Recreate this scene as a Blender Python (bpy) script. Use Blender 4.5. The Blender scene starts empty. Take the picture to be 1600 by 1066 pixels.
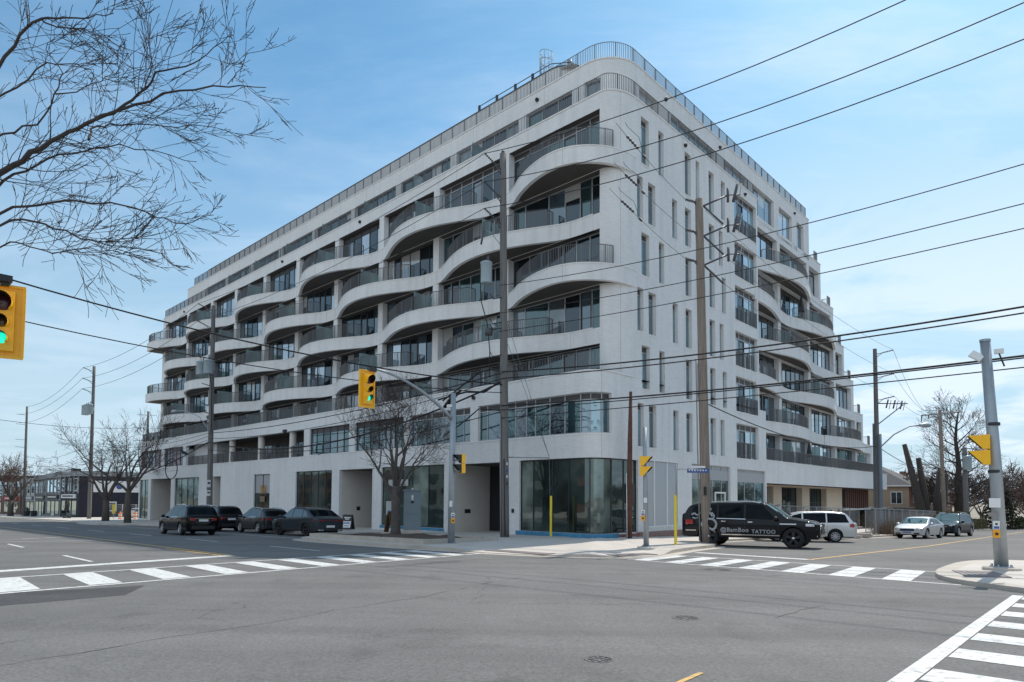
import bpy, bmesh, math, random
from mathutils import Vector, Matrix
random.seed(7)
SC = bpy.context.scene
COL = SC.collection
# ---------------------------------------------------------------- camera
cam_d = bpy.data.cameras.new("camera"); cam = bpy.data.objects.new("camera", cam_d); COL.objects.link(cam)
SC.camera = cam
FPX = 1008.1
cam_d.sensor_fit = 'HORIZONTAL'; cam_d.sensor_width = 36.0; cam_d.lens = FPX/1600*36.0
cam_d.shift_y = (730.2-533.0)/1600.0
cam_d.clip_start = 0.1; cam_d.clip_end = 6000
_up = Vector((.0063,-.9988,.0486)).normalized()
_f = Vector((0,0,1)); _y = (_f-_f.dot(_up)*_up).normalized(); _x = _y.cross(_up)
# columns: camera right, camera up, camera back, expressed in the world
right = Vector((_x.x,_y.x,_up.x)); down = Vector((_x.y,_y.y,_up.y)); fwd = Vector((_x.z,_y.z,_up.z))
R = Matrix((right,-down,-fwd)).transposed()
cam.matrix_world = Matrix.Translation((0,0,2.18)) @ R.to_4x4()
# ---------------------------------------------------------------- light
SUN_AZ = math.atan2(.63,.777); SUN_EL = math.radians(53)
SC.render.film_transparent = False
SC.view_settings.view_transform = 'Standard'; SC.view_settings.look = 'None'
SC.view_settings.gamma = 1.0; SC.view_settings.exposure = 0.30
sd = bpy.data.lights.new("sun", 'SUN'); sd.energy = 3.3; sd.angle = math.radians(.5); sd.color = (1,.93,.83)
so = bpy.data.objects.new("sun", sd); COL.objects.link(so)
sdir = Vector((math.sin(SUN_AZ)*math.cos(SUN_EL), math.cos(SUN_AZ)*math.cos(SUN_EL), math.sin(SUN_EL)))
so.rotation_euler = sdir.to_track_quat('Z','Y').to_euler(); so.location = (30,40,80)
W_ = bpy.data.worlds.new("World"); SC.world = W_; W_.use_nodes = True
def build_world():
    nt = W_.node_tree; n = nt.nodes; L = nt.links
    bg = n['Background']; bg.inputs[1].default_value = .13
    sk = n.new('ShaderNodeTexSky'); sk.sky_type = 'NISHITA'; sk.sun_disc = False
    sk.sun_elevation = SUN_EL; sk.sun_rotation = SUN_AZ; sk.air_density = 1.0; sk.dust_density = .6; sk.ozone_density = 2.2
    tc = n.new('ShaderNodeTexCoord'); sp = n.new('ShaderNodeSeparateXYZ'); L.new(tc.outputs['Generated'], sp.inputs[0])
    # clouds live on a flat layer high above: direction / height
    mx = n.new('ShaderNodeMath'); mx.operation = 'MAXIMUM'; L.new(sp.outputs['Z'], mx.inputs[0]); mx.inputs[1].default_value = .015
    ad = n.new('ShaderNodeMath'); ad.operation='ADD'; L.new(mx.outputs[0], ad.inputs[0]); ad.inputs[1].default_value=.09
    dv = n.new('ShaderNodeVectorMath'); dv.operation = 'DIVIDE'; L.new(tc.outputs['Generated'], dv.inputs[0])
    cb = n.new('ShaderNodeCombineXYZ'); 
    for i in range(3): L.new(ad.outputs[0], cb.inputs[i])
    L.new(cb.outputs[0], dv.inputs[1])
    def layer(scale, sx, sy, rot, detail, rough, lo, hi, off):
        mp = n.new('ShaderNodeMapping'); L.new(dv.outputs[0], mp.inputs[0]); mp.inputs['Scale'].default_value = (sx,sy,.3)
        mp.inputs['Rotation'].default_value = (0,0,rot); mp.inputs['Location'].default_value = off
        no = n.new('ShaderNodeTexNoise'); L.new(mp.outputs[0], no.inputs['Vector']); no.inputs['Scale'].default_value = scale
        no.inputs['Detail'].default_value = detail; no.inputs['Roughness'].default_value = rough; no.inputs['Distortion'].default_value=.35
        mr = n.new('ShaderNodeMapRange'); mr.interpolation_type='SMOOTHSTEP'; L.new(no.outputs['Fac'], mr.inputs[0]); mr.inputs[1].default_value = lo; mr.inputs[2].default_value = hi
        return mr
    def rng(src, a_, b_, c_=0., d_=1.):
        r = n.new('ShaderNodeMapRange'); r.interpolation_type='SMOOTHSTEP'; L.new(src, r.inputs[0])
        r.inputs[1].default_value=a_; r.inputs[2].default_value=b_; r.inputs[3].default_value=c_; r.inputs[4].default_value=d_; return r.outputs[0]
    def op(kind, x, y, clamp_=False):
        m = n.new('ShaderNodeMath'); m.operation=kind; m.use_clamp=clamp_; L.new(x, m.inputs[0])
        if isinstance(y,(int,float)): m.inputs[1].default_value=y
        else: L.new(y, m.inputs[1])
        return m.outputs[0]
    Z = sp.outputs['Z']; X = sp.outputs['X']; Y = sp.outputs['Y']
    veil = layer(1.1, .55, 1.5, .55, 9, .62, .36, .80, (1.3,2.1,0)).outputs[0]      # streaky high veil
    puff = layer(1.25, .8, .8, 0, 10, .60, .40, .57, (4.1,.4,0)).outputs[0]         # brighter cloud
    side = rng(X, -.35, .45, .30, 1.)                                               # thicker toward the right of the street
    low = rng(Z, .60, .12)
    cloud = op('MULTIPLY', op('MULTIPLY', puff, side), low)
    thin = op('MULTIPLY', veil, rng(X, -.8, .5, .28, .85))
    # added unseen bright cloud behind the camera and to its left, brightens the facades
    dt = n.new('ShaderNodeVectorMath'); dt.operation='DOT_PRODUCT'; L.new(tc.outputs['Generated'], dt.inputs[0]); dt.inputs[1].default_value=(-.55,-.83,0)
    fill_bank = rng(dt.outputs['Value'], .10, .60, 0., .85)
    mask = op('MAXIMUM', op('MAXIMUM', cloud, thin), fill_bank)
    haze = rng(Z, .62, -.03, 0., .92)
    tint = n.new('ShaderNodeMix'); tint.data_type='RGBA'; tint.blend_type='MULTIPLY'; tint.inputs['Factor'].default_value=1
    L.new(sk.outputs[0], tint.inputs[6]); tint.inputs[7].default_value=SKY_TINT
    hm = n.new('ShaderNodeMix'); hm.data_type='RGBA'; L.new(haze, hm.inputs['Factor']); L.new(tint.outputs[2], hm.inputs[6]); hm.inputs[7].default_value = HAZE
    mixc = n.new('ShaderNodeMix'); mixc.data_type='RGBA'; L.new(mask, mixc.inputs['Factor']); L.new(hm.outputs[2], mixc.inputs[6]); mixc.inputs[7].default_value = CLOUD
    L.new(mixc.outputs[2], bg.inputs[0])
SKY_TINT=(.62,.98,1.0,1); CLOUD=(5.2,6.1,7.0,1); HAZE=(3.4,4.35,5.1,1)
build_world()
# ---------------------------------------------------------------- frame of the street grid (u away along the left street, v away along the right street)
dA = Vector((-.72733532,.68628225,0)); dB = Vector((.68628225,.72733532,0)); CORNER = Vector((5.52177139,33.47994466,0))
def P(u,v,z=0.): return CORNER+dA*u+dB*v+Vector((0,0,z))
def clamp(a,lo,hi): return max(lo,min(hi,a))
def G(u,v): return -.013*(clamp(u,-70,170)+7)-.019*(clamp(v,-60,90)-2)
def PG(u,v,h=0.): return P(u,v,G(u,v)+h)
def ang(du,dv):
    d = dA*du+dB*dv; return math.atan2(d.y,d.x)
# ---------------------------------------------------------------- materials
MATS = {}
def nodes_of(m): return m.node_tree.nodes, m.node_tree.links
def mat(name, col, rough=.6, metal=0., var=.0, vscale=3., bump=0., bscale=20., spec=.5, coat=0., emit=None, estr=0.):
    if name in MATS: return MATS[name]
    m = bpy.data.materials.new(name); m.use_nodes = True; n,L = nodes_of(m)
    b = n['Principled BSDF']; b.inputs['Base Color'].default_value=(*col,1); b.inputs['Roughness'].default_value=rough
    b.inputs['Metallic'].default_value=metal; b.inputs['Specular IOR Level'].default_value=spec
    b.inputs['Coat Weight'].default_value=coat
    if emit: b.inputs['Emission Color'].default_value=(*emit,1); b.inputs['Emission Strength'].default_value=estr
    tc = None
    if var or bump: 
        tc = n.new('ShaderNodeTexCoord')
    if var:
        no = n.new('ShaderNodeTexNoise'); no.inputs['Scale'].default_value=vscale; no.inputs['Detail'].default_value=6; no.inputs['Roughness'].default_value=.65
        L.new(tc.outputs['Object'], no.inputs['Vector'])
        mr = n.new('ShaderNodeMapRange'); L.new(no.outputs['Fac'], mr.inputs[0]); mr.inputs[1].default_value=.25; mr.inputs[2].default_value=.75
        mr.inputs[3].default_value=1-var; mr.inputs[4].default_value=1+var
        mi = n.new('ShaderNodeVectorMath'); mi.operation='SCALE'; mi.inputs[0].default_value=col; L.new(mr.outputs[0], mi.inputs['Scale'])
        L.new(mi.outputs[0], b.inputs['Base Color'])
    if bump:
        no = n.new('ShaderNodeTexNoise'); no.inputs['Scale'].default_value=bscale; no.inputs['Detail'].default_value=5
        L.new(tc.outputs['Object'], no.inputs['Vector'])
        bp = n.new('ShaderNodeBump'); bp.inputs['Strength'].default_value=bump; bp.inputs['Distance'].default_value=.02
        L.new(no.outputs['Fac'], bp.inputs['Height']); L.new(bp.outputs[0], b.inputs['Normal'])
    MATS[name]=m; return m
def brick_mat(name, c1, c2, mortar, bw=.215, bh=.072, var=.05, streak=.06, rough=.85):
    m = bpy.data.materials.new(name); m.use_nodes=True; n,L=nodes_of(m); b=n['Principled BSDF']; b.inputs['Roughness'].default_value=rough
    b.inputs['Specular IOR Level'].default_value=.25
    uv = n.new('ShaderNodeUVMap'); uv.uv_map='UVMap'
    br = n.new('ShaderNodeTexBrick'); L.new(uv.outputs[0], br.inputs['Vector']); br.inputs['Scale'].default_value=1
    br.inputs['Brick Width'].default_value=bw; br.inputs['Row Height'].default_value=bh; br.inputs['Mortar Size'].default_value=.006
    br.inputs['Mortar Smooth'].default_value=.3; br.inputs['Bias'].default_value=0
    br.inputs['Color1'].default_value=(*c1,1); br.inputs['Color2'].default_value=(*c2,1); br.inputs['Mortar'].default_value=(*mortar,1)
    no = n.new('ShaderNodeTexNoise'); L.new(uv.outputs[0], no.inputs['Vector']); no.inputs['Scale'].default_value=.35; no.inputs['Detail'].default_value=8; no.inputs['Roughness'].default_value=.6
    mp = n.new('ShaderNodeMapping'); L.new(uv.outputs[0], mp.inputs[0]); mp.inputs['Scale'].default_value=(2.2,.18,1)
    n2 = n.new('ShaderNodeTexNoise'); L.new(mp.outputs[0], n2.inputs['Vector']); n2.inputs['Scale'].default_value=1; n2.inputs['Detail'].default_value=5
    r1 = n.new('ShaderNodeMapRange'); L.new(no.outputs['Fac'], r1.inputs[0]); r1.inputs[1].default_value=.3; r1.inputs[2].default_value=.7; r1.inputs[3].default_value=1-var; r1.inputs[4].default_value=1+var
    r2 = n.new('ShaderNodeMapRange'); L.new(n2.outputs['Fac'], r2.inputs[0]); r2.inputs[1].default_value=.45; r2.inputs[2].default_value=.75; r2.inputs[3].default_value=1; r2.inputs[4].default_value=1-streak
    mu = n.new('ShaderNodeMath'); mu.operation='MULTIPLY'; L.new(r1.outputs[0], mu.inputs[0]); L.new(r2.outputs[0], mu.inputs[1])
    sc = n.new('ShaderNodeVectorMath'); sc.operation='SCALE'; L.new(br.outputs['Color'], sc.inputs[0]); L.new(mu.outputs[0], sc.inputs['Scale'])
    # movement joints every few metres
    sx = n.new('ShaderNodeSeparateXYZ'); L.new(uv.outputs[0], sx.inputs[0]); md = n.new('ShaderNodeMath'); md.operation='PINGPONG'; L.new(sx.outputs['X'], md.inputs[0]); md.inputs[1].default_value=3.22
    jr = n.new('ShaderNodeMapRange'); L.new(md.outputs[0], jr.inputs[0]); jr.inputs[1].default_value=.006; jr.inputs[2].default_value=.018; jr.inputs[3].default_value=.62; jr.inputs[4].default_value=1.
    s2_ = n.new('ShaderNodeVectorMath'); s2_.operation='SCALE'; L.new(sc.outputs[0], s2_.inputs[0]); L.new(jr.outputs[0], s2_.inputs['Scale'])
    L.new(s2_.outputs[0], b.inputs['Base Color'])
    bp = n.new('ShaderNodeBump'); bp.inputs['Strength'].default_value=.35; bp.inputs['Distance'].default_value=.01; bp.invert=True
    L.new(br.outputs['Fac'], bp.inputs['Height']); L.new(bp.outputs[0], b.inputs['Normal'])
    MATS[name]=m; return m
def glass_mat(name, inner, refl, f0=.12, rough=.02, vscale=.5, var=.5):
    """window pane: what shows through (a dim room) under a sharp, tinted sky reflection"""
    m = bpy.data.materials.new(name); m.use_nodes=True; n,L=nodes_of(m); n.remove(n['Principled BSDF']); out=n['Material Output']
    tc = n.new('ShaderNodeTexCoord'); no=n.new('ShaderNodeTexNoise'); no.inputs['Scale'].default_value=vscale; no.inputs['Detail'].default_value=3; L.new(tc.outputs['Object'],no.inputs['Vector'])
    mr=n.new('ShaderNodeMapRange'); L.new(no.outputs['Fac'],mr.inputs[0]); mr.inputs[1].default_value=.35; mr.inputs[2].default_value=.65; mr.inputs[3].default_value=1-var; mr.inputs[4].default_value=1+var
    sc=n.new('ShaderNodeVectorMath'); sc.operation='SCALE'; sc.inputs[0].default_value=inner; L.new(mr.outputs[0],sc.inputs['Scale'])
    d=n.new('ShaderNodeBsdfDiffuse'); L.new(sc.outputs[0],d.inputs[0])
    g=n.new('ShaderNodeBsdfGlossy'); g.inputs[0].default_value=(*refl,1); g.inputs['Roughness'].default_value=rough
    nb=n.new('ShaderNodeTexNoise'); nb.inputs['Scale'].default_value=.8; nb.inputs['Detail'].default_value=1; L.new(tc.outputs['Object'],nb.inputs['Vector'])
    bp=n.new('ShaderNodeBump'); bp.inputs['Strength'].default_value=.12; bp.inputs['Distance'].default_value=.05; L.new(nb.outputs['Fac'],bp.inputs['Height']); L.new(bp.outputs[0],g.inputs['Normal'])
    fr=n.new('ShaderNodeFresnel'); fr.inputs[0].default_value=1.5
    ad=n.new('ShaderNodeMath'); ad.operation='ADD'; ad.use_clamp=True; L.new(fr.outputs[0],ad.inputs[0]); ad.inputs[1].default_value=f0
    mx=n.new('ShaderNodeMixShader'); L.new(ad.outputs[0],mx.inputs[0]); L.new(d.outputs[0],mx.inputs[1]); L.new(g.outputs[0],mx.inputs[2]); L.new(mx.outputs[0],out.inputs[0])
    MATS[name]=m; return m
# ---------------------------------------------------------------- mesh builder
class MB:
    def __init__(s): s.v=[]; s.f=[]; s.m=[]; s.uv=[]; s.mats=[]; s.sm=[]
    def mi(s,m):
        if m not in s.mats: s.mats.append(m)
        return s.mats.index(m)
    def face(s,pts,m,uv=None,smooth=False):
        i=len(s.v); s.v.extend([tuple(p) for p in pts]); s.f.append(tuple(range(i,i+len(pts)))); s.m.append(s.mi(m)); s.uv.append(uv); s.sm.append(smooth)
    def faces(s,verts,faces,m,smooth=False):
        i=len(s.v); s.v.extend([tuple(p) for p in verts]); k=s.mi(m)
        for f in faces: s.f.append(tuple(a+i for a in f)); s.m.append(k); s.uv.append(None); s.sm.append(smooth)
    def box(s,c,dx,dy,dz,m,rz=0.,M=None,uv=False):
        """centre c, full sizes, turned by rz about z"""
        c=Vector(c); ca,sa=math.cos(rz),math.sin(rz); pts=[]
        for a in (-.5,.5):
            for b in (-.5,.5):
                for d in (-.5,.5):
                    x,y,z=a*dx,b*dy,d*dz; p=Vector((x*ca-y*sa,x*sa+y*ca,z))
                    if M: p=M@p
                    pts.append(c+p)
        s.faces(pts,[(0,1,3,2),(4,6,7,5),(0,4,5,1),(2,3,7,6),(0,2,6,4),(1,5,7,3)],m)
    def ubox(s,u0,u1,v0,v1,z0,z1,m,off=None):
        """box in street coordinates"""
        pts=[P(u,v,z) for u in (u0,u1) for v in (v0,v1) for z in (z0,z1)]
        F=[(0,1,3,2),(4,6,7,5),(0,4,5,1),(2,3,7,6),(0,2,6,4),(1,5,7,3)]
        UVs=[[(v0,z0),(v0,z1),(v1,z1),(v1,z0)],[(v0,z0),(v1,z0),(v1,z1),(v0,z1)],[(u0,z0),(u1,z0),(u1,z1),(u0,z1)],[(u0,z0),(u0,z1),(u1,z1),(u1,z0)],[(u0,v0),(u0,v1),(u1,v1),(u1,v0)],[(u0,v0),(u1,v0),(u1,v1),(u0,v1)]]
        for f,q in zip(F,UVs): s.face([pts[i] for i in f],m,q)
    def tube(s,pts,r,m,n=6,cap=True,smooth=True):
        """r: number or list"""
        pts=[Vector(p) for p in pts]; k=len(pts)
        if not isinstance(r,(list,tuple)): r=[r]*k
        t0=(pts[1]-pts[0]).normalized(); a=Vector((0,0,1)) if abs(t0.z)<.9 else Vector((1,0,0))
        nx=t0.cross(a).normalized(); vs=[]
        for i,p in enumerate(pts):
            t=(pts[min(i+1,k-1)]-pts[max(i-1,0)])
            t=t.normalized() if t.length>1e-9 else t0
            nx=(nx-nx.dot(t)*t)
            nx=nx.normalized() if nx.length>1e-6 else t.orthogonal().normalized()
            ny=t.cross(nx)
            for j in range(n):
                a_=2*math.pi*j/n; vs.append(p+(nx*math.cos(a_)+ny*math.sin(a_))*r[i])
        fs=[(i*n+j,i*n+(j+1)%n,(i+1)*n+(j+1)%n,(i+1)*n+j) for i in range(k-1) for j in range(n)]
        if cap: fs+= [tuple(range(n-1,-1,-1)), tuple((k-1)*n+j for j in range(n))]
        s.faces(vs,fs,m,smooth)
    def cyl(s,a,b,r,m,n=12,r2=None,smooth=True): s.tube([a,b],[r,r if r2 is None else r2],m,n,True,smooth)
    def lathe(s,base,prof,m,n=16,axis=None,smooth=True):
        """prof: list of (r,z) about axis"""
        base=Vector(base); ax=Vector(axis or (0,0,1)).normalized(); x=ax.orthogonal().normalized(); y=ax.cross(x)
        vs=[base+ax*z+(x*math.cos(2*math.pi*j/n)+y*math.sin(2*math.pi*j/n))*r for r,z in prof for j in range(n)]
        k=len(prof); s.faces(vs,[(i*n+j,i*n+(j+1)%n,(i+1)*n+(j+1)%n,(i+1)*n+j) for i in range(k-1) for j in range(n)],m,smooth)
    def build(s,name,parent=None,origin=None):
        me=bpy.data.meshes.new(name); 
        off=Vector(origin) if origin is not None else Vector((0,0,0))
        if parent is not None and origin is None: off=Vector(parent.matrix_world_loc) if hasattr(parent,'matrix_world_loc') else WLOC.get(parent.name,Vector((0,0,0)))
        inv=WMAT.get(parent.name) if (parent is not None and origin is None) else None
        if inv is not None: vv=[tuple(inv@Vector(p)) for p in s.v]
        else: vv=[(p[0]-off.x,p[1]-off.y,p[2]-off.z) for p in s.v]
        me.from_pydata(vv,[],s.f)
        for m in s.mats: me.materials.append(m)
        me.polygons.foreach_set('material_index',s.m); me.polygons.foreach_set('use_smooth',s.sm)
        if any(u is not None for u in s.uv):
            ul=me.uv_layers.new(name='UVMap'); k=0; buf=[]
            for f,u in zip(s.f,s.uv):
                if u is None: buf.extend([0.,0.]*len(f))
                else:
                    for a in u: buf.extend(a)
            ul.data.foreach_set('uv',buf)
        me.update()
        o=bpy.data.objects.new(name,me); COL.objects.link(o)
        if parent is not None: o.parent=parent
        elif origin is not None: o.location=off
        WLOC[o.name]=WLOC.get(parent.name,Vector((0,0,0))) if parent is not None and origin is None else off
        if parent is not None and parent.name in WMAT: WMAT[o.name]=WMAT[parent.name]
        return o
WLOC={}; WMAT={}
def tag(o,label,cat,group=None,kind=None):
    if label: o['label']=label
    if cat: o['category']=cat
    if group: o['group']=group
    if kind: o['kind']=kind
    return o
def thing(name,loc,label,cat,group=None,rz=0.):
    """Empty at the base; children are built in world coordinates unless rz is given (then in local coordinates through WMAT=identity)"""
    o=bpy.data.objects.new(name,None); COL.objects.link(o); o.empty_display_size=.3; o.location=loc; o.rotation_euler=(0,0,rz)
    WLOC[o.name]=Vector(loc); return tag(o,label,cat,group)
def local_thing(name,loc,label,cat,group=None,rz=0.):
    o=thing(name,loc,label,cat,group,rz); WMAT[o.name]=Matrix.Identity(4); return o
def struct(o): o['kind']='structure'; return o
def copy_tree(o,parent=None):
    c=o.copy(); COL.objects.link(c)
    if parent is not None: c.parent=parent
    for ch in [x for x in bpy.data.objects if x.parent==o]: copy_tree(ch,c)
    return c
# ================================================================ GROUND
def asphalt(name, base, seed=0.):
    m=bpy.data.materials.new(name); m.use_nodes=True; n,L=nodes_of(m); b=n['Principled BSDF']; b.inputs['Roughness'].default_value=.88; b.inputs['Specular IOR Level'].default_value=.3
    tc=n.new('ShaderNodeTexCoord')
    def noise(sc,det,ro,dist=0.,scl=None,rot=0.):
        no=n.new('ShaderNodeTexNoise'); no.inputs['Scale'].default_value=sc; no.inputs['Detail'].default_value=det; no.inputs['Roughness'].default_value=ro; no.inputs['Distortion'].default_value=dist
        mp=n.new('ShaderNodeMapping'); mp.inputs['Location'].default_value=(seed,seed,0); mp.inputs['Rotation'].default_value=(0,0,rot)
        if scl: mp.inputs['Scale'].default_value=scl
        L.new(tc.outputs['Object'],mp.inputs[0]); L.new(mp.outputs[0],no.inputs['Vector']); return no
    def rng(x,a,bb,c,d):
        r=n.new('ShaderNodeMapRange'); L.new(x,r.inputs[0]); r.inputs[1].default_value=a; r.inputs[2].default_value=bb; r.inputs[3].default_value=c; r.inputs[4].default_value=d; return r.outputs[0]
    def mul(a,bb):
        k=n.new('ShaderNodeMath'); k.operation='MULTIPLY'; L.new(a,k.inputs[0]); L.new(bb,k.inputs[1]); return k.outputs[0]
    big=mul(rng(noise(.16,5,.55).outputs['Fac'],.3,.7,.87,1.12),rng(noise(.9,3,.5,.6).outputs['Fac'],.58,.74,1.,.80))
    mid=rng(noise(1.1,6,.6).outputs['Fac'],.3,.7,.95,1.05)
    fine=rng(noise(26,4,.85).outputs['Fac'],.30,.70,.62,1.42)
    aa=math.atan2(dA.y,dA.x)
    track=rng(noise(1,4,.6,0,(.04,.9,1),-aa).outputs['Fac'],.35,.65,.87,1.07)
    trackb=rng(noise(1,4,.6,0,(1.1,.05,1),-aa).outputs['Fac'],.35,.65,.96,1.03)
    # hairline cracks: borders of big distorted cells
    vo=n.new('ShaderNodeTexVoronoi'); vo.feature='DISTANCE_TO_EDGE'; vo.inputs['Scale'].default_value=.16
    mp=n.new('ShaderNodeMapping'); L.new(tc.outputs['Object'],mp.inputs[0]); dn=n.new('ShaderNodeTexNoise'); dn.inputs['Scale'].default_value=1.6; dn.inputs['Detail'].default_value=6
    L.new(tc.outputs['Object'],dn.inputs['Vector']); va=n.new('ShaderNodeVectorMath'); va.operation='MULTIPLY_ADD'; L.new(dn.outputs['Color'],va.inputs[0]); va.inputs[1].default_value=(.9,.9,0); L.new(mp.outputs[0],va.inputs[2])
    L.new(va.outputs[0],vo.inputs['Vector'])
    ck=rng(vo.outputs['Distance'],.0,.0035,.55,1.0)
    gate=rng(noise(.13,2,.5).outputs['Fac'],.50,.56,0,1)
    ckm=n.new('ShaderNodeMix'); ckm.data_type='FLOAT'; L.new(gate,ckm.inputs[0]); ckm.inputs[2].default_value=1; L.new(ck,ckm.inputs[3])
    tot=mul(mul(mul(big,mid),mul(fine,track)),mul(ckm.outputs[0],trackb))
    sc=n.new('ShaderNodeVectorMath'); sc.operation='SCALE'; sc.inputs[0].default_value=base; L.new(tot,sc.inputs['Scale']); L.new(sc.outputs[0],b.inputs['Base Color'])
    bn=noise(60,3,.7); bp=n.new('ShaderNodeBump'); bp.inputs['Strength'].default_value=.45; bp.inputs['Distance'].default_value=.012; L.new(bn.outputs['Fac'],bp.inputs['Height']); L.new(bp.outputs[0],b.inputs['Normal'])
    MATS[name]=m; return m
M_ASPH=asphalt('asphalt',(.160,.156,.151)); M_PATCH=asphalt('asphalt_patch',(.075,.075,.078),5.)
def paint_mat(name,col):
    m=mat(name,col,.7); n,L=nodes_of(m); b=n['Principled BSDF']; tc=n.new('ShaderNodeTexCoord')
    no=n.new('ShaderNodeTexNoise'); no.inputs['Scale'].default_value=9; no.inputs['Detail'].default_value=8; no.inputs['Roughness'].default_value=.75; L.new(tc.outputs['Object'],no.inputs['Vector'])
    mr=n.new('ShaderNodeMapRange'); L.new(no.outputs['Fac'],mr.inputs[0]); mr.inputs[1].default_value=.50; mr.inputs[2].default_value=.68
    mx=n.new('ShaderNodeMix'); mx.data_type='RGBA'; L.new(mr.outputs[0],mx.inputs[0]); mx.inputs[6].default_value=(*col,1); mx.inputs[7].default_value=(.22,.22,.215,1); L.new(mx.outputs[2],b.inputs['Base Color'])
    return m
M_WHITE=paint_mat('road_paint_white',(.66,.66,.645)); M_YEL=paint_mat('road_paint_yellow',(.72,.42,.10))
M_CONC=mat('sidewalk_concrete',(.52,.475,.43),.85,var=.12,vscale=.9,bump=.25,bscale=45)
M_CURB=mat('curb_concrete',(.48,.43,.375),.85,var=.16,vscale=1.6,bump=.3,bscale=30)
M_TACT=mat('tactile_plate',(.20,.17,.165),.7,var=.15,vscale=6)
M_SOIL=mat('soil',(.085,.055,.04),.95,var=.35,vscale=5,bump=.8,bscale=14)
M_GRASS=mat('lawn',(.10,.15,.04),.95,var=.4,vscale=2.5,bump=.7,bscale=30)
M_DIRT=mat('dry_ground',(.26,.23,.18),.95,var=.3,vscale=.5,bump=.5,bscale=8)
def grid_lines(a,b,step):
    n=max(1,int(math.ceil((b-a)/step))); return [a+(b-a)*i/n for i in range(n+1)]
# ground: one sheet to the horizon
mb=MB(); us=[-2500,-900,-300]+grid_lines(-90,190,20)+[400,1000,2500]; vs=[-2500,-900,-300]+grid_lines(-80,110,19)+[250,700,2500]
for i in range(len(us)-1):
    for j in range(len(vs)-1):
        mb.face([PG(us[i],vs[j],-.06),PG(us[i+1],vs[j],-.06),PG(us[i+1],vs[j+1],-.06),PG(us[i],vs[j+1],-.06)],M_DIRT)
struct(mb.build('ground'))
def sheet(mb,poly_uv,h,m,thick=0.):
    """flat polygon in street coordinates, draped on the sloping ground, optional vertical edge down"""
    pts=[PG(u,v,h) for u,v in poly_uv]; mb.face(pts,m)
    if thick:
        for i in range(len(pts)):
            a,b=pts[i],pts[(i+1)%len(pts)]; mb.face([a,b,b-Vector((0,0,thick)),a-Vector((0,0,thick))],m)
mb=MB()
def rect_grid(mb,u0,u1,v0,v1,h,m,step=20):
    U=grid_lines(u0,u1,step); V_=grid_lines(v0,v1,step)
    for i in range(len(U)-1):
        for j in range(len(V_)-1): mb.face([PG(U[i],V_[j],h),PG(U[i+1],V_[j],h),PG(U[i+1],V_[j+1],h),PG(U[i],V_[j+1],h)],m)
rect_grid(mb,-70,190,-27.8,-5.,0.,M_ASPH)
struct(mb.build('main_road'))
mb=MB()
rect_grid(mb,-42,-3.,-5.,110,0.,M_ASPH); rect_grid(mb,-17.,-7.,-60,-27.8,0.,M_ASPH)
struct(mb.build('side_road'))
# --- pavements: raised slabs with a kerb step
CURB=[(185,-9.6),(101,-9.6),(96,-9.0),(60.5,-9.0),(57,-10.8),(49.,-10.8),(46,-7.0),(15.2,-7.0),(13.2,-9.2),(12.2,-11.2),(10.2,-12.0),(6.5,-12.1),(2,-12.0),(-1.1,-11.75),(-2.8,-11.65),(-4.7,-11.1),(-5.9,-10.5),(-6.75,-9.7),(-7.15,-8.6),(-6.95,-7.6),(-6.3,-5.2),(-5.75,-2.5),(-5.6,-.6),(-5.1,.5),(-4.2,1.2)]
CURB2=[(-4.2,1.2),(-3.0,2.2),(-3.0,12.),(-4.5,14.5),(-6.4,16.5),(-6.5,60),(-6.3,110)]
def smooth_poly(p,it=2):
    for _ in range(it):
        q=[p[0]]
        for a,b in zip(p[:-1],p[1:]):
            q.append((a[0]*.75+b[0]*.25,a[1]*.75+b[1]*.25)); q.append((a[0]*.25+b[0]*.75,a[1]*.25+b[1]*.75))
        q.append(p[-1]); p=q
    return p
C1=smooth_poly(CURB,2); C2=smooth_poly(CURB2,1)
def walk_h(u,v):
    """height over the road plane: 0.13 at the kerb rising 2 % to the building"""
    dv=clamp(v+11,0,12); return .13+.017*dv
mb=MB(); mk=MB()
def offset_curve(c,d):
    out=[]
    for i,p in enumerate(c):
        a=c[max(0,i-1)]; b=c[min(len(c)-1,i+1)]; tx,ty=b[0]-a[0],b[1]-a[1]; l=math.hypot(tx,ty) or 1
        out.append((p[0]+ty/l*d, p[1]-tx/l*d))
    return out
def kerb(mk,c,inward,h0=.13,drop=None,w=.20):
    ci=offset_curve(c,inward*w); 
    for i in range(len(c)-1):
        (a,b),(a2,b2)=(c[i],c[i+1]),(ci[i],ci[i+1])
        def hh(p):
            h=h0
            if drop:
                for (du,dv,r) in drop:
                    d=math.hypot(p[0]-du,p[1]-dv); h=min(h,.025+(h0-.025)*clamp((d-r)/1.2,0,1))
            return h
        ha,hb=hh(a),hh(b)
        mk.face([PG(*a,-.02),PG(*b,-.02),PG(*b,hb),PG(*a,ha)],M_CURB); mk.face([PG(*a,ha),PG(*b,hb),PG(*b2,hb+.006),PG(*a2,ha+.006)],M_CURB)
    return ci
full=C1+C2[1:]
# direction of travel: from far left street to corner to far right street; inward (toward the building) is +v on the first part
DROPS=[(-3.2,-11.7,1.6),(-7.05,-8.6,1.3),(54,-10.8,2.)]
ci=kerb(mk,full,1,.13,DROPS)
mk_gut=MB()
go=offset_curve(full,-.45)
for i in range(len(full)-1):
    mk.face([PG(*full[i],.005),PG(*full[i+1],.005),PG(*go[i+1],.005),PG(*go[i],.005)],M_CURB)
struct(mk.build('kerb'))
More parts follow.
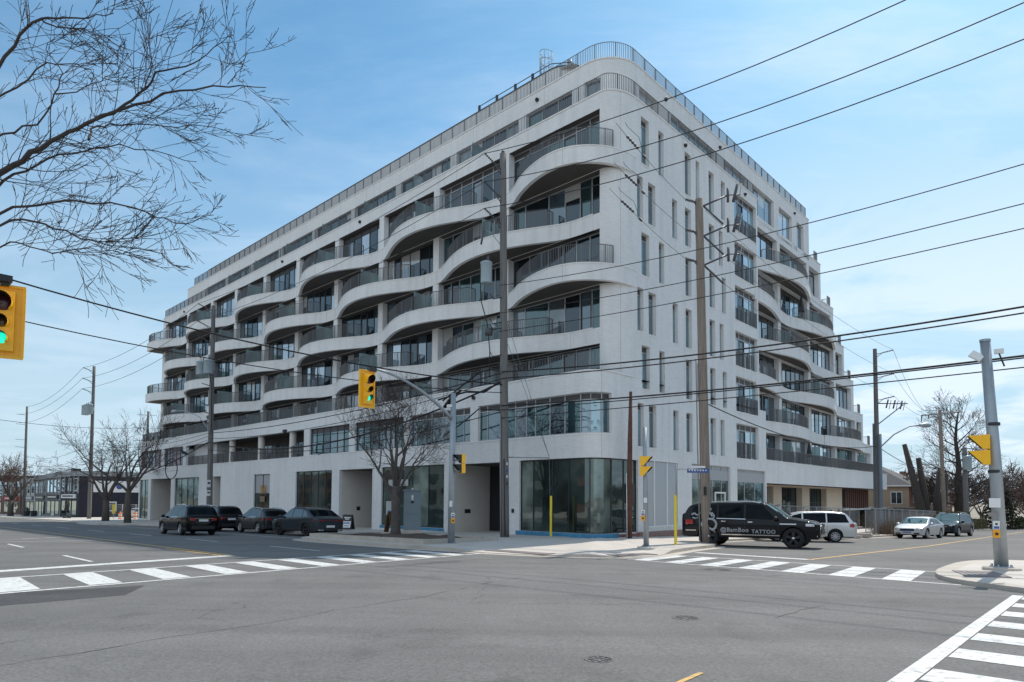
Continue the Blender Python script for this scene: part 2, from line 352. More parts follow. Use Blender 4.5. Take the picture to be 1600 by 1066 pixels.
# pavement surface between kerb and the building line
def hk(p):
    h=.13
    for (du,dv,r) in DROPS:
        d=math.hypot(p[0]-du,p[1]-dv); h=min(h,.025+(h-.025)*clamp((d-r)/1.2,0,1))
    return h+.006
# strips: main street part fans to (u, -1.75); corner part fans to the building corner
def strip(a,b,A,B,m=None,n=3):
    for k in range(n):
        t0,t1=k/n,(k+1)/n
        def lerp(p,q,t,hp,hq): return PG(p[0]+(q[0]-p[0])*t,p[1]+(q[1]-p[1])*t,hp+(hq-hp)*t)
        mb.face([lerp(a,A,t0,hk(a),walk_h(*A)),lerp(b,B,t0,hk(b),walk_h(*B)),lerp(b,B,t1,hk(b),walk_h(*B)),lerp(a,A,t1,hk(a),walk_h(*A))],m or M_CONC)
for i in range(len(ci)-1):
    a,b=ci[i],ci[i+1]
    def T(p):
        if p[0]>1.: return (p[0],3.)
        if p[1]>2.: return (3.,p[1])
        return (3.,3.)
    strip(a,b,T(a),T(b))
struct(mb.build('pavement'))
# expansion joints as thin dark grooves
mj=MB(); M_JOINT=mat('joint',(.22,.21,.2),.9)
def groove(a,b,w=.02,h=.004):
    ax,ay=a; bx,by=b; l=math.hypot(bx-ax,by-ay); nx,ny=-(by-ay)/l*w/2,(bx-ax)/l*w/2
    n=max(1,int(l/2))
    for k in range(n):
        t0,t1=k/n,(k+1)/n
        q=[]
        for t in (t0,t1): q.append((ax+(bx-ax)*t,ay+(by-ay)*t))
        def hs(p):
            # sample the pavement strip height: between kerb and far edge
            if p[0]>1.: vk=-11.8 if p[0]<12 else (-7.0 if p[0]<46 else -9.2); t=clamp((p[1]-vk)/(3-vk),0,1); return .136+(walk_h(0,3.)-.136)*t
            return .15+.09*clamp((p[0]+7)/10,0,1)
        mj.face([PG(q[0][0]+nx,q[0][1]+ny,hs(q[0])+h),PG(q[1][0]+nx,q[1][1]+ny,hs(q[1])+h),PG(q[1][0]-nx,q[1][1]-ny,hs(q[1])+h),PG(q[0][0]-nx,q[0][1]-ny,hs(q[0])+h)],M_JOINT)
for k in range(1,28): 
    u=12.5+k*1.9; groove((u,-6.7),(u,-2.))
for k in range(0,5): groove((1.4+k*2.2,-5.6),(1.4+k*2.2,-2.0))
groove((13,-4.4),(64,-4.4)); groove((1.2,-3.9),(13,-3.9))
struct(mj.build('pavement_joints'))
# island at the right corner
ISL=[(-34,-12.55),(-20,-12.55),(-17.9,-12.4),(-16.9,-11.55),(-16.2,-10.9),(-15.7,-9.9),(-15.4,-8.4),(-15.3,-6.4),(-15.25,-4.2),(-15.5,-2.6),(-16.1,-1.7),(-17.2,-1.3),(-34,-1.2)]
mi_=MB(); ic=smooth_poly(ISL,2); ii=kerb(mi_,ic,-1,.10,None,.42); struct(mi_.build('kerb'))
mb=MB()
for i in range(len(ii)-1):
    a,b=ii[i],ii[i+1]; c=(-24,-7)
    ha=hb=.106
    mid=lambda p:(p[0]+(c[0]-p[0])*.18,p[1]+(c[1]-p[1])*.18)
    mb.face([PG(*a,ha),PG(*b,hb),PG(*mid(b),.14),PG(*mid(a),.14)],M_CONC); mb.face([PG(*mid(a),.14),PG(*mid(b),.14),PG(*c,.15)],M_CONC)
mb.face([PG(*ii[0],.106),PG(*ii[-1],.106),PG(-24,-7,.15)],M_CONC)
struct(mb.build('pavement'))
# near corner where the photographer stands
nb=MB(); 
NC=[(190,-27.8),(1,-27.8),(-3.5,-28.2),(-6,-30.2),(-7,-33.5),(-7,-60)]
c=smooth_poly(NC,2); ii=kerb(nb,c,-1,.13,None,.2); struct(nb.build('kerb'))
mb=MB()
for i in range(len(ii)-1):
    a,b=ii[i],ii[i+1]; T=lambda p:(p[0]+4,-60) if p[1]>-59 else (p[0]+4,-60.5)
    mb.face([PG(*a,.136),PG(*b,.136),PG(*T(b),.15),PG(*T(a),.15)],M_CONC)
struct(mb.build('pavement'))
nb=MB(); NC2=[(-17,-60),(-17,-33),(-17.6,-29.6),(-19.5,-27.9),(-23,-27.5),(-70,-27.5)]
c=smooth_poly(NC2,2); ii=kerb(nb,c,-1,.13,[(-19.5,-28,2.5)],.2); struct(nb.build('kerb'))
mb=MB()
for i in range(len(ii)-1):
    a,b=ii[i],ii[i+1]; T=lambda p:(-70,-60)
    mb.face([PG(*a,.12),PG(*b,.12),PG(*T(b),.15)],M_CONC)
struct(mb.build('pavement'))
# tactile plates
def plate(c,w,d,a,h):
    mbp=MB(); ca,sa=math.cos(a),math.sin(a); q=[(-w/2,-d/2),(w/2,-d/2),(w/2,d/2),(-w/2,d/2)]
    hh=(h if callable(h) else (lambda a,b:h)); QQ=lambda x,y,e=0.:PG(c[0]+x*ca-y*sa,c[1]+x*sa+y*ca,hh(c[0]+x*ca-y*sa,c[1]+x*sa+y*ca)+e); pts=[QQ(x,y) for x,y in q]; mbp.face(pts,M_TACT)
    for p_ in range(4): mbp.face([pts[p_],pts[(p_+1)%4],pts[(p_+1)%4]-Vector((0,0,.02)),pts[p_]-Vector((0,0,.02))],M_TACT)
    nx,ny=int(w/.13),int(d/.13)
    for i in range(nx):
        for j in range(ny):
            x=-w/2+.065+i*.13; y=-d/2+.065+j*.13; o=QQ(x,y); mbp.lathe(o,[(.028,0),(.02,.008),(0,.01)],M_TACT,6)
    return mbp.build('tactile_plate')
for c,w,d,a,h,l in [((-3.0,-10.85),3.0,.6,.02,lambda u,v:.052+.025*(v+11.3),'dark tactile paving plate at the kerb ramp beside the left crosswalk'),((-6.45,-8.7),.6,2.0,.15,lambda u,v:.052+.025*(u+6.9),'dark tactile paving plate at the ramp below the low pedestrian signal pole'),((-16.45,-9.15),.85,1.9,-.30,lambda u,v:.118+.023*clamp(-15.9-u,0,1.5),'large dark tactile plate on the right hand corner island'),((-18.5,-11.6),1.8,.5,.0,lambda u,v:.119+.02*clamp(v+12,0,1.5),'brown tactile strip at the kerb of the right corner island')]:
    tag(plate(c,w,d,a,h),l,'tactile paving','tactile plates at the kerb ramps')
# --- road markings
mw=MB()
def stripe(mb,a,b,w,m,h=.006,n=None):
    ax,ay=a; bx,by=b; l=math.hypot(bx-ax,by-ay); nx,ny=-(by-ay)/l*w/2,(bx-ax)/l*w/2; n=n or max(1,int(l/10))
    for k in range(n):
        t0,t1=k/n,(k+1)/n; p=(ax+(bx-ax)*t0,ay+(by-ay)*t0); q=(ax+(bx-ax)*t1,ay+(by-ay)*t1)
        mb.face([PG(p[0]+nx,p[1]+ny,h),PG(q[0]+nx,q[1]+ny,h),PG(q[0]-nx,q[1]-ny,h),PG(p[0]-nx,p[1]-ny,h)],m)
# left crosswalk (across the main street)
lo=lambda v:-4.95+(v+26)*.195; hi=lambda v:-2.05+(v+26)*.21
stripe(mw,(lo(-28),-27.6),(lo(-12),-12.05),.14,M_WHITE); stripe(mw,(hi(-28),-27.6),(hi(-12),-12.15),.14,M_WHITE)
v=-27.33
while v<-12.6:
    w=.62
    mw.face([PG(lo(v)+.1,v-.10,.0045),PG(hi(v)-.1,v+.05,.0045),PG(hi(v+.6)-.1,v+.05+.6,.0045),PG(lo(v+.6)+.1,v-.10+.6,.0045)],M_WHITE); v+=1.4
mw2=MB()
stripe(mw2,(-.75,-27.3),(1.95,-19.15),.5,M_WHITE)
# crosswalk over the side street
stripe(mw,(-7.3,-10.35),(-16.4,-11.3),.13,M_WHITE); stripe(mw,(-7.3,-7.1),(-15.4,-7.75),.13,M_WHITE)
u=-7.5
while u>-15.3:
    k=(u+7.1)/-9.2; mw.face([PG(u,-10.4-.9*k,.0045),PG(u-.6,-10.45-.9*k,.0045),PG(u-.25,-7.2-.6*k,.0045),PG(u+.35,-7.15-.6*k,.0045)],M_WHITE); u-=1.22
stripe(mw2,(-6.9,-4.9),(-11.4,-5.5),.42,M_WHITE)
# crosswalk at the right, over the main street
stripe(mw,(-17.5,-12.7),(-17.5,-27.2),.17,M_WHITE); stripe(mw,(-21.3,-12.8),(-21.3,-27.2),.17,M_WHITE)
v=-26.7
while v<-13.2: mw.face([PG(-17.6,v,.0045),PG(-21.2,v,.0045),PG(-21.2,v+.6,.0045),PG(-17.6,v+.6,.0045)],M_WHITE); v+=1.33
struct(mw.build('crosswalk_markings'))
# lane dashes
for k in range(0,16):
    u0=1.8+k*9.; stripe(mw2,(u0,-23.05),(u0+3.3,-23.0),.12,M_WHITE)
    u0=2.6+k*9.; stripe(mw2,(u0,-15.6),(u0+4.0,-15.55),.12,M_WHITE)
stripe(mw2,(13,-10.9),(46,-10.9),.12,M_WHITE,n=6)
stripe(mw2,(19.3,-21.7),(19.8,-20.9),.16,M_WHITE); stripe(mw2,(20.1,-20.6),(20.8,-19.7),.16,M_WHITE)
stripe(mw2,(-24,-19.4),(-45,-19.4),.12,M_WHITE)
stripe(mw2,(16,-19.2),(16,-26.8),.12,M_WHITE)
struct(mw2.build('lane_markings'))
my=MB(); stripe(my,(2.1,-19.05),(150,-18.0),.12,M_YEL,n=20); stripe(my,(2.1,-19.35),(7.2,-19.33),.12,M_YEL)
stripe(my,(-11.3,-5.7),(-11.8,10.3),.12,M_YEL); stripe(my,(-11.8,10.3),(-11.2,60),.12,M_YEL)
stripe(my,(-16.13,-23.05),(-16.1,-22.55),.05,M_YEL)
struct(my.build('centre_line'))
mp=MB()
mp.face([PG(-4.75,-27.7,.003),PG(-6.9,-27.7,.003),PG(-6.6,-24.6,.003),PG(-5.3,-23.9,.003)],M_PATCH)
# long irregular seams, as thin tarred lines
rk=random.Random(12); M_TAR=mat('tar_seam',(.062,.060,.058),.8)
def seam(pts,w):
    Q=[]
    for a,b in zip(pts[:-1],pts[1:]):
        l=math.hypot(b[0]-a[0],b[1]-a[1]); n=max(2,int(l/.35))
        for k in range(n): Q.append((a[0]+(b[0]-a[0])*k/n+rk.uniform(-.05,.05),a[1]+(b[1]-a[1])*k/n+rk.uniform(-.05,.05)))
    for a,b in zip(Q[:-1],Q[1:]):
        l=math.hypot(b[0]-a[0],b[1]-a[1]); ww=w*rk.uniform(.5,1.3)
        if rk.random()<.12: continue
        nx,ny=-(b[1]-a[1])/l*ww,(b[0]-a[0])/l*ww; mp.face([PG(a[0]+nx,a[1]+ny,.004),PG(b[0]+nx,b[1]+ny,.004),PG(b[0]-nx,b[1]-ny,.004),PG(a[0]-nx,a[1]-ny,.004)],M_TAR)
seam([(-11.4,-27.0),(-11.05,-25.6),(-10.8,-24.1),(-10.4,-22.5),(-10.2,-21.2),(-9.3,-18.5),(-8.9,-16.8)],.007)
seam([(-15.3,-18.8),(-15.35,-16.6)],.006)
struct(mp.build('road_patch'))
# manholes and rings sprayed or sunk in the road
def manhole(u,v,r,lbl):
    m_=MB(); o=PG(u,v,0); M_IR=mat('cast_iron',(.13,.125,.12),.85,.1,var=.2,vscale=8)
    m_.lathe(o,[(r*1.12,.002),(r*1.12,.006),(r,.006),(r,.003),(0,.004)],M_IR,20)
    for a in range(8): 
        aa=a*math.pi/4; m_.box((o.x+math.cos(aa)*r*.55,o.y+math.sin(aa)*r*.55,o.z+.007),r*.5,.03,.006,M_IR,aa)
    tag(m_.build('manhole_cover',origin=o),lbl,'manhole cover','round iron covers in the road')
manhole(-14.44,-19.76,.17,'small round iron cover in the middle of the intersection, behind the other one')
manhole(-15.11,-22.78,.13,'small round iron cover near the bottom middle of the intersection')
manhole(-11.1,-11.9,.4,'round iron cover just before the bars of the right hand crosswalk')
# verges and lawns beside the side street
mb=MB(); rect_grid(mb,-6.2,3,40,110,.05,M_GRASS); struct(mb.build('lawn'))
mb=MB()
for v0,v1 in ((60,64),(75,79)): rect_grid(mb,-6.4,6,v0,v1,.075,M_CONC)
struct(mb.build('path'))
mb=MB(); rect_grid(mb,-6.2,6,14,40,.03,M_DIRT); struct(mb.build('bare_ground'))
# ================================================================ THE APARTMENT BUILDING
M_BRICK=brick_mat('white_brick',(.79,.785,.775),(.73,.725,.715),(.68,.675,.665),var=.045,streak=.09)
M_PRE=brick_mat('white_brick_fascia',(.79,.785,.775),(.74,.735,.725),(.69,.685,.675),var=.05,streak=.14)
M_COPE=mat('stone_coping',(.80,.785,.765),.8,var=.05,vscale=1.2)
M_STUC=mat('column_render',(.68,.64,.59),.85,var=.06,vscale=1.5)
M_TAN=mat('tan_render',(.66,.56,.44),.85,var=.06,vscale=1.)
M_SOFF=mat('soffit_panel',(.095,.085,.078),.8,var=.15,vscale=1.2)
M_FRAME=mat('window_frame',(.42,.43,.44),.45,.3)
M_DARKF=mat('dark_frame',(.035,.037,.04),.45,.3)
M_RAIL=mat('railing_metal',(.155,.15,.15),.5,.35)
M_SPAN=mat('grey_spandrel',(.06,.053,.052),.5,.2)
M_SPAN2=mat('light_spandrel',(.40,.40,.41),.5,.2)
M_ROOFS=mat('roof_surface',(.35,.34,.33),.9)
GL=[glass_mat('pane_dark',(.010,.014,.017),(.74,.90,1.),.05),glass_mat('pane_blue',(.045,.07,.09),(.78,.93,1.),.12),glass_mat('pane_curtain',(.12,.145,.16),(.85,.95,1.),.09),glass_mat('pane_teal',(.02,.045,.05),(.70,.93,.97),.09)]
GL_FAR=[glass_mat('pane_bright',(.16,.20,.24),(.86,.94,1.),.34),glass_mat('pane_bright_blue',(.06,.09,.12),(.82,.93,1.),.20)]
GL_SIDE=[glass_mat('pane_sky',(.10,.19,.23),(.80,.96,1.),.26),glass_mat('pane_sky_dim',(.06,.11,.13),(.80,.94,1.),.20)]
GL_SHOP=glass_mat('shop_glass',(.034,.048,.045),(.74,.86,.84),.07,vscale=.35,var=.8)
GL_SHOP2=glass_mat('shop_glass_lit',(.12,.15,.135),(.74,.86,.84),.07,vscale=.5,var=.7)
GL_BLIND=glass_mat('pane_blind',(.40,.40,.385),(.85,.95,1.),.10,vscale=.2,var=.1)
M_SCREEN=glass_mat('frosted_screen',(.30,.42,.42),(.8,.95,1.),.10,rough=.25,vscale=.3,var=.12)
def _see(m,f):
    n,L=nodes_of(m); out=n['Material Output']; src=out.inputs[0].links[0].from_socket; t_=n.new('ShaderNodeBsdfTransparent'); t_.inputs[0].default_value=(.75,.9,.88,1); x=n.new('ShaderNodeMixShader'); x.inputs[0].default_value=f; L.new(t_.outputs[0],x.inputs[1]); L.new(src,x.inputs[2]); L.new(x.outputs[0],out.inputs[0])
_see(M_SCREEN,.62)
class Path:
    def __init__(s,pts,s0):
        s.p=[Vector((a,b)) for a,b in pts]; s.s=[s0]
        for a,b in zip(s.p[:-1],s.p[1:]): s.s.append(s.s[-1]+(b-a).length)
    def at(s,x):
        import bisect
        i=clamp(bisect.bisect_right(s.s,x)-1,0,len(s.p)-2); a,b=s.p[i],s.p[i+1]; L=(b-a).length; t=(x-s.s[i])/L
        d=(b-a)/L; q=a+d*(x-s.s[i])
        return q,d
    def pt(s,x,depth,z):
        """depth>0 goes into the building"""
        q,d=s.at(x); n=Vector((d.y,-d.x))   # travelling -u along the left front, inward is +v
        return P(q.x+n.x*depth,q.y+n.y*depth,z)
    def knots(s,a,b):
        return [x for i,x in enumerate(s.s) if a+1e-4<x<b-1e-4]
def uniq(l):
    l=sorted(l); o=[l[0]]
    for x in l[1:]:
        if x-o[-1]>1e-4: o.append(x)
    return o
def wall(mb,path,s0,s1,z0,z1,holes,m,depth=.28,rm=None):
    rm=rm or m
    S=uniq([s0,s1]+path.knots(s0,s1)+[x for h in holes for x in (h[0],h[1]) if s0<=x<=s1]); Z=uniq([z0,z1]+[x for h in holes for x in (h[2],h[3]) if z0<=x<=z1])
    for i in range(len(S)-1):
        a,b=S[i],S[i+1]; c=(a+b)/2; run=None
        for j in range(len(Z)-1):
            zc=(Z[j]+Z[j+1])/2
            solid=not any(h[0]<c<h[1] and h[2]<zc<h[3] for h in holes)
            if solid: mb.face([path.pt(a+1e-6,0,Z[j]),path.pt(b-1e-6,0,Z[j]),path.pt(b-1e-6,0,Z[j+1]),path.pt(a+1e-6,0,Z[j+1])],m,[(a,Z[j]),(b,Z[j]),(b,Z[j+1]),(a,Z[j+1])])
    for h in holes:
        a,b,c,d=h[:4]; dp=h[4] if len(h)>4 else depth
        for x,sg in ((a,1e-5),(b,-1e-5)):
            mb.face([path.pt(x+sg,0,c),path.pt(x+sg,dp,c),path.pt(x+sg,dp,d),path.pt(x+sg,0,d)],rm,[(0,c),(dp,c),(dp,d),(0,d)])
        K=uniq([a,b]+path.knots(a,b))
        for k in range(len(K)-1):
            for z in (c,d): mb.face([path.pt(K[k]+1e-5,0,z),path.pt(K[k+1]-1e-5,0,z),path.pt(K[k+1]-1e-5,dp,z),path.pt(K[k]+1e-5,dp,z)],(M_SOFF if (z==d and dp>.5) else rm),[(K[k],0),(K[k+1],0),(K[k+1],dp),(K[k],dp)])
def pbar(mb,path,s0,s1,z0,z1,d0,d1,m):
    """bar following the wall path; depths d0..d1 (negative = proud of the wall)"""
    K=uniq([s0,s1]+path.knots(s0,s1))
    for k in range(len(K)-1):
        a,b=K[k]+1e-6,K[k+1]-1e-6
        q=[[path.pt(x,dd,z) for dd in (d0,d1) for z in (z0,z1)] for x in (a,b)]
        A,B=q
        mb.face([A[0],B[0],B[1],A[1]],m,[(a,z0),(b,z0),(b,z1),(a,z1)]); mb.face([A[2],B[2],B[3],A[3]],m,[(a,z0),(b,z0),(b,z1),(a,z1)])
        mb.face([A[1],B[1],B[3],A[3]],m); mb.face([A[0],B[0],B[2],A[2]],m)
        if k==0: mb.face([A[0],A[1],A[3],A[2]],m)
        if k==len(K)-2: mb.face([B[0],B[1],B[3],B[2]],m)
def arc(cu,cv,a,b,t0,t1,n):
    return [(cu+a*math.cos(t0+(t1-t0)*i/n),cv+b*math.sin(t0+(t1-t0)*i/n)) for i in range(n+1)]
PI=math.pi
bld=thing('apartment_building',P(0,0,G(0,0)),'white brick apartment block with curved wave balconies filling the street corner','apartment building')
win_count=0; BR=random.Random(5)
def window(path,s0,s1,z0,z1,inset,parent,muls=(),trans=None,name='window',fm=None,glass=None,door=None,panes=None,tm=None,bar=.055,rng=random,sill=False):
    """frame + glass; muls: fractions for mullions; trans: height of a transom above z0"""
    global win_count; win_count+=1
    fm=fm or M_FRAME; fb=MB(); d0,d1=inset,inset+.07
    pbar(fb,path,s0,s0+bar,z0,z1,d0,d1,fm); pbar(fb,path,s1-bar,s1,z0,z1,d0,d1,fm)
    pbar(fb,path,s0+bar,s1-bar,z0,z0+bar,d0,d1,fm); pbar(fb,path,s0+bar,s1-bar,z1-bar,z1,d0,d1,fm)
    X=[s0+bar]+[s0+(s1-s0)*f for f in muls]+[s1-bar]
    for f in muls: x=s0+(s1-s0)*f; pbar(fb,path,x-bar/2,x+bar/2,z0+bar,z1-bar,d0,d1,fm)
    top=z1-bar
    if trans:
        pbar(fb,path,s0+bar,s1-bar,z0+trans-bar/2,z0+trans+bar/2,d0-.004,d1+.004,fm)
    if door is not None:
        # a sash with its own heavier dark frame
        for dd in door:
            a,b=X[dd],X[dd+1]; zt=z0+trans if trans else z1
            for (p0,p1,q0,q1) in ((a+.03,a+.10,z0+.06,zt-.05),(b-.10,b-.03,z0+.06,zt-.05),(a+.1,b-.1,zt-.13,zt-.05),(a+.1,b-.1,z0+.06,z0+.2)):
                pbar(fb,path,p0,p1,q0,q1,d0-.012,d0+.03,M_DARKF)
    f=fb.build(name,parent)
    if sill: q_=MB(); pbar(q_,path,s0-.03,s1+.03,z0-.06,z0-.001,-.03,.24,M_COPE); q_.build('sill',f)
    gb=MB(); zt=z0+trans if trans else None
    for i in range(len(X)-1):
        g=(panes[i%len(panes)] if panes else (glass or rng.choice((GL[0],GL[0],GL[0],GL[1],GL[3],GL[3],GL[2]))))
        K=uniq([X[i],X[i+1]]+path.knots(X[i],X[i+1]))
        for k in range(len(K)-1):
            a,b=K[k],K[k+1]
            if zt:
                gb.face([path.pt(a,inset+.035,z0),path.pt(b,inset+.035,z0),path.pt(b,inset+.035,zt),path.pt(a,inset+.035,zt)],g)
                gb.face([path.pt(a,inset+.035,zt),path.pt(b,inset+.035,zt),path.pt(b,inset+.035,z1),path.pt(a,inset+.035,z1)],tm or M_SPAN)
            else:
                zs=z1
                if k==0: zb_=z1-(z1-z0)*BR.uniform(.12,.62) if (name=='window' and BR.random()<.16) else z1
                if zb_<z1-.01: gb.face([path.pt(a,inset+.035,zb_),path.pt(b,inset+.035,zb_),path.pt(b,inset+.035,z1),path.pt(a,inset+.035,z1)],GL_BLIND)
                gb.face([path.pt(a,inset+.035,z0),path.pt(b,inset+.035,z0),path.pt(b,inset+.035,zb_),path.pt(a,inset+.035,zb_)],g)
    gb.build('pane',f)
    return f
def railing(pl,parent,h=1.05,step=.115,name='railing',post_every=1.25,z=None,rm=None):
    """pl: list of 3-D points along the foot of the railing"""
    rm=rm or M_RAIL; mb=MB(); Ls=[0]
    for a,b in zip(pl[:-1],pl[1:]): Ls.append(Ls[-1]+(b-a).length)
    tot=Ls[-1]
    def at(d):
        for i in range(len(pl)-1):
            if d<=Ls[i+1]+1e-9:
                t=(d-Ls[i])/max(1e-9,Ls[i+1]-Ls[i]); return pl[i].lerp(pl[i+1],t),(pl[i+1]-pl[i]).normalized()
        return pl[-1],(pl[-1]-pl[-2]).normalized()
    up=Vector((0,0,1))
    for zz,r in ((h,.024),(.09,.016)):
        mb.tube([p+up*zz for p in pl],r,rm,4,True,False)
    n=max(2,int(tot/step)); pe=max(1,int(round(post_every/step)))
    for i in range(n+1):
        p,d=at(tot*i/n); post=(i%pe==0) or i==n
        w=.026 if post else .0115; q=Vector((-d.y,d.x,0)).normalized()
        a=[p+d*w+q*w,p-d*w+q*w,p-d*w-q*w,p+d*w-q*w]; z0=0. if post else .09; z1=h
        vs=[x+up*z0 for x in a]+[x+up*z1 for x in a]
        mb.faces(vs,[(0,1,5,4),(1,2,6,5),(2,3,7,6),(3,0,4,7)],rm)
    return mb.build(name,parent)
# ---- paths
UL=67.9                                     # left end of the upper storeys
PATH_UP=Path([(UL,0)]+[(1.15,0)]+arc(1.15,2.0,1.15,2.0,-PI/2,-PI,10)[1:]+[(0,18.05)]+arc(.55,18.05,.55,.6,PI,PI/2,6)[1:]+[(1.1,18.65)],-UL)
# left front: s=-u ; right front: s = SR + v
def s_of(path,u=None,v=None,tol=None):
    for i in range(len(path.p)-1):
        a,b=path.p[i],path.p[i+1]
        if v is not None and abs(a.x-b.x)<1e-6 and min(a.y,b.y)-1e-6<=v<=max(a.y,b.y)+1e-6: return path.s[i]+abs(v-a.y)
    raise ValueError
SRU=s_of(PATH_UP,v=3.)-3.
UPOD=69.3
PATH_POD=Path([(UPOD,-1.75),(1.1,-1.75)]+arc(1.1,-.35,1.1,1.4,-PI/2,-PI,10)[1:]+[(0,19.3)],-UPOD)
SRP=s_of(PATH_POD,v=3.)-3.
COP={2:5.06,3:8.27,4:11.42,5:14.62,6:17.72,7:20.97,8:24.42}     # sill / coping heights of the storeys
FD=.88                                      # depth of the balcony fascia
COLS=[8.30,14.92,21.37,27.66,34.12,40.5,46.92,53.0,59.8]
def bays(cols,first,last,half=.30):
    e=[first]+[x for c in cols for x in (c-half,c+half)]+[last]; return [(e[i],e[i+1]) for i in range(0,len(e),2)]
LB=bays(COLS,1.17,67.1)
# ---- upper walls
holesU=[]
for n in (4,5,6,7):
    z0=COP[n]; z1=(COP[n+1]-FD) if n<7 else 23.52
    for a,b in LB: holesU.append((-b,-a,z0,z1,.54))
holesU+= [(-b,-a,8.3,COP[4]-FD,.62) for a,b in LB]
# narrow windows on the right hand front: pattern alternates from storey to storey
NARA=[(2.3,3.12),(4.17,4.76),(7.28,8.03),(8.70,9.17),(10.45,11.18),(12.25,12.83)]
NARB=[(1.88,2.48),(3.02,3.80),(5.71,6.31),(7.27,8.02),(10.42,11.18),(11.86,12.41)]
nar={}
for n in (2,3,4,5,6,7): nar[n]=NARA if n%2 else NARB
BAYR=(14.25,17.92)
for n in (3,4,5,6,7):
    z0=COP[n]; z1=z0+(2.42 if n<7 else 2.68)
    for a,b in nar[n]+[BAYR]:
        if n>3: holesU.append((SRU+a,SRU+b,z0,z1,.26))
wm=MB()
# the left front starts on the podium roof (8.2), the right front grows out of the podium wall (8.75)
wall(wm,PATH_UP,-UL,0.,8.2,COP[8],[h for h in holesU if h[0]<-1.],M_BRICK)
right3=[(SRU+a,SRU+b,COP[3],COP[3]+2.42,.26) for a,b in nar[3]+[BAYR]]
wall(wm,PATH_UP,0.,PATH_UP.s[-1],8.75,COP[8],[h for h in holesU if h[0]>0]+[(a,b,8.75,d,e) for a,b,c,d,e in right3],M_BRICK)
wm.build('wall',bld)
# coping of the eighth floor terrace
cb=MB(); pbar(cb,PATH_UP,-UL-.03,PATH_UP.s[-1],COP[8],COP[8]+.07,-.045,.36,M_COPE)
cb.build('coping',bld)
def pathline(path,s0,s1,depth,z,step=.6):
    n=max(2,int((s1-s0)/step)); K=uniq([s0+(s1-s0)*i/n for i in range(n+1)]+path.knots(s0,s1))
    return [path.pt(x,depth,z) for x in K]
rl=railing(pathline(PATH_UP,-UL+.1,SRU+17.9,.16,COP[8]+.07),bld,1.0,.125)
# windows of the left front
rw=random.Random(3)
MULS=[((.14,.28,.46,.66,.84),.0,[1]),((.16,.33,.50,.62,.82),0.,[2]),((.12,.30,.48,.64,.80),0.,[3]),((.17,.34,.52,.70,.86),0.,[1])]
for n in (3,4,5,6,7):
    z0=COP[n] if n>3 else 8.3; z1=(COP[n+1]-FD) if n<7 else 23.52
    for i,(a,b) in enumerate(LB):
        mu,_,dr=MULS[(i*3+n)%4]
        if a<2: mu,dr=((.15,.42,.60,.76,.88),[4]) if n%2==0 else ((.2,.42,.58,.72,.86),[3])
        fr=M_FRAME if i<2 else M_DARKF
        pn=None
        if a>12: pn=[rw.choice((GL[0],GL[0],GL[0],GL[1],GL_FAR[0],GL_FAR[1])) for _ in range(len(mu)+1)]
        window(PATH_UP,-b,-a,z0,z1,.42,bld,mu,(z1-z0-.42) if n==7 else None,'window',fr,door=dr,rng=rw,panes=pn)
# right front windows
for n in (2,3,4,5,6,7):
    z0=COP[n]; z1=z0+(2.38 if n==2 else (2.42 if n<7 else 2.68)); pth,sr=(PATH_UP,SRU) if n>3 else (PATH_POD,SRP)
    for j,(a,b) in enumerate(nar[n]):
        if n==3:
            # straddles the podium / upper wall joint: same plane, one window
            pth,sr=PATH_UP,SRU
        window(pth,sr+a,sr+b,z0,z1,.19,bld,(),z1-z0-.36,'narrow_window',M_FRAME,glass=GL_SIDE[(j+n)%2],bar=.045,tm=M_SPAN,sill=True)
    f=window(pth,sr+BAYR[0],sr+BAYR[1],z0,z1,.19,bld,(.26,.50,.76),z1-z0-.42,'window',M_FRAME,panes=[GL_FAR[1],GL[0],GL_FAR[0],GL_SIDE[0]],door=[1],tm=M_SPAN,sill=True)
    off=[0,.55][n%2]
    q0=sr+BAYR[0]+.02+off; railing([pth.pt(q0,.03,z0+.02),pth.pt(q0+3.05,.03,z0+.02)],f,1.08,.11,'juliet_railing',.62)
# ---- eighth floor, set back
PATH_8=Path([(64.4,1.5),(3.3,1.5)]+arc(3.3,3.7,2.2,2.2,-PI/2,-PI,10)[1:]+[(1.1,32.4)],-64.4)
SR8=s_of(PATH_8,v=5.)-5.
Z8=27.75
h8=[(-b,-a,24.48,26.66,.3) for a,b in [(2.3,3.35),(4.25,7.95)]+bays([14.92,21.37,27.66,34.12,40.5,46.92,53.0],8.65,58.5,.33)]
h8r=[(3.9,5.8),(7.6,13.6),(15.2,19.0),(20.2,24.2),(25.3,28.2),(29.4,31.0)]
for a,b in h8r: h8.append((SR8+a,SR8+b,24.48 if a<18 else 24.2,26.66,.25))
wm=MB(); wall(wm,PATH_8,-64.4,PATH_8.s[-1],24.0,Z8,h8,M_BRICK); 
wm.face([P(64.4,1.5,24.),P(64.4,14,24.),P(64.4,14,Z8),P(64.4,1.5,Z8)],M_BRICK,[(0,24),(12,24),(12,Z8),(0,Z8)])
wm.build('wall',bld)
cb=MB(); pbar(cb,PATH_8,-64.45,PATH_8.s[-1]+.04,Z8,Z8+.07,-.045,.36,M_COPE); cb.build('coping',bld)
railing(pathline(PATH_8,-62.8,PATH_8.s[-1]-.2,.2,Z8+.07),bld,1.05,.125)
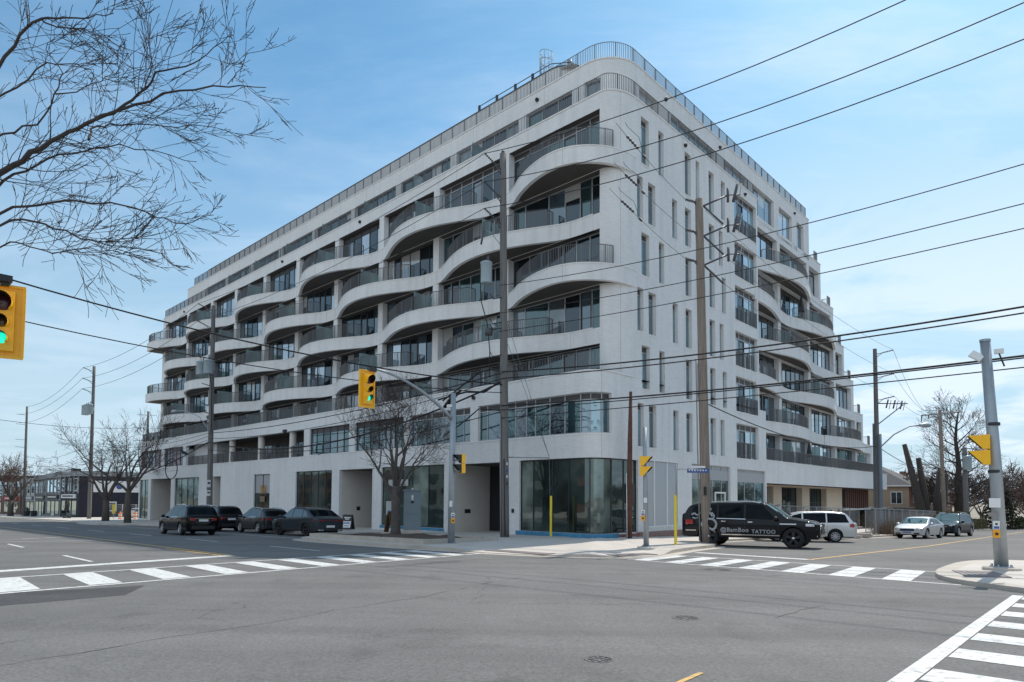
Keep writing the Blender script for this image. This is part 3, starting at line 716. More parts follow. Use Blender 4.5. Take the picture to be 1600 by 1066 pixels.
for k,h in enumerate(h8):
    w=h[1]-h[0]; nm=max(0,int(w/1.15)-1); mu=[(i+1)/(nm+1) for i in range(nm)]
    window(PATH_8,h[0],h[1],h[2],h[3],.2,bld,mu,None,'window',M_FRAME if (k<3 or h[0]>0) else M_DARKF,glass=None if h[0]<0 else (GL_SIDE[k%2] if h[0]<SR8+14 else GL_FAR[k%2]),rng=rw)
# screens dividing the eighth floor terrace
for c in [11.9]+[x for x in (18.1,24.5,30.9,37.3,43.7,50.)]:
    q=MB(); q.ubox(c-.02,c+.02,.45,1.45,24.5,25.95,M_SCREEN); q.build('privacy_screen',bld)
# ---- top setback: plant level
PATH_9=Path([(62.,3.0),(7.3,3.0)]+arc(7.3,5.2,1.9,2.2,-PI/2,-PI,8)[1:]+[(5.4,16)],-62.)
wm=MB(); wall(wm,PATH_9,-62.,PATH_9.s[-1],27.4,30.0,[],M_BRICK); wm.face([P(62,3.,27.4),P(62,14,27.4),P(62,14,30.0),P(62,3.,30.0)],M_BRICK,[(0,27),(11,27),(11,30),(0,30)])
wm.build('roof_plant_wall',bld)
cb=MB(); pbar(cb,PATH_9,-62.05,PATH_9.s[-1],30.0,30.07,-.04,.3,M_DARKF); cb.build('coping',bld)
rb=MB()
pts=[P(u,3.5,30.85) for u in (14.5,7.6)]+[P(6.6,4.2,30.85),P(6.2,5.2,30.85),P(6.1,12,30.85)]
rb.tube(pts,.03,M_DARKF,5); 
for u in (14.4,12.6,10.8,9.2): rb.ubox(u-.08,u+.08,3.44,3.56,30.05,30.9,M_DARKF)
rb.build('guard_rail',bld)
lb=MB(); M_GALV=mat('galvanised',(.22,.24,.26),.6,.1)
lc=(8.0,3.8)
for k in range(7):
    t=PI*k/6; lb.tube([P(lc[0]+.42*math.cos(t),lc[1]-.7*math.sin(t)-.1,z) for z in (30.0,31.75)],.018,M_GALV,4)
for z in (30.6,31.2,31.75): lb.tube([P(lc[0]+.42*math.cos(PI*k/8),lc[1]-.7*math.sin(PI*k/8)-.1,z) for k in range(9)],.02,M_GALV,4)
for s_ in (-.25,.25): lb.tube([P(lc[0]+s_,lc[1],27.8),P(lc[0]+s_,lc[1],31.9)],.022,M_GALV,4)
for k in range(12): lb.tube([P(lc[0]-.25,lc[1],28.+k*.33),P(lc[0]+.25,lc[1],28.+k*.33)],.014,M_GALV,4)
lb.build('roof_ladder',bld)
lb=MB(); lb.lathe(P(6.9,4.6,29.9),[(.11,0),(.11,1.2),(.15,1.22),(.15,1.4),(0,1.42)],mat('vent_cowl',(.30,.36,.40),.5,.5),12); lb.build('roof_vent',bld)
for (u,v,w,hh) in ((38,4.6,.5,.75),(44,5,.4,.6),(21.,4.4,.35,.7)):
    q=MB(); q.lathe(P(u,v,29.85),[(w*.4,0),(w*.4,hh),(w*.6,hh+.05),(w*.6,hh+.25),(0,hh+.3)],mat('vent_cowl',(.3,.3,.3)),10); q.build('roof_vent',bld)
# roofs and the closing walls behind
rf=MB()
rf.ubox(1.6,UL,.6,15.9,24.05,24.15,M_ROOFS) ; rf.ubox(1.3,16.,15.9,32.2,24.05,24.15,M_ROOFS)
rf.ubox(3.4,64.2,2.,14,27.45,27.55,M_ROOFS); rf.ubox(1.6,14,14.,32.,27.45,27.55,M_ROOFS); rf.ubox(5.6,61.8,3.2,13.8,29.8,29.9,M_ROOFS)
rf.build('roof',bld)
bw=MB()
bw.face([P(UL,0,8.2),P(UL,16,8.2),P(UL,16,COP[8]),P(UL,0,COP[8])],M_BRICK,[(0,8.2),(16,8.2),(16,COP[8]),(0,COP[8])])
bw.face([P(UL,16,-2.5),P(16,16,-2.5),P(16,16,COP[8]),P(UL,16,COP[8])],M_BRICK,[(0,0),(52,0),(52,24),(0,24)])
bw.face([P(64.4,14,24.),P(14,14,24.),P(14,14,Z8),P(64.4,14,Z8)],M_BRICK); bw.face([P(14,14,24.),P(14,32.4,24.),P(14,32.4,Z8),P(14,14,Z8)],M_BRICK); bw.face([P(14,32.4,24.),P(1.1,32.4,24.),P(1.1,32.4,Z8),P(14,32.4,Z8)],M_BRICK)
bw.face([P(16,16,-2.5),P(16,57,-2.5),P(16,57,5),P(16,16,5)],M_BRICK)
bw.build('wall',bld)
# ================= WAVE BALCONIES, left front
def wave(d,A=1.78,hw=5.45,k=6.):
    g=A*math.cos(math.pi*d/(2*hw)) if abs(d)<2*hw else -A
    return -math.log(1+math.exp(g*k))/k
def balcony(front,back,zc,parent,rail=None,screens=(),fd=FD,nm='balcony'):
    """front: (u,v) points along the curved edge; back: same count, on the facade"""
    mb=MB(); L=0
    top=zc; bot=zc-fd; n=len(front)
    for i in range(n-1):
        a,b=front[i],front[i+1]; l=math.hypot(b[0]-a[0],b[1]-a[1]); L2=L+l
        mb.face([P(*a,bot),P(*b,bot),P(*b,top),P(*a,top)],M_PRE,[(L,bot),(L2,bot),(L2,top),(L,top)])
        L=L2
    for e in (0,-1):
        a,b=front[e],back[e]
        if math.hypot(a[0]-b[0],a[1]-b[1])>.05: mb.face([P(*a,bot),P(*b,bot),P(*b,top),P(*a,top)],M_PRE,[(0,bot),(1,bot),(1,top),(0,top)])
    fi=offset_curve(front,-.22 if front_sign(front,back) else .22)
    for i in range(n-1):
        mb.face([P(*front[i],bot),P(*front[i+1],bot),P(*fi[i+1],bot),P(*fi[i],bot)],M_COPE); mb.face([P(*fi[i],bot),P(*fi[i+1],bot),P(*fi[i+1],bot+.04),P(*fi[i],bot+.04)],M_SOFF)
    o=mb.build(nm,parent)
    # coping: thin pale lip, a little proud
    cp=MB(); fo=offset_curve(front,.03 if front_sign(front,back) else -.03); fi=offset_curve(front,-.22 if front_sign(front,back) else .22)
    for i in range(n-1):
        cp.face([P(*fo[i],top+.055),P(*fo[i+1],top+.055),P(*fi[i+1],top+.055),P(*fi[i],top+.055)],M_COPE)
        cp.face([P(*fo[i],top),P(*fo[i+1],top),P(*fo[i+1],top+.055),P(*fo[i],top+.055)],M_COPE)
        cp.face([P(*front[i],top-.0),P(*front[i+1],top-.0),P(*fo[i+1],top-.0),P(*fo[i],top-.0)],M_COPE)
    cp.build('coping',o)
    sf=MB(); fl=MB()
    for i in range(n-1):
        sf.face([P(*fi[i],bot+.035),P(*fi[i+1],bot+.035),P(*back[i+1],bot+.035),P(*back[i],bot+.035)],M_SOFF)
        fl.face([P(*fi[i],top-.02),P(*fi[i+1],top-.02),P(*back[i+1],top-.02),P(*back[i],top-.02)],M_ROOFS)
    sf.build('soffit',o); fl.build('floor',o)
    if rail:
        railing([P(q[0],q[1],top+.05) for q in rail],o)
    for (a,b,h) in screens:
        q=MB(); d=Vector((b[0]-a[0],b[1]-a[1])).normalized(); nx,ny=-d.y*.02,d.x*.02
        A=[P(a[0]+nx,a[1]+ny,top+.08),P(b[0]+nx,b[1]+ny,top+.08),P(b[0]-nx,b[1]-ny,top+.08),P(a[0]-nx,a[1]-ny,top+.08)]
        B=[x+Vector((0,0,h)) for x in A]
        q.faces(A+B,[(0,1,5,4),(1,2,6,5),(2,3,7,6),(3,0,4,7),(4,5,6,7)],M_SCREEN); q.build('privacy_screen',o)
    return o
def front_sign(front,back):
    """True when offset_curve(+) moves away from the facade"""
    i=len(front)//2; f=offset_curve(front,.05)[i]; c=back[i]; p=front[i]
    return math.hypot(f[0]-c[0],f[1]-c[1])>math.hypot(p[0]-c[0],p[1]-c[1])
SCURVE=[(8.4,-.02),(7.76,-.12),(7.1,-.45),(6.43,-.86),(5.37,-1.34),(4.5,-1.63),(3.7,-1.80),(2.9,-1.84),(2.3,-1.74),(1.72,-1.52),(1.16,-1.12),(.62,-.55),(.25,.08),(.06,.70),(-.01,1.25),(-.012,1.75)]
def catmull(p,n=4):
    out=[]
    for i in range(len(p)-1):
        p0=p[max(0,i-1)];p1=p[i];p2=p[i+1];p3=p[min(len(p)-1,i+2)]
        for k in range(n):
            t=k/n; out.append(tuple(.5*((2*p1[a])+(-p0[a]+p2[a])*t+(2*p0[a]-5*p1[a]+4*p2[a]-p3[a])*t*t+(-p0[a]+3*p1[a]-3*p2[a]+p3[a])*t**3) for a in (0,1)))
    out.append(p[-1]); return out
SC_=catmull(SCURVE,3)
def railsub(front,cond,inset,ret=None):
    pts=offset_curve(front,inset); r=[p for p,q in zip(pts,front) if cond(q)]
    return r
for n in (4,5,6,7):
    zc=COP[n]; odd=n%2==1
    if odd:
        back=[(clamp(q[0],.6,99),.35) if q[1]<.3 else (.35,q[1]+.2) for q in SC_]
        rail=[(7.1,.15),(7.05,-.28)]+railsub(SC_,lambda q:q[0]<6.9 and q[1]<.25 and q[0]>.15,.18 if not front_sign(SC_,back) else -.18)
        balcony(SC_,back,zc,bld,rail)
    cs=[15.45,28.35,41.25,54.15,67.05] if odd else [8.95,21.9,34.8,47.7,60.6]
    for c in cs:
        d0,d1=-6.45,6.45
        if odd and c>60: d1=1.35
        m=44; front=[]
        for i in range(m+1):
            d=d1+(d0-d1)*i/m; front.append((c+d,wave(d)))
        if not odd and c<10: front=[f for f in front if f[0]>1.9]+[(1.6,-.02)]
        back=[(f[0],.3) for f in front]
        fs=front_sign(front,back)
        rl=[p for p,q in zip(offset_curve(front,-.17 if fs else .17),front) if q[1]<-.42 or (q[0]<c and q[1]<-.62)]
        rl=[(rl[0][0],.15)]+rl+[(rl[-1][0]-.02,.15)] if not (odd and c>60) else [(68.25,.2)]+rl+[(rl[-1][0],.15)]
        col=min(COLS,key=lambda x:abs(x-c)); sc=col+.62
        scr=[] if (odd and c>60) else [((sc,.2),(sc,wave(sc-c)+.42),1.45)]
        balcony(front,back,zc,bld,rl,scr)
# ================= PODIUM
podH=[]
# second floor ribbon
L2=[(1.1-1.1,8.73),(9.43,15.3),(15.97,21.8),(22.6,28.3)]
s_end=PATH_POD.s[-1]
sL2=-1.1+1.75     # window wraps the curve
l2=[(-8.73,sL2,5.57,7.66,.24)]+[(-b,-a,5.57,7.66,.24) for a,b in L2[1:]]+[(-61.0,-55.2,5.57,7.66,.2),(-68.9,-61.8,5.57,7.66,.2)]
log=(-54.3,-29.2,5.5,7.66)
podH+= [h for h in l2]+[(log[0],log[1],log[2],log[3],.3)]
gz=-1.9
gl=[(-5.37,.0+2.15+.95,.42,4.30,.2)]
g_ent=[(-11.0,-6.2,gz,4.26,.3),(-23.8,-19.5,gz,4.26,.3),(-65.0,-58.5,gz,4.22,.3),(-47.2,-45.2,gz,4.2,.3)]
g_gl=[(-18.42,-11.76,.30,4.3,.2),(-30.4,-24.85,.1,4.28,.2),(-38.0,-34.9,-.1,4.2,.2),(-57.4,-50.6,-.35,4.22,.2),(-69.0,-65.9,-.5,4.2,.2)]
podH+=gl+g_ent+g_gl
# right hand side of the podium
for a,b in nar[2]+[BAYR]: podH.append((SRP+a,SRP+b,5.06,7.44,.26))
podH+= [(a-SRU+SRP,b-SRU+SRP,c,8.75,e) for a,b,c,d,e in right3]
gr=[(2.6,6.3,.72,4.33),(7.9,13.2,-.6,4.38),(14.3,19.05,-.6,4.3)]
for a,b,c,d in gr: podH.append((SRP+a,SRP+b,c,d,.22))
wm=MB(); wall(wm,PATH_POD,-UPOD,s_end,gz,8.75,podH,M_BRICK)
wm.face([P(UPOD,-1.75,gz),P(UPOD,14,gz),P(UPOD,14,8.75),P(UPOD,-1.75,8.75)],M_BRICK,[(0,gz),(16,gz),(16,8.75),(0,8.75)])
wm.build('podium_wall',bld)
cb=MB(); pbar(cb,PATH_POD,-UPOD-.03,1.0,8.75,8.82,-.045,.3,M_COPE); pbar(cb,PATH_POD,1.0,2.6,8.75,8.82,-.045,.02,M_COPE)
cb.build('coping',bld)
cb=MB(); pbar(cb,PATH_POD,-28.9,sL2+.1,5.50,5.565,-.03,.2,M_COPE); pbar(cb,PATH_POD,-69.2,-29.,5.43,5.49,-.03,.25,M_COPE); cb.build('window_sills',bld)
rf=MB(); rf.ubox(1.,UPOD-.1,-1.5,.3,8.15,8.25,M_ROOFS); rf.build('roof',bld)
def inpod(s0,s1,st=.5):
    return pathline(PATH_POD,s0,s1,.2,8.82,st)
railing(inpod(-UPOD+.15,-.3,.8),bld,1.0,.115)
for c in COLS:
    q=MB(); q.ubox(c+.55,c+.59,-1.2,.3,8.3,10.0,M_SCREEN); q.build('privacy_screen',bld)
# L2 windows
window(PATH_POD,-8.73,sL2,5.57,7.66,.14,bld,(.07,.19,.31,.40,.47,.58,.69,.80,.87,.94),1.72,'window',M_FRAME,door=None,panes=[GL[3],GL[1],GL[3],GL[2],GL[3],GL[3],GL[0],GL[3],GL_SIDE[1],GL_SIDE[0],GL_SIDE[1]])
for k,(a,b) in enumerate(L2[1:]): window(PATH_POD,-b,-a,5.57,7.66,.14,bld,[(.10,.26,.36,.55,.75,.88),(.16,.30,.48,.62,.8),(.15,.32,.5,.68,.84)][k],1.70,'window',M_FRAME if k<1 else M_DARKF,panes=[GL[1],GL[3],GL[0],GL[1],GL[2],GL[3]])
M_RED=glass_mat('pane_red_reflection',(.10,.045,.05),(.6,.55,.6),.05,vscale=1.2,var=.9)  # reddish tint and dark red reflections put into the pane colour
window(PATH_POD,-61.0,-55.2,5.57,7.66,.14,bld,(.1,.25,.4,.6,.8),1.74,'window',M_DARKF,panes=[M_RED,GL[0],M_RED,M_RED])
window(PATH_POD,-68.9,-61.8,5.57,7.66,.14,bld,(.1,.22,.36,.5,.65,.85),1.74,'window',M_DARKF,panes=[M_RED,M_RED,GL[0],M_RED,GL[1]])
# loggia: back wall with windows, columns, railing
PATH_LOG=Path([(54.5,1.0),(29.,1.0)],-54.5)
lh=[(-b,-a,5.5,7.2,.1) for a,b in [(30.2,31.6),(32.4,37.2),(38.3,43.2),(44.4,47.6)]]
wm=MB(); wall(wm,PATH_LOG,-54.4,-29.1,5.2,7.9,lh,M_SOFF); wm.ubox(29.1,54.35,-1.5,.95,5.35,5.42,M_ROOFS); wm.ubox(29.1,54.35,-1.5,.95,7.74,7.84,M_SOFF)
wm.ubox(48.4,54.3,-.9,.9,5.45,7.74,M_BRICK)
wm.build('loggia_wall',bld)
for h in lh: window(PATH_LOG,h[0],h[1],h[2],h[3],.03,bld,(.2,.4,.6,.8),None,'window',M_DARKF,rng=rw)
for c in (31.9,37.7,43.8):
    q=MB(); q.lathe(P(c,-1.25,5.42),[(.3,0),(.3,2.34)],M_STUC,14); q.build('column',bld)
railing([P(u,-1.5,5.5) for u in (54.2,47,40,33,29.3)],bld,.95,.115)
# shop fronts
def shop(a,b,z0,z1,muls,trans=None,gl=GL_SHOP,panes=None,path=PATH_POD,nm='shop_window',fm=None,inset=.12):
    return window(path,a,b,z0,z1,inset,bld,muls,trans,nm,fm or M_DARKF,glass=gl,panes=panes,bar=.06,tm=M_SPAN2)
shop(gl[0][0],gl[0][1],.42,4.30,(.11,.27,.40,.56,.72,.86),panes=[GL_SHOP2,GL_SHOP,GL_SHOP,GL_SHOP,GL_SHOP2,GL_SHOP,GL_SHOP])
shop(-18.42,-11.76,.30,4.3,(.25,.5,.75),panes=[GL_SHOP2,GL_SHOP,GL_SHOP2,GL_SHOP])
shop(-30.4,-24.85,.1,4.28,(.2,.4,.6,.8)); shop(-38.,-34.9,-.1,4.2,(.5,),2.6,gl=GL_SHOP); shop(-57.4,-50.6,-.35,4.22,(.25,.5,.75),panes=[GL_SHOP2,GL_SHOP2,GL_SHOP,GL_SHOP]); shop(-69.,-65.9,-.5,4.2,(.5,),panes=[GL_SHOP2,GL_SHOP])
# blue waterproof membrane left showing at the foot of the glass, rusty strip toward the corner
M_BLUE=mat('blue_membrane',(.05,.22,.38),.6,var=.3,vscale=3); M_RUST=mat('rust_flashing',(.25,.09,.07),.8,var=.3,vscale=3); M_GREYB=mat('plinth_grey',(.30,.28,.27),.85,var=.15,vscale=2)
q=MB(); pbar(q,PATH_POD,-5.6,1.2,.20,.415,-.05,.1,M_BLUE); q.build('membrane_strip',bld); q=MB(); pbar(q,PATH_POD,-18.5,-11.7,.12,.295,-.03,.1,M_BLUE); q.build('membrane_strip',bld)
q=MB(); pbar(q,PATH_POD,1.2,3.2,.24,.36,-.07,.1,M_RUST); q.build('flashing_strip',bld); q=MB(); pbar(q,PATH_POD,-2.5,1.8,.08,.196,-.06,.1,M_GREYB); q.build('flashing_strip',bld)
q=MB(); pbar(q,PATH_POD,SRP+1.7,SRP+7.8,-.1,.42,-.05,.05,mat('bare_brick_plinth',(.30,.19,.16),.9,var=.25,vscale=4)); q.build('plinth',bld)
# recessed entrances
def recess(a,b,depth,z1,doors):
    q=MB(); zb=gz
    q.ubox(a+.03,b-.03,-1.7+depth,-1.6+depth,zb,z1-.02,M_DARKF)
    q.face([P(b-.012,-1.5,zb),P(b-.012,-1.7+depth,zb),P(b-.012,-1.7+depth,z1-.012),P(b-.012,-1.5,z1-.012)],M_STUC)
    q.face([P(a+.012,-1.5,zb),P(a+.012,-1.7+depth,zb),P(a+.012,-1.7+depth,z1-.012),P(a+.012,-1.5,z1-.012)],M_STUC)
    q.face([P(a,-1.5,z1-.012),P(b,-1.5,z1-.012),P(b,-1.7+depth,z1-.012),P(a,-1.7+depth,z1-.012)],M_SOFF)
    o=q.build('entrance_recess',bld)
    pr=Path([(b,-1.72+depth),(a,-1.72+depth)],-b)
    for (x0,x1) in doors:
        fb=MB(); z0=G(x0,0)+walk_h(x0,3)-.02; z2=z0+2.75
        for (p0,p1,c0,c1) in ((x0,x0+.08,z0,z2),(x1-.08,x1,z0,z2),(x0+.08,x1-.08,z2-.1,z2),(x0+.08,x1-.08,z0,z0+.12)): pbar(fb,pr,-p1,-p0,c0,c1,-.05,0,M_DARKF)
        d=fb.build('door',bld); g=MB(); g.face([pr.pt(-x1+.08,-.02,z0+.12),pr.pt(-x0-.08,-.02,z0+.12),pr.pt(-x0-.08,-.02,z2-.1),pr.pt(-x1+.08,-.02,z2-.1)],GL_SHOP); g.build('pane',d)
        g=MB(); hq=pr.pt(-(x0+.2),-.1,z0+1.1); g.cyl(hq,hq+Vector((0,0,.5)),.02,M_GALV,6); g.build('handle',d)
recess(6.2,11.0,3.2,4.26,[(6.6,8.0),(8.4,9.9)]); recess(19.5,23.8,3.,4.26,[(20.0,22.0)]); recess(58.5,65.,3.5,4.22,[(59.5,61.)]); recess(45.2,47.2,2.,4.2,[(45.4,46.9)])
def plate_on(path,s,z,w,h,m,name,proud=.03):
    q=MB(); pbar(q,path,s-w/2,s+w/2,z-h/2,z+h/2,-proud,.0,m); return q.build(name,bld)
M_BLK=mat('black_plate',(.02,.02,.022),.5)
plate_on(PATH_POD,SRP+1.5-.2,2.5,.45,1.05,M_DARKF,'wall_plate')
plate_on(PATH_POD,-5.85,1.5,.18,.22,M_DARKF,'wall_plate')
q=MB(); q.ubox(10.98,11.0,-.7,-.2,1.25,1.5,M_BLK); q.build('wall_plate',bld)
q=MB(); q.ubox(23.76,23.78,-.2,.1,1.2,1.5,M_BLK); q.build('wall_plate',bld)
# ---- right side shop panels
M_LOUV=bpy.data.materials.new('louvre_screen'); M_LOUV.use_nodes=True
_n,_L=nodes_of(M_LOUV); _b=_n['Principled BSDF']; _b.inputs['Roughness'].default_value=.5; _b.inputs['Metallic'].default_value=.2
_uv=_n.new('ShaderNodeUVMap'); _uv.uv_map='UVMap'; _w=_n.new('ShaderNodeTexWave'); _w.bands_direction='Y'; _w.inputs['Scale'].default_value=6.5; _L.new(_uv.outputs[0],_w.inputs['Vector'])
_r=_n.new('ShaderNodeMix'); _r.data_type='RGBA'; _L.new(_w.outputs['Fac'],_r.inputs[0]); _r.inputs[6].default_value=(.28,.29,.30,1); _r.inputs[7].default_value=(.62,.64,.66,1); _L.new(_r.outputs[2],_b.inputs['Base Color'])
q=MB(); pbar(q,PATH_POD,SRP+2.6,SRP+6.3,.72,4.33,.05,.1,M_LOUV); o=q.build('louvre_panel',bld)
q=MB(); 
for x in (2.6,3.55,4.95,6.22): pbar(q,PATH_POD,SRP+x,SRP+x+.08,.72,4.33,.0,.06,M_COPE)
pbar(q,PATH_POD,SRP+2.6,SRP+6.3,4.33,4.40,-.02,.06,M_COPE); pbar(q,PATH_POD,SRP+2.5,SRP+6.4,.64,.71,-.05,.1,M_COPE); q.build('frame',o)
shop(SRP+7.9,SRP+13.2,-.6,4.38,(.25,.55,.8),4.1,panes=[GL_SHOP2,GL_SHOP,GL_SHOP,GL_SHOP],fm=M_FRAME)
shop(SRP+14.3,SRP+19.05,-.6,4.3,(.3,.66),4.05,panes=[GL_SHOP,GL_SHOP,GL[3]],fm=M_FRAME)
for e in ((7.9,13.2),(14.3,19.05)):
    q=MB(); pbar(q,PATH_POD,SRP+e[0]+.06,SRP+e[1]-.06,3.45,4.1,.11,.118,M_SPAN2); q.build('spandrel_panel',bld)
q=MB(); pbar(q,PATH_POD,SRP+11.2,SRP+11.3,-.5,2.6,.09,.2,M_COPE);pbar(q,PATH_POD,SRP+12.6,SRP+12.7,-.5,2.6,.09,.2,M_COPE);pbar(q,PATH_POD,SRP+11.2,SRP+12.7,2.6,2.7,.09,.2,M_COPE); q.build('door_frame',bld)
# ================= RIGHT WING (steps down along the side street)
ENDS={7:35.4,6:38.95,5:42.1,4:45.1,3:48.3,2:51.8}
UW=1.1
PW=Path([(UW,18.6),(UW,53)],18.6)
RC=[25.1,32.0,39.1,45.7]
for n in (2,3,4,5,6,7):
    z0=COP[n] if n>2 else 5.1; zt=COP[n+1] if n<7 else COP[8]; ve=ENDS[n]; z1=zt-FD
    cols=[c for c in RC if c<ve-.8]; e=[18.9]+[x for c in cols for x in (c-.3,c+.3)]+[ve-.55]
    hs=[(e[i],e[i+1]) for i in range(0,len(e),2) if e[i+1]-e[i]>.5]
    hs=[h if h[1]<ve-.6 or h[1]-h[0]<3. else (h[0],h[1]-.3) for h in hs]
    wm=MB(); wall(wm,PW,18.6,ve,z0-.0,zt,[(a,b,z0+.02,z1,.48) for a,b in hs],M_BRICK)
    wm.face([P(UW,ve,z0),P(16,ve,z0),P(16,ve,zt),P(UW,ve,zt)],M_BRICK,[(0,z0),(15,z0),(15,zt),(0,zt)])
    wm.face([P(16,16,z0),P(16,ve,z0),P(16,ve,zt),P(16,16,zt)],M_BRICK,[(0,z0),(20,z0),(20,zt),(0,zt)])
    wm.build('wall',bld)
    cb=MB(); 
    v0=ENDS.get(n+1,32.4) if n<7 else 32.4
    pbar(cb,PW,max(18.6,v0-.0),ve+.04,zt,zt+.07,-.045,.35,M_COPE); cb.ubox(UW+.35,16,ve-.3,ve+.04,zt,zt+.07,M_COPE); cb.build('coping',bld)
    rf=MB(); rf.ubox(UW+.3,15.9,v0,ve-.3,zt-.35,zt-.25,M_ROOFS); rf.build('roof',bld)
    railing([P(UW+.2,ve-1.1,zt+.07),P(UW+.2,ve-.15,zt+.07),P(UW+6,ve-.15,zt+.07)],bld,1.05,.11,post_every=.6)
    for k,(a,b) in enumerate(hs):
        w=b-a; nm=max(1,int(w/1.0)-1); mu=[(i+1)/(nm+1) for i in range(nm)]
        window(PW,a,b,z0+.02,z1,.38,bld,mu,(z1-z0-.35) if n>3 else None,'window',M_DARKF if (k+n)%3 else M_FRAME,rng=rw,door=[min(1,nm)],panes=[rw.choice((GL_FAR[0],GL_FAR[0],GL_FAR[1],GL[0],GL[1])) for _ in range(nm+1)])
# waves of the right wing, in (u,v): bulge toward -u
def waveR(d,A=1.25,hw=6.0,k=6.):
    g=A*math.cos(math.pi*d/(2*hw)) if abs(d)<2*hw else -A
    return -math.log(1+math.exp(g*k))/k
for n in (3,4,5,6,7):
    zc=COP[n]; odd=n%2==1; ve=ENDS[n]
    cs=([26.5] if n>3 else [26.5,42.4]) if odd else [33.3]
    if not odd:
        # merges out of the flush wall
        pts=[(-.012,17.6),(-.012,18.6),(0.02,19.6),(.09,20.6),(.28,22.0),(.62,23.6),(.92,25.0),(1.06,26.6)]
        fr=catmull(pts,3); back=[(UW+.3,max(q[1],18.7)) if q[1]>18.6 else (.35,q[1]) for q in fr]
        rl=[(.2,18.95),(.22,19.6),(.3,20.6),(.48,22.),(.78,23.3),(1.2,23.7)]
        balcony(fr,back,zc,bld,rl)
    for c in cs:
        if c-4>ve: continue
        d0,d1=-6.7,6.7
        if c+d1>ve: d1=min(6.7,ve-.15-c)
        if c+d1<c-4: continue
        A=1.25 if n>3 else .9
        fr=[]
        for i in range(37):
            d=d0+(d1-d0)*i/36; 
            if c+d<18.75: continue
            fr.append((UW+waveR(d,A),c+d))
        back=[(UW+.3,q[1]) for q in fr]; fs=front_sign(fr,back)
        rl=[p for p,q in zip(offset_curve(fr,-.17 if fs else .17),fr) if q[0]<UW-.4]
        if len(rl)>3: rl=[(UW+.2,rl[0][1])]+rl+[(UW+.2,rl[-1][1])]
        else: rl=None
        col=min(RC,key=lambda x:abs(x-c)); scr=[((UW+.2,col+.6),(UW+waveR(col+.6-c,A)+.55,col+.6),1.4)] if col+.6<ve-1 else []
        balcony(fr,back,zc,bld,rl,scr)
# second floor terrace of the right wing on the podium
PATH_RB=Path([(0,19.3),(0,52.9)],19.3)
wm=MB(); wall(wm,PATH_RB,19.3,52.9,3.44,5.1,[],M_BRICK); wm.face([P(0,52.9,3.44),P(14,52.9,3.44),P(14,52.9,5.1),P(0,52.9,5.1)],M_BRICK,[(0,3.4),(14,3.4),(14,5.1),(0,5.1)])
wm.face([P(0,18.655,5.1),P(UW,18.655,5.1),P(UW,18.655,8.75),P(0,18.655,8.75)],M_BRICK,[(0,5.1),(1.1,5.1),(1.1,8.75),(0,8.75)])
wm.build('podium_wall',bld)
cb=MB(); pbar(cb,PATH_RB,18.7,52.95,5.1,5.17,-.045,.3,M_COPE); cb.build('coping',bld)
rf=MB(); rf.ubox(.3,14,19.3,52.7,4.8,4.9,M_ROOFS); rf.ubox(.05,15,19.3,52.8,3.46,3.52,M_SOFF); rf.build('roof',bld)
railing([P(.18,v,5.17) for v in (18.8,30,40,50.3)],bld,.92,.11)
for c in RC:
    q=MB(); q.ubox(.5,UW+.2,c+.6,c+.64,5.0,7.0,M_SCREEN); q.build('privacy_screen',bld)
# ground floor of the right wing: set back tan wall
PG_=Path([(1.9,19.3),(1.9,53)],19.3)
gh=[(19.9,25.4),(27.2,32.0),(33.9,38.6)]
wm=MB(); wall(wm,PG_,19.4,43.4,-2.6,3.48,[(a,b,-2.5,3.3,.6) for a,b in gh],M_TAN); wm.face([P(1.9,43.4,-2.6),P(9,43.4,-2.6),P(9,43.4,3.45),P(1.9,43.4,3.45)],M_TAN)
wm.face([P(0,19.3,-2.6),P(1.9,19.3,-2.6),P(1.9,19.3,3.44),P(0,19.3,3.44)],M_BRICK,[(0,-2),(2,-2),(2,3.4),(0,3.4)])
wm.build('ground_floor_wall',bld)
for a,b in gh: window(PG_,a,b,-2.4,3.3,.5,bld,(.25,.5,.75),4.4,'shop_window',M_DARKF,glass=GL_SHOP,tm=GL[0])
for v in (26.3,33.,39.6,42.):
    q=MB(); q.ubox(1.78,1.9,v-.08,v+.08,.9,1.3,M_DARKF); q.build('wall_lamp',bld)
# parking deck opening under the far end: slatted screen and dark bay
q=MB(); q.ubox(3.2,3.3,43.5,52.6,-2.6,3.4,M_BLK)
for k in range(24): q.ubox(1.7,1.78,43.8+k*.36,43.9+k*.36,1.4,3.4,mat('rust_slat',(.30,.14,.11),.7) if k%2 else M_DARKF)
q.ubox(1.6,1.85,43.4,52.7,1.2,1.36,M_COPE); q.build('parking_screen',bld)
# small round wall vents
for (pth,s,z) in ((PATH_UP,-24.3,24.0),(PATH_UP,-37.,24.0),(PATH_UP,-61,24.),(PATH_8,-7.0,27.2),(PATH_8,SR8+5.4+1.5,27.2),(PATH_8,SR8+14.4,27.2),(PATH_8,SR8+28.8,27.2),(PATH_UP,SRU+7.3,24.0),(PATH_UP,SRU+16.,24.0),(PATH_POD,-9.1,8.2)):
    q=MB(); c=pth.pt(s,0,z); n=(pth.pt(s,-.2,z)-c); q.lathe(c,[(.12,0),(.12,.12),(.09,.13),(.08,.05),(0,.05)],M_DARKF,10,axis=n); q.build('wall_vent',bld)
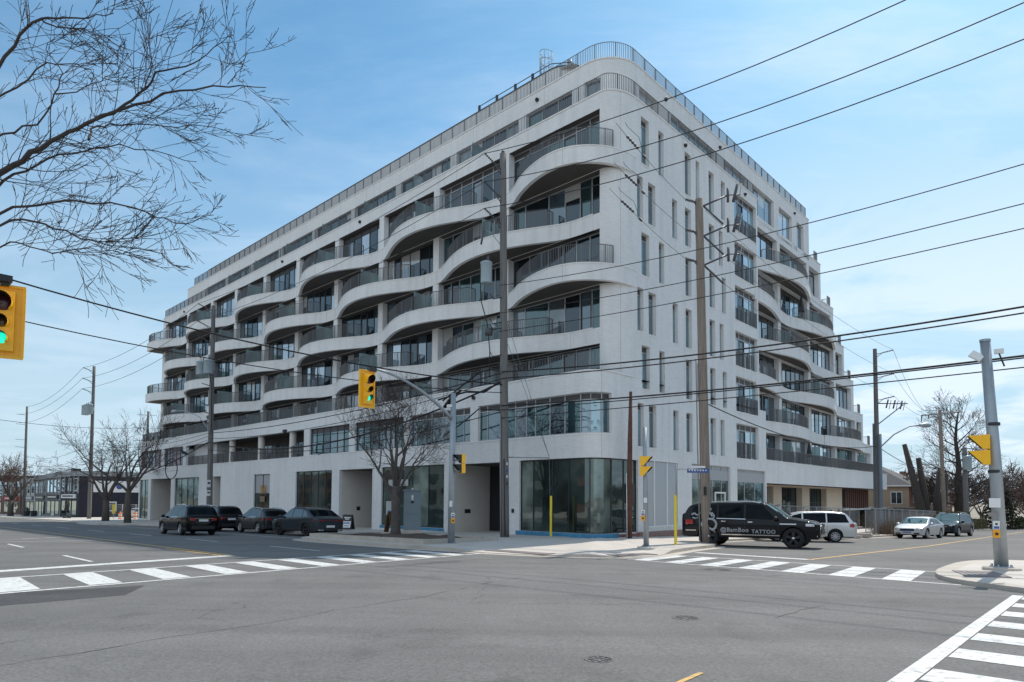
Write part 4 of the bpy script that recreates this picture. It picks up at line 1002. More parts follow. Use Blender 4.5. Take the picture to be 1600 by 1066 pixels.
# ================================================================ POLES, SIGNALS, WIRES
def wood(name,c1,c2):
    m=bpy.data.materials.new(name); m.use_nodes=True; n,L=nodes_of(m); b=n['Principled BSDF']; b.inputs['Roughness'].default_value=.9; b.inputs['Specular IOR Level'].default_value=.2
    tc=n.new('ShaderNodeTexCoord'); mp=n.new('ShaderNodeMapping'); mp.inputs['Scale'].default_value=(9,9,.35); L.new(tc.outputs['Object'],mp.inputs[0])
    no=n.new('ShaderNodeTexNoise'); no.inputs['Scale'].default_value=2; no.inputs['Detail'].default_value=8; no.inputs['Roughness'].default_value=.7; L.new(mp.outputs[0],no.inputs['Vector'])
    r=n.new('ShaderNodeMapRange'); L.new(no.outputs['Fac'],r.inputs[0]); r.inputs[1].default_value=.3; r.inputs[2].default_value=.7
    mx=n.new('ShaderNodeMix'); mx.data_type='RGBA'; L.new(r.outputs[0],mx.inputs[0]); mx.inputs[6].default_value=(*c1,1); mx.inputs[7].default_value=(*c2,1); L.new(mx.outputs[2],b.inputs['Base Color'])
    bp=n.new('ShaderNodeBump'); bp.inputs['Strength'].default_value=.6; bp.inputs['Distance'].default_value=.02; L.new(no.outputs['Fac'],bp.inputs['Height']); L.new(bp.outputs[0],b.inputs['Normal'])
    return m
M_WOOD=wood('weathered_pole',(.10,.095,.092),(.235,.225,.215)); M_WOODB=wood('brown_pole',(.16,.125,.10),(.33,.28,.24))
M_STEEL=mat('galvanised_pole',(.34,.37,.39),.5,.55,var=.12,vscale=2.5)
M_RUSTY=mat('rusty_steel',(.13,.06,.045),.85,.2,var=.4,vscale=3)
M_SIGY=mat('signal_yellow',(.95,.50,.012),.45,coat=.2); M_SIGB=mat('signal_black',(.012,.012,.014),.5)
M_LRED=mat('lens_red_off',(.06,.012,.015),.25,coat=.5); M_LAMB=mat('lens_amber_off',(.07,.045,.012),.25,coat=.5)
M_LGRN=mat('lens_green_lit',(.02,.45,.30),.3,emit=(.02,.85,.55),estr=.9)
M_WIRE=mat('wire_black',(.012,.012,.013),.7); M_WIREG=mat('wire_grey',(.16,.16,.165),.5,.5); M_POLY=mat('insulator',(.07,.07,.08),.5)
M_TRANS=mat('transformer_grey',(.34,.42,.46),.45,.1,var=.08); M_YGUARD=mat('yellow_guard',(.78,.60,.03),.5)
M_WHT=mat('white_plate',(.75,.75,.74),.6); M_BLUES=mat('sign_blue',(.045,.10,.30),.5); M_ORG=mat('button_orange',(.85,.38,.02),.5)
def V3(*a): return Vector(a)
DUm=-dA; DVm=-dB
def sag_pts(a,b,sag,n=24):
    return [a.lerp(b,i/n)-Vector((0,0,4*sag*(i/n)*(1-i/n))) for i in range(n+1)]
def arm_insulator(mb,base,dirv,L,rise,m=None):
    """steel bracket with a finned insulator, returns its tip"""
    tip=base+dirv*L+Vector((0,0,rise)); mid=base.lerp(tip,.45)
    mb.cyl(base,mid,.035,M_POLY,6); mb.cyl(base-Vector((0,0,.32)),mid,.028,M_POLY,5)
    ax=(tip-mid); l=ax.length; prof=[(.02,0)]
    k=6
    for i in range(k): prof+=[(.03,l*(i+.2)/k),(.085,l*(i+.45)/k),(.03,l*(i+.7)/k)]
    prof+=[(.03,l)]; mb.lathe(mid,prof,M_POLY,8,axis=ax); return tip
def transformer(u,v,z,parent,w=.27,h=.95,du=(0,0)):
    mb=MB(); o=P(u,v,z); mb.lathe(o,[(0,0),(w*.95,.0),(w,.04),(w,h*.9),(w*1.05,h*.91),(w*1.05,h*.96),(w*.6,h*1.02),(0,h*1.03)],M_TRANS,18)
    for a in (0,1.2): 
        q=o+Vector((math.cos(a)*w*.4,math.sin(a)*w*.4,h)); mb.lathe(q,[(.03,0),(.055,.05),(.03,.1),(.055,.15),(.03,.2),(.05,.25),(.02,.32),(0,.34)],M_POLY,8)
    mb.box(o+DVm*0+dB*(w+.05)+Vector((0,0,h*.5)),.1,.14,.5,M_STEEL)
    return mb.build('transformer',parent)
def wood_pole(u,v,z0,z1,r0,r1,label,lean=(0,0),m=None,group='wooden utility poles'):
    t=thing('utility_pole',P(u,v,z0),label,'utility pole',group)
    mb=MB(); N=14; pts=[P(u+lean[0]*(i/N),v+lean[1]*(i/N),z0-.1+(z1-z0+.1)*i/N) for i in range(N+1)]; rr_=[r0+(r1-r0)*i/N for i in range(N+1)]
    mb.tube(pts,rr_,m or M_WOOD,12); mb.build('pole_shaft',t); return t
# --- centre pole
cp_=wood_pole(3.97,-4.35,.15,20.3,.235,.165,'tall weathered wooden pole with one can transformer in front of the wave balconies',(.22,-.1))
mb=MB(); TIP={}
for k,z in enumerate((19.35,17.85,16.45)):
    q=MB(); TIP[k]=arm_insulator(q,P(4.18,-4.5,z),(DVm*.9+dA*.25).normalized(),1.05,.65); q.build('insulator_bracket',cp_)
mb=MB(); mb.lathe(P(4.19,-4.45,20.3),[(.03,0),(.09,.06),(.10,.12),(.05,.18),(0,.2)],M_POLY,8); mb.build('pole_cap',cp_)
transformer(4.75,-5.05,13.35,cp_,.30,1.15)
mb=MB(); b0=P(4.1,-4.4,14.4); 
mb.tube([P(4.1,-4.45,15.2),P(4.35,-5.1,15.9),P(4.5,-5.5,16.0)],.02,M_STEEL,5); mb.cyl(P(4.5,-5.5,16.),P(4.75,-5.45,15.3),.05,M_POLY,7); mb.cyl(P(4.35,-5.1,16.0),P(4.3,-5.15,16.5),.05,M_POLY,7); mb.build('fuse_cutout',cp_)
mb=MB(); pts=[P(4.9,-5.2,14.5),P(4.95,-5.3,14.),P(4.95,-5.25,12.5),P(4.6,-5.1,11.2),P(4.5,-5.,9.8),P(4.5,-5.,8.4)]; mb.tube(pts,.03,M_WIRE,6); mb.build('drop_cable',cp_)
mb=MB()
for z in (12.6,11.3,11.0,9.6): mb=MB(); mb.tube([P(4.0,-4.5,z),P(4.35,-4.95,z-.12),P(4.5,-5.0,z+.15)],.025,M_SIGB,5); mb.build('cable_bracket',cp_)
mb=MB(); mb.lathe(P(4.6,-5.0,10.6),[(0,0),(.2,.02),(.22,.25),(.1,.4),(0,.42)],M_POLY,9); mb.build('cable_spool',cp_)
mb=MB(); mb.lathe(P(4.45,-4.8,10.9),[(0,0),(.16,.02),(.16,.3),(0,.34)],M_STEEL,9); mb.build('cable_spool',cp_)
mb=MB(); mb.tube([P(4.0,-4.62,.3),P(4.05,-4.66,6.5)],.035,mat('conduit_grey',(.25,.25,.25),.6),6); mb.tube([P(3.78,-4.52,.3),P(3.83,-4.58,4.2)],.025,M_SIGB,6); mb.build('conduit',cp_)
mb=MB()
for k in range(11): mb.box(P(4.0+.235,-4.38,3.2+k*.17),.05,.07,.12,M_SIGB,ang(1,0))
mb.build('number_tags',cp_)
mb=MB()
for z,m in ((3.95,M_WHT),(3.6,M_BLUES),(3.3,M_WHT),(2.95,M_RUSTY)): mb.box(P(3.78,-4.42,z),.04,.10,.14,m,ang(0,1))
mb.build('reflector_tags',cp_)
mb=MB(); mb.cyl(P(3.95,-4.3,4.30),P(2.55,-2.55,4.30),.03,M_STEEL,7); mb.cyl(P(2.55,-2.55,4.42),P(2.45,-2.5,.3),.014,M_WIREG,5); mb.cyl(P(3.95,-4.25,10.2),P(2.55,-2.55,4.4),.012,M_WIREG,5); mb.cyl(P(4.0,-4.2,11.3),P(2.6,-2.5,4.4),.012,M_WIREG,5); mb.build('guy_strut',cp_)
def guard(u,v,z0,z1,label):
    mb=MB(); o=P(u,v,z0); mb.lathe(o,[(.062,0),(.062,z1-z0-.05),(.05,z1-z0),(0,z1-z0)],M_YGUARD,10); return tag(mb.build('guy_guard',origin=o),label,'guy guard','yellow guards on the guy wires')
guard(2.45,-2.5,.25,2.33,'yellow guy wire guard standing in front of the curved corner shop glass')
guard(-4.9,-2.9,.2,2.4,'yellow guard at the foot of the thin street name post beside the black limousine SUV')
# --- street name sign on its own thin post
t=thing('street_sign',P(-4.93,-2.9,.2),'thin grey post with a blue street name blade on a side arm','street sign')
mb=MB(); mb.cyl(P(-4.93,-2.9,2.3),P(-4.93,-2.9,3.75),.035,M_STEEL,8); mb.build('post',t)
mb=MB(); mb.cyl(P(-4.93,-2.9,3.5),P(-5.75,-2.1,3.5),.022,M_STEEL,6); mb.build('bracket',t)
mb=MB(); a_=ang(-.82,.8); c=P(-5.62,-2.22,3.45); mb.box(c,.95,.03,.20,M_BLUES,a_); 
for k in range(7): mb.box(P(-5.35-.085*k,-2.49+.083*k,3.455)-(dA*.0+Vector((math.sin(a_),-math.cos(a_),0)))*-.02,.055,.008,.07 if k%3 else .05,M_WHT,a_)
mb.box(c+Vector((0,0,.155)),.62,.028,.09,M_WHT,a_); mb.build('name_blade',t)
# --- rusty short pole
t=thing('steel_pole',P(-.75,-.15,.3),'short rusty brown steel pole standing at the building corner','steel pole')
mb=MB(); mb.tube([P(-.75,-.15,.15),P(-.78,-.1,5.2),P(-.8,-.05,7.7)],[.15,.12,.075],M_RUSTY,10); mb.build('pole_shaft',t)
mb=MB(); mb.tube([P(-.75,-.15,.2),P(-.74,-.33,.25),P(-.72,-.33,3.5)],.02,M_WHT,5); mb.build('conduit',t)
# --- right wooden pole
rp=wood_pole(-4.51,.73,.1,16.9,.25,.19,'broad brown wooden pole standing in front of the black limousine SUV',(.2,-.1),M_WOODB)
RT=[]
for k,z in enumerate((16.7,15.2,13.75)):
    q=MB(); b=P(-4.35,.62,z); 
    tp=arm_insulator(q,b,(dA*.55-dB*.75).normalized(),.75,.12); RT.append(tp)
    # fused switch on the other side
    e=P(-4.55,.75,z-.35)+(DUm*.5+dB*.5).normalized()*1.15+Vector((0,0,.75)); q.cyl(P(-4.4,.65,z-.2),e,.045,M_POLY,6)
    d=(DUm*.6+dB*.4).normalized(); q.cyl(e+Vector((0,0,.35)),e-Vector((0,0,.35)),.06,M_POLY,7); q.cyl(e+d*.45+Vector((0,0,.5)),e+d*.25-Vector((0,0,.35)),.07,M_POLY,7); q.cyl(e+d*.65+Vector((0,0,.55)),e+d*.5-Vector((0,0,.4)),.025,M_STEEL,5); q.cyl(e,e+d*.6,.025,M_SIGB,5)
    q.cyl(P(-4.45,.75,z-.1),P(-4.45,.75,z-.1)+d*.95-Vector((0,0,1.0)),.045,M_POLY,7)
    q.build('switch_gear',rp)
mb=MB(); mb.tube([P(-4.30,.48,.2),P(-4.2,.5,5.),P(-4.15,.5,9.)],.03,mat('conduit_grey',(.2,.2,.2)),6); mb.box(P(-4.6,.45,2.6),.06,.12,.4,M_SIGB,ang(0,1)); mb.build('conduit',rp)
# --- left pole with two transformers and street lamp
lp=wood_pole(40.5,-4.6,-.35,19.6,.26,.17,'tall wooden pole with two can transformers and a cobra street lamp, behind the parked cars',(.4,.0))
LT=[]
for z in (19.1,17.5,16.15):
    q=MB(); LT.append(arm_insulator(q,P(40.8,-4.75,z),(DVm*.8+dA*.6).normalized(),1.2,.6)); q.build('insulator_bracket',lp)
transformer(41.4,-5.3,13.2,lp,.42,1.25); transformer(40.3,-5.1,13.2,lp,.42,1.25)
mb=MB(); mb.tube([P(41.3,-5.3,14.4),P(41.4,-5.6,15.2),P(40.9,-5.2,16.0)],.03,M_POLY,5); mb.tube([P(40.2,-5.1,13.6),P(39.8,-5.0,12.),P(39.8,-4.9,9.),P(40.4,-4.7,8.0)],.035,M_WIRE,6); mb.build('drop_cable',lp)
mb=MB()
for z in (12.2,10.4,9.7,8.8): mb=MB(); mb.tube([P(40.7,-4.8,z),P(41.,-5.4,z+.2)],.04,M_POLY,5); mb.build('cable_bracket',lp)
mb=MB(); pts=[P(40.8,-4.7,8.2),P(43.,-4.8,9.6),P(46,-5.,10.4),P(48,-5.1,10.5)]; mb.tube(pts,.04,M_STEEL,6); mb.build('lamp_arm',lp)
mb=MB(); mb.lathe(P(47.8,-5.1,10.5),[(0,0),(.12,.05),(.17,.4),(.2,.8),(.12,1.15),(0,1.3)],M_STEEL,10,axis=dA*1.0+Vector((0,0,.02))); mb.build('lamp_head',lp)
for (zz,hh,w) in ((3.35,.65,.3),(2.5,.5,.32)):
    mb=MB(); mb.box(P(40.15,-4.85,zz),.04,w,hh,M_WHT,ang(1,0)); 
    mb.box(P(40.11,-4.85,zz+.05),.02,w*.7,hh*.25,M_DARKF,ang(1,0)); mb.build('parking_sign',lp)
p2=wood_pole(79.,-4.6,-.75,19.3,.25,.17,'far wooden pole with a cluster of transformers standing before the low shops',(.3,0))
for du in (.6,-.4,1.5): transformer(79.2+du,-5.1,12.9,p2,.42,1.3)
LT2=[]
for z in (18.6,17.2,15.8):
    q=MB(); LT2.append(arm_insulator(q,P(79.2,-4.75,z),(DVm*.8+dA*.6).normalized(),1.2,.45)); q.build('insulator_bracket',p2)
p3=wood_pole(120,-4.6,-1.3,17.8,.26,.16,'slim farthest wooden pole on the left, before the brick shop',(.8,0)); LT3=[P(120.8,-4.8,17.8),P(120.8,-5.6,16.4),P(120.8,-5.6,14.9)]
mb=MB(); 
for z in (16.3,14.6,11.9,10.6): mb.cyl(P(120.5,-4.7,z),P(121,-6.,z+.1),.04,M_STEEL,5)
mb.build('insulator_bracket',p3)
p4=wood_pole(105.,10.,-1.6,17.1,.26,.17,'wooden pole half hidden behind the left end of the apartment block')
mb=MB(); 
for z in (16.4,14.1,11.9): mb.cyl(P(104.2,11.,z),P(105.5,8.4,z),.05,M_STEEL,5)
mb.build('cross_arm',p4)
# off-frame pole carrying the wires over the junction
po=wood_pole(-33.,-4.35,.2,20.3,.235,.165,'wooden pole on the next corner holding the far ends of the crossing wires')
# --- wires
def wire(a,b,sag,r,label,m=None,n=24,grp='overhead wires along the main street'):
    mb=MB(); mid=a.lerp(b,.5); mb.tube(sag_pts(a,b,sag,n),r,m or M_WIRE,5,True); 
    return tag(mb.build('overhead_wire',origin=mid),label,'overhead wire',grp)
ZE=[(TIP[0],P(-33,-5.4,20.0),2.05,.020,'topmost of the three bare wires rising from the centre pole to the upper right'),
(TIP[1],P(-33,-5.4,18.4),2.2,.020,'middle of the three bare wires rising from the centre pole to the upper right'),
(TIP[2],P(-33,-5.4,17.0),1.85,.020,'lowest of the three bare wires rising from the centre pole to the upper right')]
for a,b,s,r,l in ZE: wire(a,b,s,r,l)
for z,s,r,l in ((13.15,1.25,.018,'thin wire crossing the right brick front at its middle, upper of three'),(11.7,.95,.018,'thin wire crossing the right brick front at its middle, second of three'),(10.75,.72,.018,'thin wire crossing the right brick front at its middle, lowest of three')):
    wire(P(4.05,-4.8,z),P(-33,-4.8,z),s,r,l)
for z,s,r,l in ((8.68,.88,.034,'thick black cable crossing in front of the right brick front, upper of the pair'),(8.34,.72,.026,'black cable just under the thickest one, crossing the right brick front'),(6.93,.55,.034,'thick cable over the low signal head, topmost of the lower three'),(6.72,.40,.022,'thin cable over the low signal head, second of the lower three'),(6.30,.25,.020,'thin cable over the low signal head, lowest of the lower three')):
    wire(P(4.0,-4.62,z),P(-33,-4.6,z),s,r,l)
for k in range(3): 
    wire(TIP[k],LT[k],[.75,.8,.75][k],.016,'bare wire from the centre pole to the left pole, %s of three'%['topmost','middle','lowest'][k])
    wire(LT[k],LT2[k],[1.0,1.0,.9][k],.02,'bare wire from the left pole on to the far pole, %s of three'%['topmost','middle','lowest'][k])
    wire(LT2[k],LT3[k],[1.2,1.2,1.2][k],.022,'bare wire between the two farthest poles on the left, %s of three'%['topmost','middle','lowest'][k])
wire(P(4,-4.7,8.6),P(40.6,-4.8,7.9),.55,.03,'black cable between the centre and left poles, just above the third floor band')
wire(P(4,-4.7,8.3),P(40.6,-4.8,7.4),.75,.022,'thin black cable between the centre and left poles with a splice box')
mb=MB(); o=P(26.5,-4.8,7.15); mb.box(o,.5,.12,.16,M_WIRE,ang(1,0)); mb.lathe(o-Vector((0,0,.3)),[(0,0),(.12,.05),(.12,.2),(0,.3)],M_WIRE,8); tag(mb.build('splice_case',origin=o),'small black splice case hanging on the cable between the centre and left poles','cable box')
wire(P(4.05,-4.7,8.1),P(40.6,-4.8,7.1),1.75,.05,'thick sagging cable bundle passing behind the street tree between centre and left poles')
wire(P(4.05,-4.7,6.6),P(40.6,-4.8,6.4),1.0,.025,'lower thin cable behind the street tree between the centre and left poles')
wire(P(40.6,-4.8,7.1),P(79,-4.8,4.6),1.3,.05,'thick cable drooping from the left pole toward the far pole, beside the bare trees')
for k,z in enumerate((9.2,7.9,6.9,6.3)):
    wire(P(40.7,-4.8,7.9-k*.3),P(79,-4.8,z-.3),.8,.02,'cable from the left pole past the far trees, %s of four'%['first','second','third','fourth'][k])
    wire(P(79,-4.8,z-.3),P(120.5,-4.8,z),1.1,.022,'low cable between the two farthest left poles, %s of four'%['first','second','third','fourth'][k])
# slack loops
def loop(c,r,rv,label,rad=.035):
    mb=MB(); pts=[c+dA*(math.cos(2*PI*i/22)*r)+Vector((0,0,math.sin(2*PI*i/22)*rv)) for i in range(23)]; mb.tube(pts,rad,M_WIRE,6,False); return tag(mb.build('cable_loop',origin=c),label,'cable loop')
loop(P(49.6,-4.8,4.9),1.6,1.0,'coiled black slack loop hanging from the cable left of the left pole',.045)
loop(P(21.5,-4.8,5.55),.45,.4,'small black slack loop hanging before the second floor windows',.02)
mb=MB(); o=P(46.5,-4.8,6.4); mb.tube([o-dA*1.1+Vector((0,0,-.2)),o,o+dA*.9+Vector((0,0,.35))],[.08,.17,.06],M_WIRE,8); tag(mb.build('splice_case',origin=o),'black splice sleeve on the thick cable left of the left pole','cable box')
mb=MB(); o=P(7.0,-4.75,8.0); mb.tube([o+dA*1.3+Vector((0,0,-.75)),o+dA*.5+Vector((0,0,-.2)),o],[.10,.15,.05],M_WIRE,8); 
mb.tube([P(4.1,-4.7,8.9),P(5.5,-4.75,8.85),P(7.2,-4.8,8.1),P(8.4,-4.8,7.6)],.04,M_WIRE,6); mb.tube([P(4.1,-4.7,8.15),P(5.2,-4.7,7.75),P(6.6,-4.75,7.9),P(8.8,-4.8,7.7)],.05,M_WIRE,6); mb.tube([P(4.1,-4.65,6.7),P(5.6,-4.7,6.9),P(7.0,-4.7,6.2),P(8.3,-4.7,5.7)],.035,M_WIRE,6)
tag(mb.build('cable_bundle',origin=o),'tangle of black cables and sleeve just left of the centre pole','cable bundle')
# cables across the main street, from centre pole toward the near left
wire(P(4,-4.6,8.02),P(14.2,-36,13.4),1.35,.033,'thick black cable dropping from the upper left sky across the left end of the building',grp='cables across the main street')
wire(P(4,-4.6,7.6),P(14.2,-36,11.2),1.25,.022,'thinner black cable behind the near left signal head, crossing below the thick one',grp='cables across the main street')
wire(P(105,9.,14.1),P(60,-38,13.2),2.0,.03,'cable low in the left sky running behind the far trees',grp='cables across the main street')
# spans on to the side street poles
J=[P(-3.55,-5.4,18.42),P(-3.45,-5.4,16.7),P(-3.2,-5.4,15.65)]
for k in range(3):
    a,b=J[k],RT[k]; mb=MB(); mb.tube(sag_pts(a,b,.12,10),.012,M_WIREG,5); d=(b-a).normalized()
    for t0,t1,r in ((.14,.30,.07),(.36,.40,.06)): 
        n=5; pr=[]; l=(t1-t0)*(b-a).length
        for i in range(n): pr+=[(r*.4,l*i/n),(r,l*(i+.5)/n),(r*.4,l*(i+.9)/n)]
        mb.lathe(a+(b-a)*t0-Vector((0,0,.12*4*t0*(1-t0))),pr,M_POLY,7,axis=d)
    mb.tube([a+(b-a)*.36,a+(b-a)*.2+Vector((.35,0,.1)),a+Vector((.5,.2,.0)),a+Vector((.42,.1,.1))],.012,M_WIREG,4)
    tag(mb.build('tap_wire',origin=a.lerp(b,.5)),'slack tap wire with insulator running to the broad brown pole, %s of three'%['topmost','middle','lowest'][k],'overhead wire','tap wires over the right brick front')
bp_=wood_pole(-3.5,34.9,-.55,15.6,.22,.16,'slim dark wooden pole with street lamp standing just right of the apartment block',(0,0))
mb=MB(); mb.tube([P(-3.8,34.6,-.6),P(-3.8,34.6,8.)],.16,mat('pole_sleeve',(.14,.18,.23),.6,.2),10); mb.tube([P(-3.2,35.,-.6),P(-3.25,35.,9.)],.1,mat('pole_sleeve',(.14,.18,.23)),8); mb.build('conduit',bp_)
mb=MB(); mb.tube([P(-3.5,34.9,6.6),P(-4.6,35.9,8.0),P(-5.6,36.9,8.75),P(-6.3,37.5,8.85)],.06,M_STEEL,7); mb.build('lamp_arm',bp_)
mb=MB(); mb.lathe(P(-6.2,37.4,8.85),[(0,0),(.10,.05),(.13,.3),(.22,.55),(.2,.9),(.1,1.1),(0,1.15)],M_STEEL,12,axis=(DUm+dB).normalized()); mb.build('lamp_head',bp_)
BT=[]
for z in (15.1,13.0,11.0):
    q=MB(); b=P(-3.5,34.9,z); tp=arm_insulator(q,b,(DUm*.8+dB*.5).normalized(),1.5,.35); BT.append(tp); q.build('insulator_bracket',bp_)
mb=MB()
for k in range(3):
    e=P(-4.3-k*.45,35.2+k*.4,10.7-.05*k); mb.cyl(e+Vector((.1,0,.35)),e-Vector((.1,0,.4)),.06,M_POLY,6); mb.cyl(e+Vector((.35,0,.3)),e+Vector((.15,0,-.5)),.025,M_POLY,5)
mb.cyl(P(-3.5,34.9,8.8),P(-5.3,36.2,10.6),.045,M_POLY,5); mb.cyl(P(-3.5,34.9,10.75),P(-5.6,36.4,10.7),.05,M_POLY,5); mb.build('fuse_cutout',bp_)
for k in range(3): wire(P(-4.5,.9,16.4-k*1.45),BT[k],.7,.012,'faint wire from the broad brown pole to the street lamp pole, %s of three'%['topmost','middle','lowest'][k],M_WIREG,grp='wires along the side street')
b5=wood_pole(-4.,61.,-.9,12.7,.24,.17,'grey leaning wooden pole with a cross arm beyond the parked cars',(.0,-1.3),M_WOODB)
mb=MB(); mb.cyl(P(-4.+1.6,61-1.3-1.2,12.1),P(-4.-1.8,61-1.3+2.0,12.55),.07,M_WOODB,6); mb.cyl(P(-2.4,58.5,12.1),P(-2.4,58.5,11.4),.06,M_POLY,5); mb.cyl(P(-3.,59.,12.2),P(-3.,59.,11.7),.06,M_POLY,5); mb.build('cross_arm',b5)
for k in range(3): wire(BT[k],P(-3.-.7*k,59.2+.5*k,12.4),1.1,.014,'wire from the street lamp pole to the leaning pole, %s of three'%['topmost','middle','lowest'][k],M_WIREG,grp='wires along the side street')
wire(P(-3.5,34.9,7.0),P(-4,60,5.2),.5,.03,'black cable running low to the leaning pole past the cut trunks',grp='wires along the side street')
wire(P(-4.4,.8,6.9),P(-3.5,34.9,7.0),.9,.03,'black cable from the broad brown pole drooping to the street lamp pole',grp='wires along the side street')
b6=wood_pole(-6.,61.5,-.95,8.4,.3,.24,'shorter wooden pole with a grey transformer beside the big bare tree',(0,0)); transformer(-6.3,61.1,5.8,b6,.42,1.6)
# ================= traffic signals
def signal_head(parent,pos,face,local=None,backboard=True,s=1.0):
    """three lenses, one above the other; face = unit direction it looks to; pos = centre"""
    f=face.normalized(); side=Vector((-f.y,f.x,0)); up=Vector((0,0,1)); rz=math.atan2(f.y,f.x)
    root=None
    mb=MB(); mb.box(pos,.20,.36*s,1.12*s,M_SIGY,rz); head=mb.build('signal_head',parent)
    if backboard:
        mb=MB(); mb.box(pos-f*.02,.03,.66*s,1.36*s,M_SIGY,rz)
        c=pos+f*.004
        for a,b,w,h in ((0,.67,.66,.045),(0,-.67,.66,.045),(.315,0,.045,1.3),(-.315,0,.045,1.3)): mb.box(c+side*a*s+up*b*s,.05,w*s,h*s,M_SIGY,rz)
        mb.build('backboard',head)
    for k,(zz,r,m) in enumerate(((.33,.15,M_LRED),(-.03,.10,M_LAMB),(-.335,.10,M_LGRN))):
        c=pos+up*zz*s+f*.1; mb=MB(); mb.lathe(c,[(r*s,.005),(r*s*.7,.03),(0,.04)],m,18,axis=f); mb.build('lens',head)
        mb=MB(); n=16; vs=[]
        for ring,(dist,rr__) in enumerate(((0,1.06),(1,1.04))):
            for i in range(n+1):
                a=-.28*PI+(1.56*PI)*i/n-.0; a=PI/2-.78*PI+1.56*PI*i/n
                L=(.16+.07*math.sin(a))*dist*s*(1.25 if k==0 else 1)
                vs.append(c+side*(math.cos(a)*r*rr__*s)+up*(math.sin(a)*r*rr__*s)+f*L)
        mb.faces(vs,[(i,i+1,n+2+i,n+1+i) for i in range(n)],M_SIGY,True)
        vs2=[v-(v-c-f*((v-c).dot(f)))*.05 for v in vs]; mb.faces(vs2,[(i,i+1,n+2+i,n+1+i) for i in range(n)],M_SIGB,True); mb.build('visor',head)
    return head
def ped_head(parent,pos,face,vis=None):
    f=face.normalized(); side=Vector((-f.y,f.x,0)); up=Vector((0,0,1)); rz=math.atan2(f.y,f.x)
    mb=MB(); mb.box(pos+up*.2,.16,.34,.37,M_SIGY,rz); mb.box(pos-up*.2,.16,.34,.37,M_SIGY,rz); h=mb.build('pedestrian_signal',parent)
    mb=MB()
    for z in (.2,-.2): mb.box(pos+up*z+f*.085,.02,.30,.32,M_SIGB,rz)
    mb.build('lens',h)
    for z in (.2,-.2):
        mb=MB(); c=pos+up*z+f*.08
        for sgn in (1,-1):
            q=[c+side*sgn*.165+up*.17,c+side*sgn*.165-up*.17,c+side*sgn*.165+up*.17+f*.30]; mb.face(q,vis or M_SIGY); mb.face([x-side*sgn*.006 for x in q],M_SIGB)
        mb.face([c+side*.165+up*.17,c-side*.165+up*.17,c-side*.165+up*.17+f*.30,c+side*.165+up*.17+f*.30],vis or M_SIGY); mb.face([x-up*.006 for x in [c+side*.165+up*.17,c-side*.165+up*.17,c-side*.165+up*.17+f*.30,c+side*.165+up*.17+f*.30]],M_SIGB)
        mb.build('visor',h)
    return h
def button(parent,pos,face):
    f=face.normalized(); rz=math.atan2(f.y,f.x); mb=MB(); mb.box(pos+Vector((0,0,.16)),.04,.14,.22,M_WHT,rz); mb.box(pos+f*.022+Vector((0,0,.10)),.012,.11,.06,M_BLUES,rz); mb.box(pos+f*.022+Vector((0,0,.19)),.012,.05,.05,M_SIGB,rz)
    mb.box(pos-Vector((0,0,.06)),.06,.15,.2,M_ORG,rz); mb.lathe(pos+f*.03-Vector((0,0,.06)),[(.035,0),(.035,.02),(0,.02)],M_SIGB,10,axis=f); return mb.build('push_button',parent)
def steel_base(parent,u,v,z,r=.33):
    mb=MB(); o=P(u,v,z); mb.lathe(o,[(r,-.12),(r,.08),(r*.93,.11),(0,.11)],M_CURB,20)
    mb.lathe(o+Vector((0,0,.1)),[(r*.62,0),(r*.62,.03),(0,.03)],M_STEEL,14)
    for a in range(4): q=o+Vector((math.cos(a*PI/2+.6)*r*.5,math.sin(a*PI/2+.6)*r*.5,.12)); mb.lathe(q,[(.03,0),(.03,.06),(0,.06)],M_STEEL,6)
    return mb.build('base',parent)
# centre signal with curved mast arm
t=thing('traffic_signal',P(1.2,-10.4,.2),'grey signal pole with a curved mast arm and a yellow head before the street tree','traffic signal','signal poles at the junction')
steel_base(t,1.2,-10.4,.2,.36)
mb=MB(); mb.tube([P(1.2,-10.4,.25),P(1.18,-10.42,3.),P(1.1,-10.45,6.5)],[.15,.13,.105],M_STEEL,14); mb.lathe(P(1.1,-10.45,6.5),[(.105,0),(.06,.05),(0,.06)],M_STEEL,12); mb.build('pole_shaft',t)
tip=P(1.0,-14.55,6.95); mb=MB(); A0=P(1.13,-10.5,5.45)
pts=[]; 
for i in range(13):
    k=i/12; p=A0.lerp(Vector((tip.x,tip.y,0))+Vector((0,0,A0.z)),k); p.z=A0.z+(tip.z-A0.z)*math.sin(k*PI/2*.98)**.85; pts.append(p)
mb.tube(pts,[.075-.035*i/12 for i in range(13)],M_STEEL,10); mb.build('mast_arm',t)
mb=MB(); mb.box(tip+Vector((0,0,-.06)),.2,.3,.14,M_DARKF,ang(1,0)); mb.build('bracket',t)
signal_head(t,P(1.0,-14.75,6.15),DUm)
ped_head(t,P(.72,-10.25,3.6),DVm*.9+dA*.45,M_SIGB)
mb=MB(); mb.cyl(P(1.12,-10.35,3.75),P(.78,-10.3,3.75),.03,M_STEEL,6);mb.cyl(P(1.12,-10.35,3.3),P(.78,-10.3,3.3),.03,M_STEEL,6); mb.box(P(1.15,-10.55,6.0),.14,.3,.1,M_WHT,ang(1,.4)); mb.build('bracket',t)
button(t,P(1.0,-10.5,1.32),DUm*.8+DVm*.5); mb=MB(); mb.box(P(1.08,-10.55,1.95),.02,.12,.24,M_WHT,ang(-.8,-.5)); mb.build('sticker',t)
